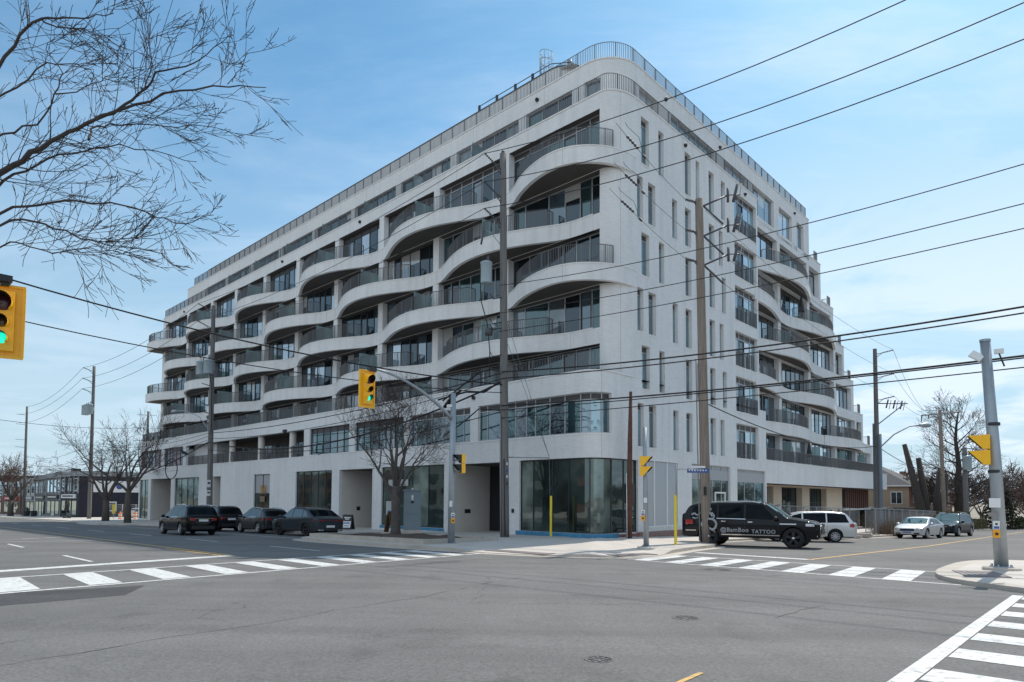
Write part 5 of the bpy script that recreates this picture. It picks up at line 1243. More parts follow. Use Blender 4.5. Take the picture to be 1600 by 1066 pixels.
# low signal at the corner ramp
t=thing('traffic_signal',P(-5.25,-5.85,.2),'short grey signal post with one low yellow pedestrian head at the corner ramp','traffic signal','signal poles at the junction')
steel_base(t,-5.25,-5.85,.2,.36)
mb=MB(); mb.tube([P(-5.25,-5.85,.25),P(-5.22,-5.88,5.05)],[.11,.085],M_STEEL,12); mb.build('pole_shaft',t)
ped_head(t,P(-5.22,-6.05,3.5),DUm*.92+dB*.35,M_SIGY); button(t,P(-5.2,-6.0,1.5),DUm*.4+DVm*.9)
mb=MB(); mb.box(P(-5.3,-5.98,2.15),.02,.13,.2,M_WHT,ang(-.6,-.8)); mb.build('sticker',t)
# right corner signal
t=thing('traffic_signal',P(-16.68,-7.4,.35),'thick grey signal pole with a yellow side facing head on the right corner island','traffic signal','signal poles at the junction')
steel_base(t,-16.68,-7.4,.40,.42)
mb=MB(); mb.tube([P(-16.68,-7.4,.42),P(-16.62,-7.42,3.),P(-16.48,-7.44,6.4)],[.155,.14,.115],M_STEEL,18); mb.lathe(P(-16.48,-7.44,6.4),[(.125,-.03),(.125,.03),(0,.05)],M_STEEL,14); mb.build('pole_shaft',t)
ped_head(t,P(-16.45,-7.62,3.52),dA*.98-dB*.2)
for z in (4.15,2.92): 
    mb=MB(); mb.lathe(P(-16.6,-7.43,z),[(.145,0),(.15,.02),(.15,.06),(.145,.08)],M_DARKF,14); mb.build('clamp',t)
button(t,P(-16.62,-7.62,1.42),DUm*.35+DVm*.95)
mb=MB(); mb.box(P(-16.6,-7.59,2.15),.012,.24,.24,M_WHT,ang(-.25,-1)); mb.build('sticker',t); mb=MB(); mb.box(P(-16.57,-7.585,1.85),.012,.22,.10,mat('faded_sticker',(.25,.24,.23)),ang(-.25,-1)); mb.build('sticker',t)
mb=MB(); mb.box(P(-16.3,-7.55,6.0),.30,.06,.2,M_WHT,ang(1,-.2),M=Matrix.Rotation(.8,3,'Y')); mb.box(P(-16.75,-7.3,6.1),.2,.12,.12,M_WHT,ang(1,0)); mb.cyl(P(-16.75,-7.3,6.05),P(-16.85,-7.25,5.7),.02,M_DARKF,6); mb.build('detector',t)
# near left signal whose arm comes from outside the picture
t=thing('traffic_signal',P(-2.9,-30.6,.4),'big yellow three lens signal head showing green at the left edge','traffic signal','signal poles at the junction')
steel_base(t,-2.9,-30.6,.4,.36)
mb=MB(); mb.tube([P(-2.9,-30.6,.4),P(-2.9,-30.6,6.9)],[.15,.105],M_STEEL,14); mb.build('pole_shaft',t)
mb=MB(); mb.tube([P(-2.95,-30.5,5.7),P(-3.3,-29.,6.1),P(-3.7,-27.4,6.22),P(-3.85,-26.4,6.22)],[.075,.06,.05,.045],M_STEEL,10); mb.build('mast_arm',t)
HL=P(-3.90,-26.03,5.42)
mb=MB(); mb.box(HL+Vector((0,0,.78)),.20,.34,.12,M_DARKF,ang(0,1)); mb.box(HL+Vector((0,0,.70)),.12,.2,.1,M_DARKF,ang(0,1)); mb.build('bracket',t)
signal_head(t,HL,DUm*.93-dB*.25,s=1.0)
# ================================================================ VEHICLES
def paint(name,col,metal=.35,rough=.28,coat=.8):
    m=mat(name,col,rough,metal,coat=coat*.15,spec=.22); return m
M_CGLASS=glass_mat('car_glass',(.006,.008,.010),(.16,.19,.21),.0,vscale=2,var=.3); M_CGLASS_L=glass_mat('car_glass_bright',(.03,.06,.065),(.8,.95,.95),.10,vscale=2,var=.3)
M_TYRE=mat('tyre_rubber',(.015,.015,.016),.85); M_RIM=mat('alloy_rim',(.42,.43,.45),.35,.8); M_RIMD=mat('dark_rim',(.03,.03,.033),.4,.5)
M_CHROME=mat('chrome',(.62,.63,.65),.15,1.0); M_TRIM=mat('black_trim',(.02,.02,.022),.6); M_LAMPR=mat('tail_lamp',(.35,.012,.012),.25,coat=.8); M_LAMPW=mat('head_lamp',(.55,.57,.60),.15,.3,coat=.8)
M_WELL=mat('wheel_well',(.006,.006,.007),.95)
def lerp_curve(pts,x):
    """piecewise smooth z(x); pts sorted by x"""
    if x<=pts[0][0]: return pts[0][1]
    for (a,za),(b,zb) in zip(pts[:-1],pts[1:]):
        if x<=b:
            t=(x-a)/(b-a); return za+(zb-za)*t
    return pts[-1][1]
def soften(pts,r=.14,n=60):
    """sample and box-smooth a polyline"""
    x0,x1=pts[0][0],pts[-1][0]; X=[x0+(x1-x0)*i/n for i in range(n+1)]
    Z=[sum(lerp_curve(pts,x+r*k/3) for k in (-3,-2,-1,0,1,2,3))/7 for x in X]; return list(zip(X,Z))
def build_car(spec,label,group,u,v,du,dv,scale=1.0,name='parked_car',cat='car'):
    """local frame: x forward, y left, z up"""
    L,Wd,H=spec['L'],spec['W'],spec['H']; hl=L/2; wr=spec['wr']; fx,rx=spec['fx'],spec['rx']; pm=spec['paint']
    rz=ang(du,dv); t=local_thing(name,PG(u,v,.005),label,cat,group,rz); t.scale=(scale,)*3
    # tilt with the road
    top=soften(spec['top'],.10,90); belt=spec['belt']; sill=spec['sill']; hw=Wd/2
    def topz(x): return lerp_curve(top,x)
    def beltz(x): return lerp_curve(belt,x)
    def plan(x):
        e=abs(x)/hl; f=spec.get('taper',.10); return 1-f*max(0,(e-.55)/.45)**2.2-.10*max(0,(e-.93)/.07)**2
    def sidey(x,z):
        b=beltz(x); y=hw*plan(x)
        if z<=b:
            k=clamp((z-sill)/(b-sill),-.3,1); y*= (1-.055*(1-k)**2-.012*max(0,(k-.55)/.45)) if k>=0 else (1-.055-.10*(-k))
            # crease
            return y
        return y*(1-.012)-(z-b)*spec.get('tumble',.34)-.012
    def roofe(x):
        zt=topz(x); return zt-min(.085,max(.03,(zt-sill)*.12))
    def zlow(x):
        z=sill
        for wx in (fx,rx):
            d=abs(x-wx); R_=wr+.065
            if d<R_: z=max(z,wr+math.sqrt(R_*R_-d*d)*.98)
        return z
    xs=[]; N=150
    for i in range(N+1): xs.append(-hl+.16+(L-.32)*i/N)
    rings=[]; ns,nt=14,9
    def ring(x,ysc=1.,zsc=1.,xo=0.):
        zl=zlow(x); ze=roofe(x); pts=[]
        for k in range(ns+1):
            z=zl+(ze-zl)*k/ns; pts.append((x+xo,sidey(x,z)*ysc,z))
        ye=sidey(x,ze)
        zt=topz(x)
        for k in range(1,nt+1):
            a=PI/2*k/nt; pts.append((x+xo,ye*(math.cos(a)**.62 if k<nt else 0.)*ysc,ze+(zt-ze)*math.sin(a)**.9))
        if zsc!=1:
            zm=(sill+zt)*.5; pts=[(p[0],p[1],zm+(p[2]-zm)*zsc) for p in pts]
        return pts
    xf,xr=xs[-1],xs[0]
    for o,ys,zs in ((-.16,.84,.80),(-.145,.90,.88),(-.11,.95,.94),(-.06,.985,.98)): rings.append(ring(xr,ys,zs,o))
    for x in xs: rings.append(ring(x))
    for o,ys,zs in ((.06,.98,.98),(.11,.945,.94),(.145,.89,.88),(.16,.83,.80)): rings.append(ring(xf,ys,zs,o))
    mb=MB(); k=len(rings[0])
    for s in (1,-1):
        vs=[(p[0],p[1]*s,p[2]) for r in rings for p in r]; 
        mb.faces(vs,[(i*k+j,(i+1)*k+j,(i+1)*k+j+1,i*k+j+1) for i in range(len(rings)-1) for j in range(k-1)],pm,True)
        for r in (rings[0],rings[-1]):
            c=(r[0][0],0,r[0][2]); mb.faces([(p[0],p[1]*s,p[2]) for p in r]+[c],[(j,j+1,k) for j in range(k-1)]+[],pm,True)
    body=mb.build('body',t)
    for p in body.data.polygons: p.use_smooth=True
    try:
        import bmesh as _b; bm=_b.new(); bm.from_mesh(body.data); _b.ops.remove_doubles(bm,verts=bm.verts,dist=.002); _b.ops.recalc_face_normals(bm,faces=bm.faces); bm.to_mesh(body.data); bm.free()
    except Exception: pass
    # floor and wells
    mb=MB(); mb.box((0,0,sill+.10),L-.5,Wd-.34,.22,M_WELL); 
    for wx in (fx,rx): mb.box((wx,0,wr+.12),wr*2.1,Wd-.30,wr*1.5,M_WELL)
    mb.build('underbody',t)
    # lower dark cladding
    cl=spec.get('clad')
    # glass
    def side_patch(xa,xb,zlo,zhi,s,name,m,off=.004,n=14):
        mb=MB(); cols=[]
        for i in range(n+1):
            x=xa+(xb-xa)*i/n; a,b=zlo(x),zhi(x); col=[]
            for j in range(5): z=a+(b-a)*j/4; col.append((x,(sidey(x,z)+off)*s,z))
            cols.append(col)
        for i in range(n):
            for j in range(4): mb.faces([cols[i][j],cols[i+1][j],cols[i+1][j+1],cols[i][j+1]],[(0,1,2,3)],m,True)
        return mb.build(name,t)
    wl=spec['win']   # list of (x_rear_bottom,x_rear_top,x_front_bottom,x_front_top)
    for s in (1,-1):
        for (rb,rt,fb,ft) in wl:
            def zt_(x): return roofe(x)-.035
            mb=MB(); n=12; rows=5; grid=[]
            for j in range(rows+1):
                tj=j/rows; row=[]
                for i in range(n+1):
                    xb_=rb+(fb-rb)*i/n; xt_=rt+(ft-rt)*i/n; x=xb_+(xt_-xb_)*tj; za=beltz(x)+.035; zb=max(za+.02,zt_(xt_)); z=za+(zb-za)*tj; row.append((x,(sidey(x,z)+.005)*s,z))
                grid.append(row)
            for j in range(rows):
                for i in range(n): mb.faces([grid[j][i],grid[j][i+1],grid[j+1][i+1],grid[j+1][i]],[(0,1,2,3)],M_CGLASS,True)
            mb.build('side_window',t)
        # belt moulding
        if spec.get('beltchrome'):
            a,b=wl[-1][0],wl[0][2]; side_patch(min(a,b),max(a,b),lambda x:beltz(x)+.0,lambda x:beltz(x)+.028,s,'belt_trim',M_CHROME,.010)
    def top_patch(xa,xb,w,name,m,off=.006,n=10,k=10):
        mb=MB(); g=[]
        for i in range(n+1):
            x=xa+(xb-xa)*i/n; ze=roofe(x); ye=sidey(x,ze); ztp=topz(x); row=[]
            for j in range(k+1):
                y=-w*ye+2*w*ye*j/k; c=clamp(abs(y)/ye,0,1)**(1/.62); a=math.acos(c); z=ze+(ztp-ze)*math.sin(a)**.9; row.append((x,y,z+off))
            g.append(row)
        for i in range(n):
            for j in range(k): mb.faces([g[i][j],g[i+1][j],g[i+1][j+1],g[i][j+1]],[(0,1,2,3)],m,True)
        return mb.build(name,t)
    a,b=spec['wind']; top_patch(a,b,.93,'windscreen',spec.get('wglass',M_CGLASS),.012)
    a,b=spec['rear']; top_patch(a,b,.86,'rear_window',M_CGLASS,.012)
    # wheels
    rim=spec.get('rim',M_RIM)
    for wx in (fx,rx):
        for s in (1,-1):
            c=Vector((wx,s*(hw*plan(wx)-.235*.5-.035),wr)); ax=Vector((0,s,0))
            mb=MB(); w=.235; mb.lathe(c-ax*w/2,[(wr*.62,0),(wr*.94,.005),(wr,.04),(wr,w-.04),(wr*.95,w-.008),(wr*.70,w),(wr*.66,w-.02)],M_TYRE,28,axis=ax); tyre=mb.build('wheel',t)
            mb=MB(); mb.lathe(c+ax*(w/2-.05),[(0,-.06),(wr*.62,-.06)],M_WELL,24,axis=ax); mb.lathe(c+ax*(w/2-.03),[(wr*.70,.02),(wr*.66,.035),(wr*.62,.02),(wr*.60,-.03)],rim,28,axis=ax)
            mb.lathe(c+ax*(w/2-.03),[(wr*.15,-.01),(wr*.14,.03),(wr*.07,.04),(0,.04)],rim if not spec.get('hub') else M_CHROME,14,axis=ax)
            ns_=spec.get('spokes',5)
            for q in range(ns_):
                aa=2*PI*q/ns_+.3; d=Vector((math.cos(aa),0,math.sin(aa))); pr=Vector((-math.sin(aa),0,math.cos(aa))); w0,w1=wr*.10,wr*(.14 if ns_<7 else .07)
                f=c+ax*(w/2-.012); P1=[f+d*wr*.12+pr*w0,f+d*wr*.63+pr*w1,f+d*wr*.63-pr*w1,f+d*wr*.12-pr*w0]; P2=[p-ax*.04 for p in P1]
                mb.faces(P1+P2,[(0,1,2,3),(0,1,5,4),(3,2,6,7)],rim)
            mb.build('rim',tyre)
    # mirrors, handles
    mx=spec['mirror']
    for s in (1,-1):
        z=beltz(mx)+.10; y=sidey(mx,beltz(mx)); mb=MB(); mb.lathe(Vector((mx+.10,s*(y+.10),z)),[(0,-.11),(.07,-.09),(.085,0),(.07,.09),(0,.11)],spec.get('mirrorm',pm),10,axis=(0,1,.05)); mb.box((mx+.04,s*(y+.02),z-.05),.09,.1,.05,M_TRIM); mb.build('side_mirror',t)
        for hx in spec['handles']:
            z=beltz(hx)-.10; mb=MB(); mb.box((hx,s*(sidey(hx,z)+.015),z),.19,.03,.035,spec.get('handlem',M_CHROME)); mb.build('door_handle',t)
        # door gaps
        mb=MB()
        for gx in spec['gaps']: 
            for j in range(8):
                z0=sill+.12+(beltz(gx)-sill-.12)*j/8; z1=sill+.12+(beltz(gx)-sill-.12)*(j+1)/8
                mb.faces([(gx-.006,(sidey(gx,z0)+.002)*s,z0),(gx+.006,(sidey(gx,z0)+.002)*s,z0),(gx+.006,(sidey(gx,z1)+.002)*s,z1),(gx-.006,(sidey(gx,z1)+.002)*s,z1)],[(0,1,2,3)],M_TRIM)
        mb.build('door_seam',t)
        if cl: side_patch(-hl+.2,hl-.2,lambda x:max(zlow(x)-.01,sill-.01) if zlow(x)<sill+.02 else zlow(x)-.03,lambda x:max(sill+cl,zlow(x)+.045),s,'cladding',M_TRIM,.008,90)
        if spec.get('sidetrim'):
            z0,z1,xa,xb,m=spec['sidetrim']; side_patch(xa,xb,lambda x:z0,lambda x:z1,s,'side_trim',m,.012,10)
        for (xa,xb,z0,z1,m,nm) in spec.get('sidelamps',[]): side_patch(xa,xb,lambda x:z0+(.0),lambda x:z1,s,nm,m,.006,8)
    # end features
    def endx(y,z,front):
        yy=max(0,abs(y)/hw-.70); d_=.002-.16*(yy/.2)**2; return (hl+d_) if front else (-hl-d_)
    for f in spec['ends']:
        front,y0,y1,z0,z1,m,nm,prd=f
        ys=[(y0,y1)] if y0*y1<=0 else [(y0,y1),(-y1,-y0)]
        for (a,b) in ys:
            mb=MB(); n=6; F=[]; sg=1 if front else -1
            for i in range(n+1):
                y=a+(b-a)*i/n; x=endx(y,0,front)
                lean=spec.get('leanf',.0) if front else spec.get('leanr',.0)
                F.append([(x+sg*(prd)-sg*lean*(z0-sill),y,z0),(x+sg*prd-sg*lean*(z1-sill),y,z1),(x-sg*.06-sg*lean*(z1-sill),y,z1),(x-sg*.06-sg*lean*(z0-sill),y,z0)])
            for i in range(n):
                A,B=F[i],F[i+1]; mb.faces(A+B,[(0,4,5,1),(1,5,6,2),(3,7,4,0)],m)
            mb.faces(F[0]+F[-1],[(0,1,2,3),(4,5,6,7)],m); mb.build(nm,t)
    if spec.get('rails'):
        m=spec['rails']; xa,xb=spec['railx']
        for s in (1,-1):
            mb=MB(); pts=[]
            for i in range(9):
                x=xa+(xb-xa)*i/8; pts.append((x,s*(sidey(x,roofe(x))-.05),roofe(x)+(.035 if i in (0,8) else .10)))
            mb.tube(pts,.022,m,6); mb.build('roof_rail',t)
    # tilt to follow the slope of the street
    n=(PG(u+1,v)-PG(u-1,v)).cross(PG(u,v+1)-PG(u,v-1)).normalized()
    if n.z<0: n=-n
    q=Vector((0,0,1)).rotation_difference(n); from mathutils import Euler,Quaternion
    t.rotation_euler=(q@Quaternion((0,0,1),rz)).to_euler()
    return t,sidey,beltz
BLK=paint('car_paint_black',(.004,.004,.005),.2,.16,1.); SLATE=paint('car_paint_slate',(.045,.056,.066),.3,.30,.6); GREY=paint('car_paint_grey',(.06,.065,.07),.6,.25,.9); SILV=paint('car_paint_silver',(.55,.56,.575),.55,.30,.7); SILV2=paint('car_paint_silver_light',(.62,.63,.63),.45,.28,.7); NAVY=paint('car_paint_blueblack',(.010,.018,.028),.3,.18,1.)
def suv_spec(L=4.75,W=1.92,H=1.70,pm=BLK,**k):
    hl=L/2
    s=dict(L=L,W=W,H=H,wr=.37,fx=hl-.92,rx=-hl+.98,paint=pm,sill=.30,
      top=[(-hl,.78),(-hl+.05,1.02),(-hl+.42,H-.13),(-hl+.75,H-.03),(-.4,H),(.35,H-.03),(1.28,1.12),(1.55,1.05),(hl-.35,.94),(hl,.80)],
      belt=[(-hl,1.08),(0,1.02),(hl,.92)],win=[(-hl+.35,-hl+.62,-.62-.45,-.62-.42),(-.98,-.96,-.02,-.02),(.06,.06,1.0,.42)],wind=(.42,1.24),rear=(-hl+.14,-hl+.46),mirror=.92,handles=(-.75,.32),gaps=(-1.02,.02,1.12),clad=.16,tumble=.36,
      ends=[(True,-.5,.5,.62,.82,M_TRIM,'grille',.0),(True,.55,.86,.72,.86,M_LAMPW,'headlight',.01),(True,-.8,.8,.32,.42,M_TRIM,'front_bumper',.01),
            (False,.46,.90,.86,1.0,M_LAMPR,'taillight',.012),(False,-.26,.26,.80,.93,M_WHT,'number_plate',.01),(False,-.88,.88,.36,.56,M_TRIM,'rear_bumper',.02),(False,-.5,.5,.965,.99,M_CHROME,'rear_trim',.014)],rails=M_CHROME,railx=(-hl+.75,.25))
    s.update(k); return s
# two black SUVs, grey crossover and slate sporty SUV at the left kerb
s1=suv_spec(4.92,1.98,1.76,BLK,beltchrome=True); build_car(s1,'black SUV driving away in the road lane, leftmost of the four dark cars','cars parked along the main street',21.9,-13.2,1,.02,1.0)
s2=suv_spec(4.85,1.94,1.78,paint('car_paint_black2',(.016,.017,.02),.3,.2,.9)); build_car(s2,'black SUV parked right behind the leftmost one, only its rear and roof rails showing',"cars parked along the main street",28.0,-9.0,1,.0,1.0)
s3=suv_spec(4.6,1.86,1.66,GREY,clad=.18,win=[(-2.3+.62,-2.3+.86,-.62-.45,-.62-.42),(-.98,-.96,-.02,-.02),(.06,.06,1.0,.42)],beltchrome=True); s3['top']=[(-2.3,.78),(-2.3+.05,1.02),(-2.3+.55,1.50),(-2.3+.8,1.60),(-.4,1.66),(.35,1.63),(1.28,1.12),(1.55,1.05),(2.0,.94),(2.3,.80)]; s3['rear']=(-2.16,-1.82)
build_car(s3,'dark grey crossover with a silver window line, third of the four parked dark cars','cars parked along the main street',22.4,-8.35,1,.02,1.0)
s4=suv_spec(4.7,1.93,1.62,SLATE,clad=.10,handlem=SLATE); s4['top']=[(-2.35,.74),(-2.31,.98),(-1.95,1.12),(-1.25,1.50),(-.85,1.58),(-.2,1.62),(.35,1.59),(1.25,1.06),(1.6,.98),(2.0,.90),(2.35,.74)]
s4['win']=[(-1.55,-1.25,-1.02,-1.0),(-.94,-.92,-.02,-.02),(.06,.06,1.02,.44)]; s4['rear']=(-1.93,-1.34); s4['rim']=M_RIMD; s4['rails']=SLATE; s4['railx']=(-1.1,.2)
s4['ends']=[(True,-.5,.5,.45,.7,M_TRIM,'grille',.0),(True,.55,.86,.68,.8,M_LAMPW,'headlight',.01),(False,.40,.93,.86,.92,M_LAMPR,'taillight',.012),(False,-.42,.42,.88,.91,mat('lamp_strip',(.2,.02,.02),.3),'light_strip',.012),(False,-.26,.26,.50,.62,M_WHT,'number_plate',.01),(False,-.88,.88,.32,.44,M_TRIM,'rear_bumper',.015),(False,.45,.75,.33,.40,M_CHROME,'exhaust',.02)]
build_car(s4,'matte slate sporty SUV with sloping tail, nearest of the four dark cars','cars parked along the main street',16.6,-8.35,1,-.05,1.05)
# black limousine SUV with lettering
hl=2.82; M_LIMO=paint('limo_black',(.008,.009,.012),.1,.12,1.)
s5=dict(L=5.64,W=2.04,H=1.94,wr=.42,fx=1.82,rx=-1.62,paint=M_LIMO,sill=.40,
 top=[(-hl,.95),(-hl+.06,1.18),(-hl+.22,1.68),(-hl+.45,1.86),(-1.2,1.93),(0,1.94),(.7,1.90),(1.55,1.30),(1.75,1.26),(2.45,1.16),(hl-.12,1.06),(hl,.92)],
 belt=[(-hl,1.22),(0,1.17),(hl,1.07)],win=[(-2.42,-2.28,-1.25,-1.25),(-1.18,-1.18,-.12,-.12),(-.04,-.04,1.20,.62)],wind=(.74,1.50),rear=(-hl+.10,-hl+.30),wglass=M_CGLASS_L,mirror=1.08,handles=(-.95,.15),gaps=(-1.22,-.08,1.25),tumble=.26,taper=.09,beltchrome=True,
 ends=[(True,-.52,.52,.62,1.02,M_TRIM,'grille',.02),(True,.55,.92,.80,1.02,M_LAMPW,'headlight',.012),(True,-.9,.9,.50,.58,M_CHROME,'front_bumper',.03),(False,.62,.96,.92,1.14,M_LAMPR,'taillight',.012),(False,-.9,.9,.64,.68,M_CHROME,'rear_bumper',.025),(False,-.26,.26,.8,.92,M_WHT,'number_plate',.01)],
 rails=M_CHROME,railx=(-2.2,.5),rim=M_RIMD,hub=True,mirrorm=M_TRIM,sidetrim=(.50,.54,-1.05,1.30,M_CHROME),
 sidelamps=[(-2.62,-2.28,.95,1.14,M_LAMPR,'taillight'),(2.30,2.62,.92,1.03,M_LAMPW,'headlight'),(1.32,1.95,.985,1.02,M_CHROME,'fender_trim'),(-2.62,-2.15,.66,.69,M_CHROME,'side_moulding')],leanf=.0)
fw=(-8.15,1.28); d=(-.98,.20); cx,cy=fw[0]-2.00*d[0],fw[1]-2.00*d[1]
# centre line lies one half width behind the near side
limo,sy,bz=build_car(s5,'long black SUV with silver lettering and dragon artwork on its side',None,cx,cy+1.08,d[0],d[1],1.085,'suv_limousine','SUV')
M_SILT=mat('silver_decal',(.34,.36,.38),.5,.2)
def side_text(body,x,z,size,s,par,align=True):
    c=bpy.data.curves.new('side_lettering','FONT'); c.body=body; c.size=size; c.extrude=.002; c.align_x='LEFT'; c.space_character=1.12; c.offset=.005
    o=bpy.data.objects.new('tmp',c); COL.objects.link(o); dg=bpy.context.evaluated_depsgraph_get(); me=bpy.data.meshes.new_from_object(o.evaluated_get(dg)); bpy.data.objects.remove(o)
    me.materials.clear(); me.materials.append(M_SILT)
    # flow the letters onto the flank: x along the car, y pushed to the panel
    for w in me.vertices:
        lx=x+w.co.x*(1 if s<0 else -1); lz=z+w.co.y; w.co=(lx,(sy(lx,lz)+.008+w.co.z)*s,lz)
    ob=bpy.data.objects.new('side_lettering',me); COL.objects.link(ob); ob.parent=par; return ob
side_text('@BamBoo',-1.09,.645,.245,-1,limo); side_text('TATTOO',.20,.60,.215,-1,limo)
# dragon-like swirl artwork: coiling bands of scales
mb=MB()
def swirl(pts,w0,w1):
    global mb
    mb=MB(); pts=catmull(pts,6); n=len(pts)
    for i in range(n-1):
        a,b=pts[i],pts[i+1]; l=math.hypot(b[0]-a[0],b[1]-a[1]) or 1; nx,ny=-(b[1]-a[1])/l,(b[0]-a[0])/l; w=w0+(w1-w0)*i/n
        if i%3==2: w*=.62
        q=[]
        for (p,sg,ww) in ((a,1,w),(b,1,w),(b,-1,w),(a,-1,w)):
            X,Z=p[0]+nx*sg*ww,p[1]+ny*sg*ww; q.append((X,-(sy(X,Z)+.010),Z))
        mb.faces(q,[(0,1,2,3)],M_SILT)
    mb.build('dragon_decal',limo)
swirl([(-1.55,.78),(-1.40,.72),(-1.28,.85),(-1.27,1.02),(-1.40,1.16),(-1.62,1.18),(-1.78,1.08)],.055,.04)
swirl([(-1.78,1.08),(-1.9,.95),(-1.82,.80),(-1.68,.74)],.045,.02)
swirl([(-1.42,1.30),(-1.52,1.42),(-1.62,1.50),(-1.50,1.60),(-1.60,1.72)],.05,.015); swirl([(-1.40,1.20),(-1.35,1.32),(-1.48,1.48)],.03,.02)
swirl([(-2.35,1.36),(-2.22,1.42),(-2.12,1.34),(-2.0,1.40),(-1.92,1.50)],.04,.02); swirl([(-2.3,1.24),(-2.15,1.2),(-2.05,1.26)],.03,.015); swirl([(-1.50,.76),(-1.38,.66),(-1.30,.60)],.03,.01)
# silver minivan
hl=2.56
s6=dict(L=5.12,W=1.96,H=1.76,wr=.34,fx=1.62,rx=-1.42,paint=SILV2,sill=.28,
 top=[(-hl,.80),(-hl+.06,1.0),(-hl+.50,1.62),(-hl+.75,1.71),(-.9,1.76),(.3,1.73),(.75,1.62),(1.75,1.10),(2.1,1.0),(hl-.1,.84),(hl,.7)],
 belt=[(-hl,1.08),(0,1.04),(hl,.93)],win=[(-2.14,-1.96,-1.02,-1.02),(-.95,-.95,.22,.22),(.30,.30,1.45,.78)],wind=(.80,1.68),rear=(-hl+.12,-hl+.46),mirror=1.32,handles=(.05,.42),gaps=(-1.0,.26,1.42),tumble=.22,taper=.09,handlem=SILV2,
 ends=[(True,-.4,.4,.55,.68,M_TRIM,'grille',.0),(True,.5,.88,.62,.78,M_LAMPW,'headlight',.01),(False,.66,.93,.84,1.06,M_LAMPR,'taillight',.012),(False,-.26,.26,.78,.9,M_WHT,'number_plate',.01)],
 sidetrim=(.55,.59,-.95,1.4,M_TRIM),sidelamps=[(-2.42,-2.16,.86,1.03,M_LAMPR,'taillight')],spokes=9,clad=.03)
d=Vector((.88,-.47)).normalized(); rw_=(-7.3,10.6)
nrm=Vector((.47,.88)) # away from the camera side
c=Vector(rw_)+d*1.42+nrm*.98
build_car(s6,'silver minivan seen from the side behind the long black SUV',None,c.x,c.y,d.x,d.y,1.0,'minivan','minivan')
# silver sedan coming toward the camera
hl=2.42
s7=dict(L=4.84,W=1.82,H=1.45,wr=.33,fx=1.42,rx=-1.36,paint=SILV,sill=.24,
 top=[(-hl,.80),(-hl+.15,1.0),(-1.75,1.06),(-1.05,1.34),(-.5,1.44),(.1,1.43),(.55,1.33),(1.32,.95),(1.55,.90),(2.1,.78),(hl,.62)],
 belt=[(-hl,.96),(0,.90),(hl,.80)],win=[(-1.45,-1.0,-.42,-.42),(-.35,-.35,.98,.42)],wind=(.46,1.28),rear=(-1.62,-1.0),wglass=M_CGLASS_L,mirror=.86,handles=(-.6,.3),gaps=(-.38,1.05),tumble=.40,taper=.12,handlem=SILV,
 ends=[(True,-.42,.42,.50,.64,mat('grille_blue',(.02,.035,.07),.4,.4),'grille',.012),(True,.52,.86,.55,.70,M_LAMPW,'headlight',.014),(True,-.24,.24,.36,.47,mat('plate_violet',(.22,.22,.36),.5),'number_plate',.02),(True,.40,.78,.30,.38,M_TRIM,'fog_lamp',.012),(False,.5,.88,.72,.86,M_LAMPR,'taillight',.01)])
build_car(s7,'silver sedan facing the camera on the side street',None,-8.55,24.9,.10,-.995,1.04,'sedan','car')
s8=suv_spec(4.85,1.98,1.76,NAVY,beltchrome=False,wglass=M_CGLASS_L); s8['ends']=[(True,-.55,.55,.60,.86,M_TRIM,'grille',.012),(True,-.45,.45,.72,.76,M_CHROME,'grille_bar',.02),(True,.58,.88,.76,.88,M_LAMPW,'headlight',.014),(True,-.8,.8,.36,.50,M_TRIM,'front_bumper',.014),(False,.46,.90,.86,1.0,M_LAMPR,'taillight',.012)]
build_car(s8,'blue black SUV facing the camera, parked behind the silver sedan',None,-9.0,33.6,.12,-.993,1.04,'parked_car','SUV')
# far left: dark car cut by the frame; white car behind the site fence
build_car(suv_spec(4.7,1.9,1.6,BLK),'dark car far down the main street at the left picture edge',None,152,-6.8,1,0,1.0,'parked_car','car')
build_car(suv_spec(4.7,1.9,1.65,SILV2),'white car standing behind the fence between the two bare trees',None,83,3.,.7,.7,1.0,'parked_car','car')
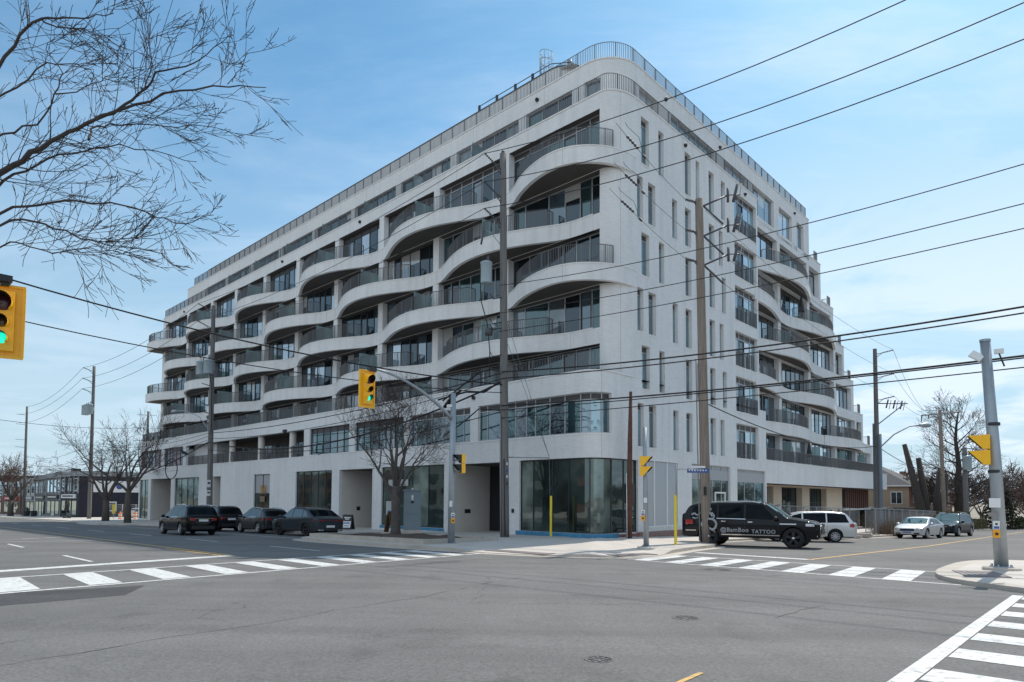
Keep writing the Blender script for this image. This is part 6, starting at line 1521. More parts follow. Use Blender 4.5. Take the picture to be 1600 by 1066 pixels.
# ================================================================ TREES
M_BARK=mat('bark_dark',(.055,.045,.040),.95,var=.35,vscale=6,bump=.6,bscale=20); M_BARKG=mat('bark_grey',(.10,.085,.075),.95,var=.3,vscale=6,bump=.5,bscale=20)
M_TWIG=mat('twigs',(.065,.048,.042),.9); M_TWIGR=mat('twigs_reddish',(.13,.085,.07),.9)
def rvec(r): return Vector((r.uniform(-1,1),r.uniform(-1,1),r.uniform(-1,1)))
def grow(mb,p,d,L,r,lvl,rng,m,tw,up=.06,spread=.75,kids=(3,5),wob=.22,minr=.006,ratio=.62,sides=(6,4,3,3,3)):
    n=max(3,int(5-lvl*.5)); pts=[p]; dd=d.normalized(); 
    for i in range(n):
        dd=(dd+rvec(rng)*wob+Vector((0,0,up))).normalized(); pts.append(pts[-1]+dd*L/n)
    rr_=[max(minr,r*(1-.62*i/n)) for i in range(n+1)]
    mb.tube(pts,rr_,m if lvl<2 else tw,sides[min(lvl,4)],False)
    if lvl>=tw_max[0]: return
    k=rng.randint(*kids)
    for j in range(k):
        t=.25+.75*(j+rng.random())/k if lvl>0 else .45+.55*(j+rng.random())/k
        t=min(t,.99); i=int(t*n); q=pts[i].lerp(pts[min(i+1,n)],t*n-i); base=(pts[min(i+1,n)]-pts[i]).normalized()
        pr=rvec(rng); pr=(pr-base*pr.dot(base)).normalized(); nd=(base*(1-spread*.45)+pr*spread).normalized()
        grow(mb,q,nd,L*ratio*rng.uniform(.75,1.15),max(minr,r*(1-.6*t)*.62),lvl+1,rng,m,tw,up,spread,kids,wob,minr,ratio,sides)
    grow(mb,pts[-1],dd,L*ratio*rng.uniform(.8,1.1),max(minr,rr_[-1]),lvl+1,rng,m,tw,up,spread,kids,wob,minr,ratio,sides)
tw_max=[5]
# --- street tree in the planter
def street_tree():
    r=random.Random(11); o=P(8.7,-7.7,.2); t=thing('bare_tree',o,'bare street tree with low forking trunk growing in the kerbside planter behind the mast arm','tree')
    mb=MB(); top=o+Vector((.0,0,2.6)); mb.tube([o-Vector((0,0,.2)),o+Vector((.03,0,.3)),o+Vector((0,.05,1.4)),top],[.34,.26,.225,.24],M_BARKG,12)
    mb.build('trunk',t); cr=MB(); tw_max[0]=5
    # limbs in the picture plane: world X is right, Y is depth
    limbs=[((-.12,-.06,2.2),(-.75,-.2,1.0),2.3,.11),((-.05,.05,2.6),(-.42,.5,1.5),2.5,.10),((.02,0,2.6),(.05,-.1,1.6),2.7,.13),((.08,.05,2.6),(.40,.25,1.5),2.5,.105),((.12,-.02,2.0),(.62,-.5,1.25),2.4,.10),((-.02,-.05,2.5),(-.25,-.7,1.3),2.3,.09),((0,.08,2.6),(.15,.8,1.3),2.3,.09)]
    for b,d,L,rad in limbs:
        grow(cr,o+Vector(b),Vector(d),L,rad,0,r,M_BARKG,M_TWIG,.04,.60,(2,3),.15,.0058,.66)
    cr.build('crown',t)
street_tree()
def bare_tree(u,v,z,H,label,seed,group=None,m=M_BARK,tw=M_TWIG,r0=.3,lv=4,spread=.7,kids=(3,4),clear=.22,minr=.012,tall=False,name='bare_tree',up=.06):
    r=random.Random(seed); o=P(u,v,z); t=thing(name,o,label,'tree',group); tw_max[0]=lv
    mb=MB(); h=H*clear; mb.tube([o-Vector((0,0,.3)),o+Vector((r.uniform(-.1,.1),0,h*.5)),o+Vector((0,0,h))],[r0*1.2,r0,r0*.85],m,9); 
    cr=MB()
    if tall:
        # central leader with side limbs
        n=7; pts=[o+Vector((r.uniform(-.2,.2),r.uniform(-.2,.2),h+(H-h)*.9*i/n)) for i in range(n+1)]; mb.tube([o+Vector((0,0,h))]+pts[1:],[r0*.85*(1-.85*i/n) for i in range(n+1)],m,8)
        for i in range(26):
            k=(i+.5)/26; zz=h+(H-h)*.86*k; a=i*2.4+r.uniform(-.4,.4); d=Vector((math.cos(a),math.sin(a),.25+.55*k)); idx=min(n-1,int(k*.86/.9*n)); b=Vector((pts[idx].x,pts[idx].y,o.z+zz))
            grow(cr,b,d,H*.22*(1-.5*k)+.3,r0*.28*(1-.6*k),1,r,m,tw,.05,spread,kids,.18,minr,.66)
    else:
        for i in range(5):
            a=i*2*PI/5+r.uniform(-.4,.4); d=Vector((math.cos(a)*.6,math.sin(a)*.6,r.uniform(.9,1.3))); grow(cr,o+Vector((0,0,h*.95)),d,H*.33,r0*.5,0,r,m,tw,up,spread,kids,.2,minr,.62)
    mb.build('trunk',t); cr.build('crown',t); return t
bare_tree(62.5,-7,-.5,11.5,'wide bare tree with drooping reddish twigs before the far shops, left of the far pole',5,m=M_BARKG,tw=M_TWIGR,r0=.34,lv=5,spread=.8,kids=(2,3),clear=.2,minr=.011,up=.0)
bare_tree(53.8,-7.3,-.4,13.,'tall bare tree with an open upright crown at the left end of the block',8,m=M_BARKG,tw=M_TWIG,r0=.30,lv=4,spread=.55,kids=(2,3),clear=.24,minr=.011)
bare_tree(116,-7.,-1.3,12.,'bare tree at the left picture edge in front of the brick shop',21,m=M_BARKG,tw=M_TWIGR,r0=.4,lv=4,spread=.85,kids=(2,4),clear=.22,minr=.02)
bt=bare_tree(-3.6,72.5,-1.3,16.6,'big dark bare tree with a straight trunk beyond the hedge, tallest on the right',31,r0=.6,lv=4,spread=.6,kids=(3,4),clear=.14,minr=.016,tall=True)
# pollarded dark trunks
def stump(u,v,z,pts,label):
    t=thing('cut_tree',P(u,v,z),label,'tree','cut trunks beside the brick houses'); mb=MB()
    for q,rad in pts:
        P_=[P(u,v,z)+Vector(a) for a in q]; mb.tube(P_,rad,M_BARK,9)
    mb.build('trunk',t)
stump(-2.,60.5,-1.1,[([(0,0,-.2),(-.3,0,2.),(-.9,0,5.),(-2.1,0,10.0)],[.75,.55,.42,.25]),([(.35,0,.2),(.25,.2,4.),(-.35,.2,8.4)],[.5,.42,.28])],'thick forked dark trunk cut off bare, leftmost of the cut trees')
stump(-2.8,63.,-1.1,[([(0,0,-.2),(.1,0,3.),(.45,0,7.0)],[.42,.36,.24])],'slender cut off dark trunk, middle of the cut trees')
stump(-3.0,64.5,-1.1,[([(0,0,-.2),(.35,0,3.),(.75,0,6.6)],[.45,.38,.32])],'cut off dark trunk right of the slender one, beside the leaning pole')
# --- near tree whose limbs reach in from the left
def near_tree():
    r=random.Random(4); base=Vector((-13.2,9.5,.35)); t=thing('bare_tree',base,'near bare tree reaching thin dark branches in from the upper left edge','tree')
    def at(px,py,Y): return Vector(((px-800)/1008.1*Y,Y,2.18+(781-py)/1008.1*Y*.995))
    mb=MB(); mb.tube([base-Vector((0,0,.3)),base+Vector((.05,0,1.5)),base+Vector((.3,0,3.2)),Vector((-12.6,9.6,4.6))],[.30,.25,.22,.2],M_BARK,12); mb.build('trunk',t)
    cr=MB(); hub=Vector((-12.6,9.6,4.5)); tw_max[0]=3
    limbs=[([(-420,420,9.8),(-200,350,10),(-60,285,10.1),(0,252,10.2),(40,222,10.2),(85,193,10.1),(130,172,10.),(190,147,9.9),(262,125,9.8),(338,114,9.6),(400,119,9.5)],.115,.008),
     ([(130,172,10.),(165,158,10.1),(196,132,10.2),(225,96,10.2),(268,84,10.1),(303,66,10.),(340,30,9.9)],.045,.007),
     ([(-300,300,9.2),(-120,170,9.2),(-30,90,9.2),(0,32,9.1),(35,8,9.),(72,5,9.),(110,2,9.),(150,-4,9.)],.06,.008),
     ([(35,8,9.),(62,20,9.),(105,26,9.1),(146,40,9.1)],.02,.006),
     ([(-300,440,10.5),(-100,380,10.5),(0,322,10.5),(60,311,10.4),(120,309,10.3),(178,315,10.2),(230,334,10.1),(275,344,10.),(322,330,9.9)],.05,.007),
     ([(-300,470,9.7),(-80,370,9.6),(0,340,9.6),(52,345,9.6),(100,365,9.5),(140,378,9.5),(200,385,9.4),(246,394,9.4)],.04,.007),
     ([(-200,430,9.9),(-60,400,9.9),(0,377,9.9),(30,384,9.9),(70,392,9.8),(130,386,9.8),(170,392,9.7),(192,394,9.7)],.028,.006),
     ([(-200,340,10.8),(-40,290,10.8),(0,268,10.8),(50,238,10.8),(110,225,10.8),(170,218,10.7),(230,228,10.6),(292,243,10.5)],.05,.007),
     ([(118,207,10.),(122,190,10.3),(150,180,10.6),(190,180,10.8),(240,184,10.9),(300,183,11),(366,200,11)],.03,.006),
     ([(-100,240,10.4),(-20,200,10.4),(30,180,10.3),(62,132,10.2),(70,95,10.2),(45,60,10.1),(55,25,10.)],.035,.006),
     ([(62,132,10.2),(95,125,10.),(135,110,9.9),(165,95,9.8)],.018,.006),
     ([(205,120,10.2),(215,85,10.3),(208,55,10.3),(212,5,10.3)],.016,.006),
     ([(-60,160,9.6),(0,120,9.6),(48,82,9.5),(95,82,9.5),(120,90,9.4)],.03,.006),
     ([(338,114,9.6),(352,100,9.6),(348,72,9.6)],.010,.005),([(345,110,9.6),(358,88,9.7),(368,60,9.7)],.010,.005)]
    for pts,r0,r1 in limbs:
        P_=[at(*q) for q in pts]; P_=[tuple(x) for x in P_]
        # gentle resample with knobbly offsets
        Q=[]
        for i in range(len(P_)-1):
            a,b=Vector(P_[i]),Vector(P_[i+1]); n=3
            for k in range(n): 
                x=a.lerp(b,k/n); Q.append(x+(rvec(r)*.028 if (k or i) else Vector((0,0,0))))
        Q.append(Vector(P_[-1])); N=len(Q)
        if pts[0][0]<-50: Q=[hub]+Q; N+=1
        rad=[(r0+(r1-r0)*(i/(N-1))**.6)*.72 for i in range(N)]
        cr.tube(Q,rad,M_BARK,7,False)
        for i in range(2,N-1):
            vis=Q[i].x/Q[i].y>-.85
            if not vis: continue
            for _ in range(r.choice((0,1,1,2))):
                b=(Q[i+1]-Q[i]).normalized(); pr=rvec(r); pr.y*=.6; pr=(pr-b*pr.dot(b)).normalized(); d=(b*.85+pr*.75).normalized()
                q=Q[i].lerp(Q[i+1],r.random()); rad_=max(.0045,min(.011,rad[i]*.32))
                grow(cr,q,d,r.uniform(.6,1.25)*(1-.6*i/N),rad_,1,r,M_BARK,M_BARK,.02,.46,(1,3),.15,.0042,.52,(4,4,3,3,3))
    cr.build('crown',t)
near_tree()
bare_tree(25,-31,G(25,-31),10.5,'bare tree across the main street mirrored in the corner glass',41,m=M_BARKG,r0=.3,lv=4,spread=.6,kids=(2,3),clear=.26,minr=.015)
# --- woods and shrubs on the right
r=random.Random(77)
labs=['reddish bare tree far right behind the signal pole','pale bare tree at the right picture edge','bushy bare tree just left of the conifer','small bare tree above the brick houses','thin bare tree between the cut trunks and the leaning pole','bare tree right of the conifer','distant bare tree low over the road end','bare tree behind the second brick house','low bare tree over the end of the side street','greyish bare tree beside the far hedge','far bare tree left of the grey pole','far bare tree behind the big trunk']
pos=[(-14,92,11.),(-22,88,12.),(-4,88,10.5),(6,92,11.),(0,70,9.),(-9,92,10.),(-13,112,11.),(4,100,11.5),(-20,118,12.5),(-24,100,13),(1,105,12),(-6,103,12)]
for k,((u,v,h),l) in enumerate(zip(pos,labs)):
    bare_tree(u,v,G(u,v),h,l,100+k,'bare trees beyond the side street',M_BARKG,M_TWIGR if k%2 else M_TWIG,.22,3 if k>5 else 4,.85,(4,5) if k>5 else (3,4),.16,.035)
# the far wood that closes the side street: one mass
mb=MB(); tw_max[0]=2
for k in range(70):
    u=r.uniform(-150,25); v=150+r.uniform(-12,25)+max(0,-u-30)*.25; z=G(u,v); o=P(u,v,z); h=r.uniform(8,13)
    for j in range(6): 
        a=r.uniform(0,6.3); grow(mb,o+Vector((0,0,.6)),Vector((math.cos(a)*.55,math.sin(a)*.55,1.2)),h*.42,.14,0,r,M_TWIGR if k%3 else M_BARKG,M_TWIGR if k%3 else M_TWIG,.05,.8,(4,5),.2,.05,.62,(4,3,3,3,3))
tag(mb.build('far_wood'),'mass of bare woods closing the far end of the side street','trees',None,'stuff')
mb=MB()
for k in range(26):
    u=r.uniform(200,330); v=r.uniform(-60,60); z=G(u,v); o=P(u,v,z); h=r.uniform(8,12)
    for j in range(5): 
        a=r.uniform(0,6.3); grow(mb,o+Vector((0,0,.6)),Vector((math.cos(a)*.55,math.sin(a)*.55,1.2)),h*.42,.16,0,r,M_TWIGR,M_TWIG,.05,.8,(4,5),.2,.07,.62,(4,3,3,3,3))
tag(mb.build('far_wood'),'bare trees in one mass at the far end of the main street','trees',None,'stuff')
# conifers
def leafmat(name,c1,c2):
    m=bpy.data.materials.new(name); m.use_nodes=True; n,L=nodes_of(m); b=n['Principled BSDF']; b.inputs['Roughness'].default_value=.8; b.inputs['Specular IOR Level'].default_value=.2
    tc=n.new('ShaderNodeTexCoord'); no=n.new('ShaderNodeTexNoise'); no.inputs['Scale'].default_value=3; no.inputs['Detail'].default_value=4; L.new(tc.outputs['Object'],no.inputs['Vector'])
    mr=n.new('ShaderNodeMapRange'); L.new(no.outputs['Fac'],mr.inputs[0]); mr.inputs[1].default_value=.35; mr.inputs[2].default_value=.65
    mx=n.new('ShaderNodeMix'); mx.data_type='RGBA'; L.new(mr.outputs[0],mx.inputs[0]); mx.inputs[6].default_value=(*c1,1); mx.inputs[7].default_value=(*c2,1); L.new(mx.outputs[2],b.inputs['Base Color']); return m
M_FIR=leafmat('fir_needles',(.030,.036,.025),(.060,.065,.042)); M_HEDGE=leafmat('hedge_leaves',(.085,.085,.04),(.19,.16,.09)); M_HEDG2=leafmat('green_shrub_leaves',(.04,.065,.02),(.09,.13,.04)); M_BRUSH=leafmat('dry_brush',(.14,.10,.07),(.26,.20,.14))
def leaf(mb,c,s,rg,m):
    n=rvec(rg).normalized(); a=n.orthogonal().normalized()*s; b=n.cross(a)*.6; mb.faces([c-a,c+b,c+a,c-b],[(0,1,2,3)],m)
def conifer(u,v,H,R_,label,seed,n=5200):
    rg=random.Random(seed); o=P(u,v,G(u,v)); t=thing('conifer',o,label,'conifer'); mb=MB(); mb.tube([o-Vector((0,0,.2)),o+Vector((0,0,H*.9))],[.22,.05],M_BARK,7); mb.build('trunk',t)
    mb=MB()
    tiers=[(k/17, rg.uniform(.85,1.15), rg.uniform(0,6.3)) for k in range(17)]
    for i in range(n):
        k,f,ph=rg.choice(tiers); h=.08+k*.9; rad=R_*(1-k)**.8*f; a=rg.uniform(0,2*PI); rr2=rad*math.sqrt(rg.random())*(1+.22*math.sin(a*5+ph)); c=o+Vector((math.cos(a)*rr2,math.sin(a)*rr2,H*h-rr2*.28+rg.uniform(-.12,.12))); leaf(mb,c,rg.uniform(.10,.22),rg,M_FIR)
    mb.build('crown',t)
conifer(-7.4,78,7.6,2.3,'dark green conifer behind the tall hedge, right of the big bare tree',5)
conifer(-12.5,96,3.4,1.2,'small dark conifer at the far end of the side street',6,1800)
conifer(126,22,10.,3.,'dark conifer top showing above the far shop roofs',9,2500)
def hedge(u0,u1,v0,v1,h,label,m,seed,dens=150,group=None,name='hedge',ln=.09):
    rg=random.Random(seed); mb=MB(); z0=min(G(u0,v0),G(u1,v1))
    def pt(u,v,w): return P(u,v,G(u,v)+w)
    mb.ubox(u0+.12,u1-.12,v0+.12,v1-.12,z0-.1,z0+h-.12,m)
    A=(u1-u0)*(v1-v0)+2*h*((u1-u0)+(v1-v0)); 
    for i in range(int(A*dens)):
        f=rg.random(); e=rg.uniform(-.09,.05)
        s=rg.random()*((u1-u0)*(v1-v0)+2*h*((u1-u0)+(v1-v0)))
        if s<(u1-u0)*(v1-v0): c=pt(rg.uniform(u0,u1),rg.uniform(v0,v1),h+e)
        elif rg.random()<(u1-u0)/((u1-u0)+(v1-v0)): c=pt(rg.uniform(u0,u1),rg.choice((v0-e,v1+e)),rg.uniform(0,h))
        else: c=pt(rg.choice((u0-e,u1+e)),rg.uniform(v0,v1),rg.uniform(0,h))
        leaf(mb,c,rg.uniform(ln*.6,ln*1.3),rg,m)
    o=mb.build(name,origin=P((u0+u1)/2,(v0+v1)/2,z0)); return tag(o,label,'hedge',group)
hedge(-6.6,-3.6,56.,59.5,2.05,'square clipped tall brownish hedge right of the blue black SUV',M_HEDGE,1,240)
hedge(-6.4,-4.6,61.,74.,1.25,'low brownish hedge running behind the tall one',M_HEDGE,2,130)
hedge(-5.4,-4.0,44.,55.,1.7,'dry brown hedge row behind the two parked cars',M_BRUSH,3,150)
hedge(-9.6,-8.2,84,85.4,1.5,'round topped dark green shrub at the end of the hedges',M_HEDG2,4,200,name='shrub'); hedge(-12.2,-10.2,86,88,1.3,'green shrub next to the dark one at the road end',M_HEDG2,5,150,name='shrub')
def brush(u,v,R_,H,label,seed,n=220):
    rg=random.Random(seed); o=P(u,v,G(u,v)); mb=MB()
    for i in range(n):
        a=rg.uniform(0,6.3); rr2=R_*math.sqrt(rg.random()); b=o+Vector((math.cos(a)*rr2*.6,math.sin(a)*rr2*.6,0)); e=o+Vector((math.cos(a)*rr2,math.sin(a)*rr2,H*rg.uniform(.4,1.)*(1-.4*(rr2/R_)**2))); mid=b.lerp(e,.5)+rvec(rg)*.12
        mb.tube([b,mid,e],[.014,.010,.006],M_BRUSH if i%2 else M_TWIGR,3,False)
    return tag(mb.build('shrub',origin=o),label,'shrub','dry shrubs by the fence')
brush(-5.9,27.3,1.3,1.5,'dry brown shrub leaning on the fence left of the silver sedan',1,320); brush(-5.6,30.5,1.2,1.2,'second dry brown shrub behind the silver sedan at the fence',2); brush(-1.,50,4.,3.,'large tangle of dry brush under the cut trunks',3,800); brush(-2.,56,3.,2.4,'dry brush at the foot of the cut trunks',4,400)
# ================================================================ OTHER BUILDINGS, FENCES, STREET THINGS
M_RBRICK=brick_mat('red_brick',(.23,.095,.07),(.17,.07,.055),(.22,.17,.15),var=.12); M_SIDING=mat('tan_siding',(.33,.245,.17),.8,var=.08,vscale=1); M_SHING=mat('roof_shingle',(.115,.11,.11),.9,var=.25,vscale=3,bump=.4,bscale=12); M_SHING2=mat('brown_shingle',(.20,.165,.14),.9,var=.2,vscale=3)
M_TRIMW=mat('white_trim',(.66,.65,.62),.7); M_GLASSH=glass_mat('house_pane',(.05,.06,.07),(.8,.9,1.),.12)
def house_window(par,c,w,h,axis,n):
    """axis: unit vector along the wall, n: outward"""
    up=Vector((0,0,1)); mb=MB(); fb=.07
    def q(a0,a1,b0,b1,d,m,M=mb):
        A=[c+axis*a0+up*b0+n*d,c+axis*a1+up*b0+n*d,c+axis*a1+up*b1+n*d,c+axis*a0+up*b1+n*d]; B=[x-n*.08 for x in A]; M.faces(A+B,[(0,1,2,3),(0,1,5,4),(1,2,6,5),(2,3,7,6),(3,0,4,7)],m)
    q(-w/2,w/2,-h/2,-h/2+fb,.05,M_TRIMW);q(-w/2,w/2,h/2-fb,h/2,.05,M_TRIMW);q(-w/2,-w/2+fb,-h/2+fb,h/2-fb,.05,M_TRIMW);q(w/2-fb,w/2,-h/2+fb,h/2-fb,.05,M_TRIMW);q(-.03,.03,-h/2+fb,h/2-fb,.045,M_TRIMW)
    f=mb.build('window',par); g=MB(); g.face([c+axis*(-w/2+fb)+up*(-h/2+fb)+n*.01,c+axis*(w/2-fb)+up*(-h/2+fb)+n*.01,c+axis*(w/2-fb)+up*(h/2-fb)+n*.01,c+axis*(-w/2+fb)+up*(h/2-fb)+n*.01],M_GLASSH); g.build('pane',f)
def house(u0,u1,v0,v1,zb,ze,zr,label,front_m,side_m,roofm,wins,porch=None):
    t=thing('house',P((u0+u1)/2,v0,zb),label,'house','brick houses along the side street')
    mb=MB(); mb.face([P(u0,v0,zb-1),P(u1,v0,zb-1),P(u1,v0,ze),P(u0,v0,ze)],front_m,[(u0,zb),(u1,zb),(u1,ze),(u0,ze)])
    mb.face([P(u0,v0,zb-1),P(u0,v1,zb-1),P(u0,v1,ze),P(u0,v0,ze)],side_m,[(v0,zb),(v1,zb),(v1,ze),(v0,ze)]); mb.face([P(u1,v0,zb-1),P(u1,v1,zb-1),P(u1,v1,ze),P(u1,v0,ze)],side_m,[(v0,zb),(v1,zb),(v1,ze),(v0,ze)]); mb.face([P(u0,v1,zb-1),P(u1,v1,zb-1),P(u1,v1,ze),P(u0,v1,ze)],side_m,[(u0,zb),(u1,zb),(u1,ze),(u0,ze)])
    mb.build('wall',t)
    o=.45; mb=MB(); um=(u0+u1)/2; i0=(u1-u0)*.32
    A=[P(u0-o,v0-o,ze-.05),P(u1+o,v0-o,ze-.05),P(u1+o,v1+o,ze-.05),P(u0-o,v1+o,ze-.05)]; R1,R2=P(um,v0+i0,zr),P(um,v1-i0,zr)
    mb.faces(A+[R1,R2],[(0,1,4),(1,2,5,4),(2,3,5),(3,0,4,5),(0,1,2,3)],roofm)
    up=Vector((0,0,.16)); mb.faces([a for a in A]+[a-up for a in A],[(0,1,5,4),(1,2,6,5),(2,3,7,6),(3,0,4,7)],M_TRIMW); rf=mb.build('roof',t)
    mb=MB(); mb.ubox(um+1.2,um+1.9,(v0+v1)/2,(v0+v1)/2+.8,ze+.4,zr+.9,M_RBRICK); mb.build('chimney',rf)
    for (face,p,z,w,h) in wins:
        if face=='f': house_window(t,P(p,v0,z),w,h,dA,-dB)
        else: house_window(t,P(u0,p,z),w,h,dB,-dA)
    if porch:
        a,b,c,d,zp=porch; mb=MB(); mb.ubox(a,b,c,d,zp,zp+.18,roofm); 
        for uu in (a+.2,b-.2): mb.ubox(uu-.07,uu+.07,c+.1,c+.24,zb-.5,zp,M_TRIMW)
        mb.build('porch',t)
house(.6,9.5,66,76,-1.5,4.25,6.9,'brick and tan house with a dark hipped roof nearest the apartment block',M_SIDING,M_RBRICK,M_SHING,[('f',2.0,2.6,1.3,1.6),('f',6.,2.6,1.2,1.5),('s',68.5,2.8,1.0,1.7),('s',70.8,2.8,1.0,1.7),('s',74.5,2.8,1.0,1.5)],(-1.8,9,61.,66,1.25))
house(.5,9.,84,94,-1.7,3.6,6.0,'second brick house with a brown roof behind the cut trunks',M_SIDING,M_RBRICK,M_SHING2,[('f',2.0,2.2,1.2,1.4),('s',86.5,2.2,1.6,1.6),('s',91,2.2,1.2,1.5)],(-1.,6,80,84,1.))
# dark carport / garage hidden behind the fence
t=thing('garage',P(5,58,-1.3),'low dark open carport between the apartment block and the brick house','garage')
mb=MB(); mb.ubox(1.2,12,56.,64,1.2,1.42,M_SHING2); mb.build('roof',t)
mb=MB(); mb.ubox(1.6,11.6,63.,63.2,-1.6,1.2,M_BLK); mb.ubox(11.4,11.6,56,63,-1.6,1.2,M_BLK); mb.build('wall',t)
mb=MB(); 
for v in (56.3,59.5): mb.ubox(1.3,1.5,v,v+.2,-1.6,1.2,M_TRIMW)
mb.build('post',t)
# --- row of low shops at the left
M_NAVY=mat('navy_wall',(.017,.018,.030),.8,var=.2,vscale=1.); M_SHOPG=mat('pale_cladding',(.20,.21,.21),.7,var=.12,vscale=2); M_FASC=mat('pale_fascia',(.30,.32,.33),.7,var=.1); M_BRN=mat('brown_wall',(.12,.07,.055),.85,var=.2)
def shop(u0,u1,zt,label,wallm,fascm,signm,pil,upper,side=None,lit=None,writing=None):
    zb=G(u0,-3)-.05; vf=-3.; t=thing('shop_building',P(u0,vf,zb),label,'shop','low shops down the main street')
    mb=MB(); mb.ubox(u0+.02,u1-.02,vf,14,zb-.6,zt-.75,wallm); mb.build('wall',t)
    mb=MB(); mb.ubox(u0+.01,u1-.01,vf-.25,14.1,zt-.75,zt,fascm); mb.build('roof',t)
    zf=zb+3.05
    mb=MB(); w=(u1-u0); mb.ubox(u0+w*.12,u0+w*.88,vf-.22,vf-.02,zf,zf+.62,signm); sb_=mb.build('sign_board',t)
    mb=MB(); ux=u1-w*.2
    for k in range(writing or 7):
        cw=w*.6/((writing or 7)*1.35); mb.ubox(ux-cw,ux,vf-.24,vf-.22,zf+.2,zf+.44,M_WHT if signm is not M_WHT else M_BLK); ux-=cw*1.35
    mb.build('sign_lettering',sb_)
    n=3
    for k in range(n):
        a=u0+w*(.08+.29*k); b=a+w*.24; mb=MB(); d=(k==1)
        z0=zb+(.1 if d else .55); mb.ubox(a,b,vf-.06,vf-.01,z0,zb+2.8,M_DARKF); f=mb.build('door' if d else 'shop_window',t)
        mb=MB(); mb.face([P(a+.12,vf-.065,z0+.12),P(b-.12,vf-.065,z0+.12),P(b-.12,vf-.065,zb+2.65),P(a+.12,vf-.065,zb+2.65)],GL_SHOP2 if (k+int(u0))%2 else GL_SHOP); mb.build('pane',f)
    for k in range(upper):
        c=u0+w*(k+.5)/upper; mb=MB(); ww=w/upper*.27; mb.ubox(c-ww,c+ww,vf-.05,vf-.01,zf+1.05,zt-1.05,M_TRIMW); f=mb.build('window',t)
        mb=MB(); mb.face([P(c-ww+.1,vf-.055,zf+1.15),P(c+ww-.1,vf-.055,zf+1.15),P(c+ww-.1,vf-.055,zt-1.15),P(c-ww+.1,vf-.055,zt-1.15)],GL[1]); mb.build('pane',f)
    for k in range(pil+1):
        c=u0+w*k/pil; c=clamp(c,u0+.2,u1-.2); mb=MB(); mb.ubox(c-.14,c+.14,vf-.14,vf-.01,zf+.75,zt-.8,M_FASC); mb.build('pilaster',t)
    return t
sh=shop(91.5,102.,5.85,'navy painted corner shop with a long white sign on its side wall',M_NAVY,M_FASC,M_WHT,4,3,writing=10)
# side wall sign and window of the corner shop
mb=MB(); mb.ubox(91.44,91.5,-1.2,9.2,2.75,4.45,M_WHT); o=mb.build('sign_board',sh)
mb=MB(); mb.lathe(P(91.43,2.2,3.65),[(0,0),(.45,0),(.45,.02),(0,.02)],M_BLUES,14,axis=DUm)
for k in range(8): mb.ubox(91.40,91.43,3.2+k*.55,3.55+k*.55,3.5,3.8,mat('sign_grey',(.3,.3,.32)))
mb.build('sign_lettering',o)
mb=MB(); mb.ubox(91.42,91.5,.2,1.9,-.1,1.35,M_TRIMW); f=mb.build('window',sh); mb=MB(); mb.face([P(91.41,.35,.05),P(91.41,1.75,.05),P(91.41,1.75,1.2),P(91.41,.35,1.2)],GL[2]); mb.build('pane',f)
shop(102.1,111.5,5.8,'grey clad shop with dark awning second in the far row',M_SHOPG,M_FASC,M_BLK,4,4,writing=8)
shop(111.6,120,5.7,'pale shop with upper windows third in the far row',M_SHOPG,M_FASC,mat('sign_brown',(.12,.09,.07)),3,4)
shop(120.1,131,5.3,'white fronted low shop beyond the third one',mat('white_wall',(.45,.45,.44),.8,var=.1),M_FASC,M_SHOPG,3,3)
shop(133,150,5.9,'brown brick shop with a red sign at the left picture edge',M_BRN,M_BRN,mat('sign_red',(.40,.03,.03)),2,4)
shop(150.2,172,6.4,'farther brick building at the left picture edge',M_RBRICK,M_BRN,M_WHT,2,4)
mb=MB(); o=P(116,2,5.6); mb.box(o+Vector((0,0,.7)),1.6,1.2,1.4,M_DARKF,ang(1,0)); tag(mb.build('rooftop_unit',origin=o),'small black ventilation box on the far shop roofs','roof unit')
# simple street frontage on the camera's side of the road, seen only mirrored in the glass
def back_block(u0,u1,v0,v1,h,label,m):
    t=thing('shop_building',P(u0,v0,G(u0,v0)),label,'shop','low buildings behind the camera'); z=G(u0,v0)
    mb=MB(); mb.ubox(u0,u1,v0,v1,z-.5,z+h,m); mb.build('wall',t)
    mb=MB(); mb.ubox(u0-.1,u1+.1,v0-.1,v1+.1,z+h,z+h+.35,M_FASC); mb.build('roof',t)
    mb=MB(); n=int((u1-u0)/4)
    for k in range(n): a=u0+(u1-u0)*(k+.15)/n; b=u0+(u1-u0)*(k+.85)/n; mb.ubox(a,b,v1,v1+.05,z+.6,z+2.9,M_DARKF); mb.ubox(a+.4,b-.4,v1,v1+.06,z+4.,z+5.4,M_DARKF)
    mb.build('window',t)
back_block(8,34,-58,-42,7.,'brown low block across the main street mirrored in the shop glass',M_RBRICK); back_block(36,66,-56,-40,7.5,'pale low block across the main street mirrored in the windows',M_SHOPG); back_block(70,120,-58,-40,6.5,'long brown block across the main street farther left',M_BRN); back_block(-60,-30,-62,-44,7.,'red brick block across the main street on the right',M_RBRICK); back_block(-60,-34,4,40,6.5,'tan block across the side street',M_SIDING)
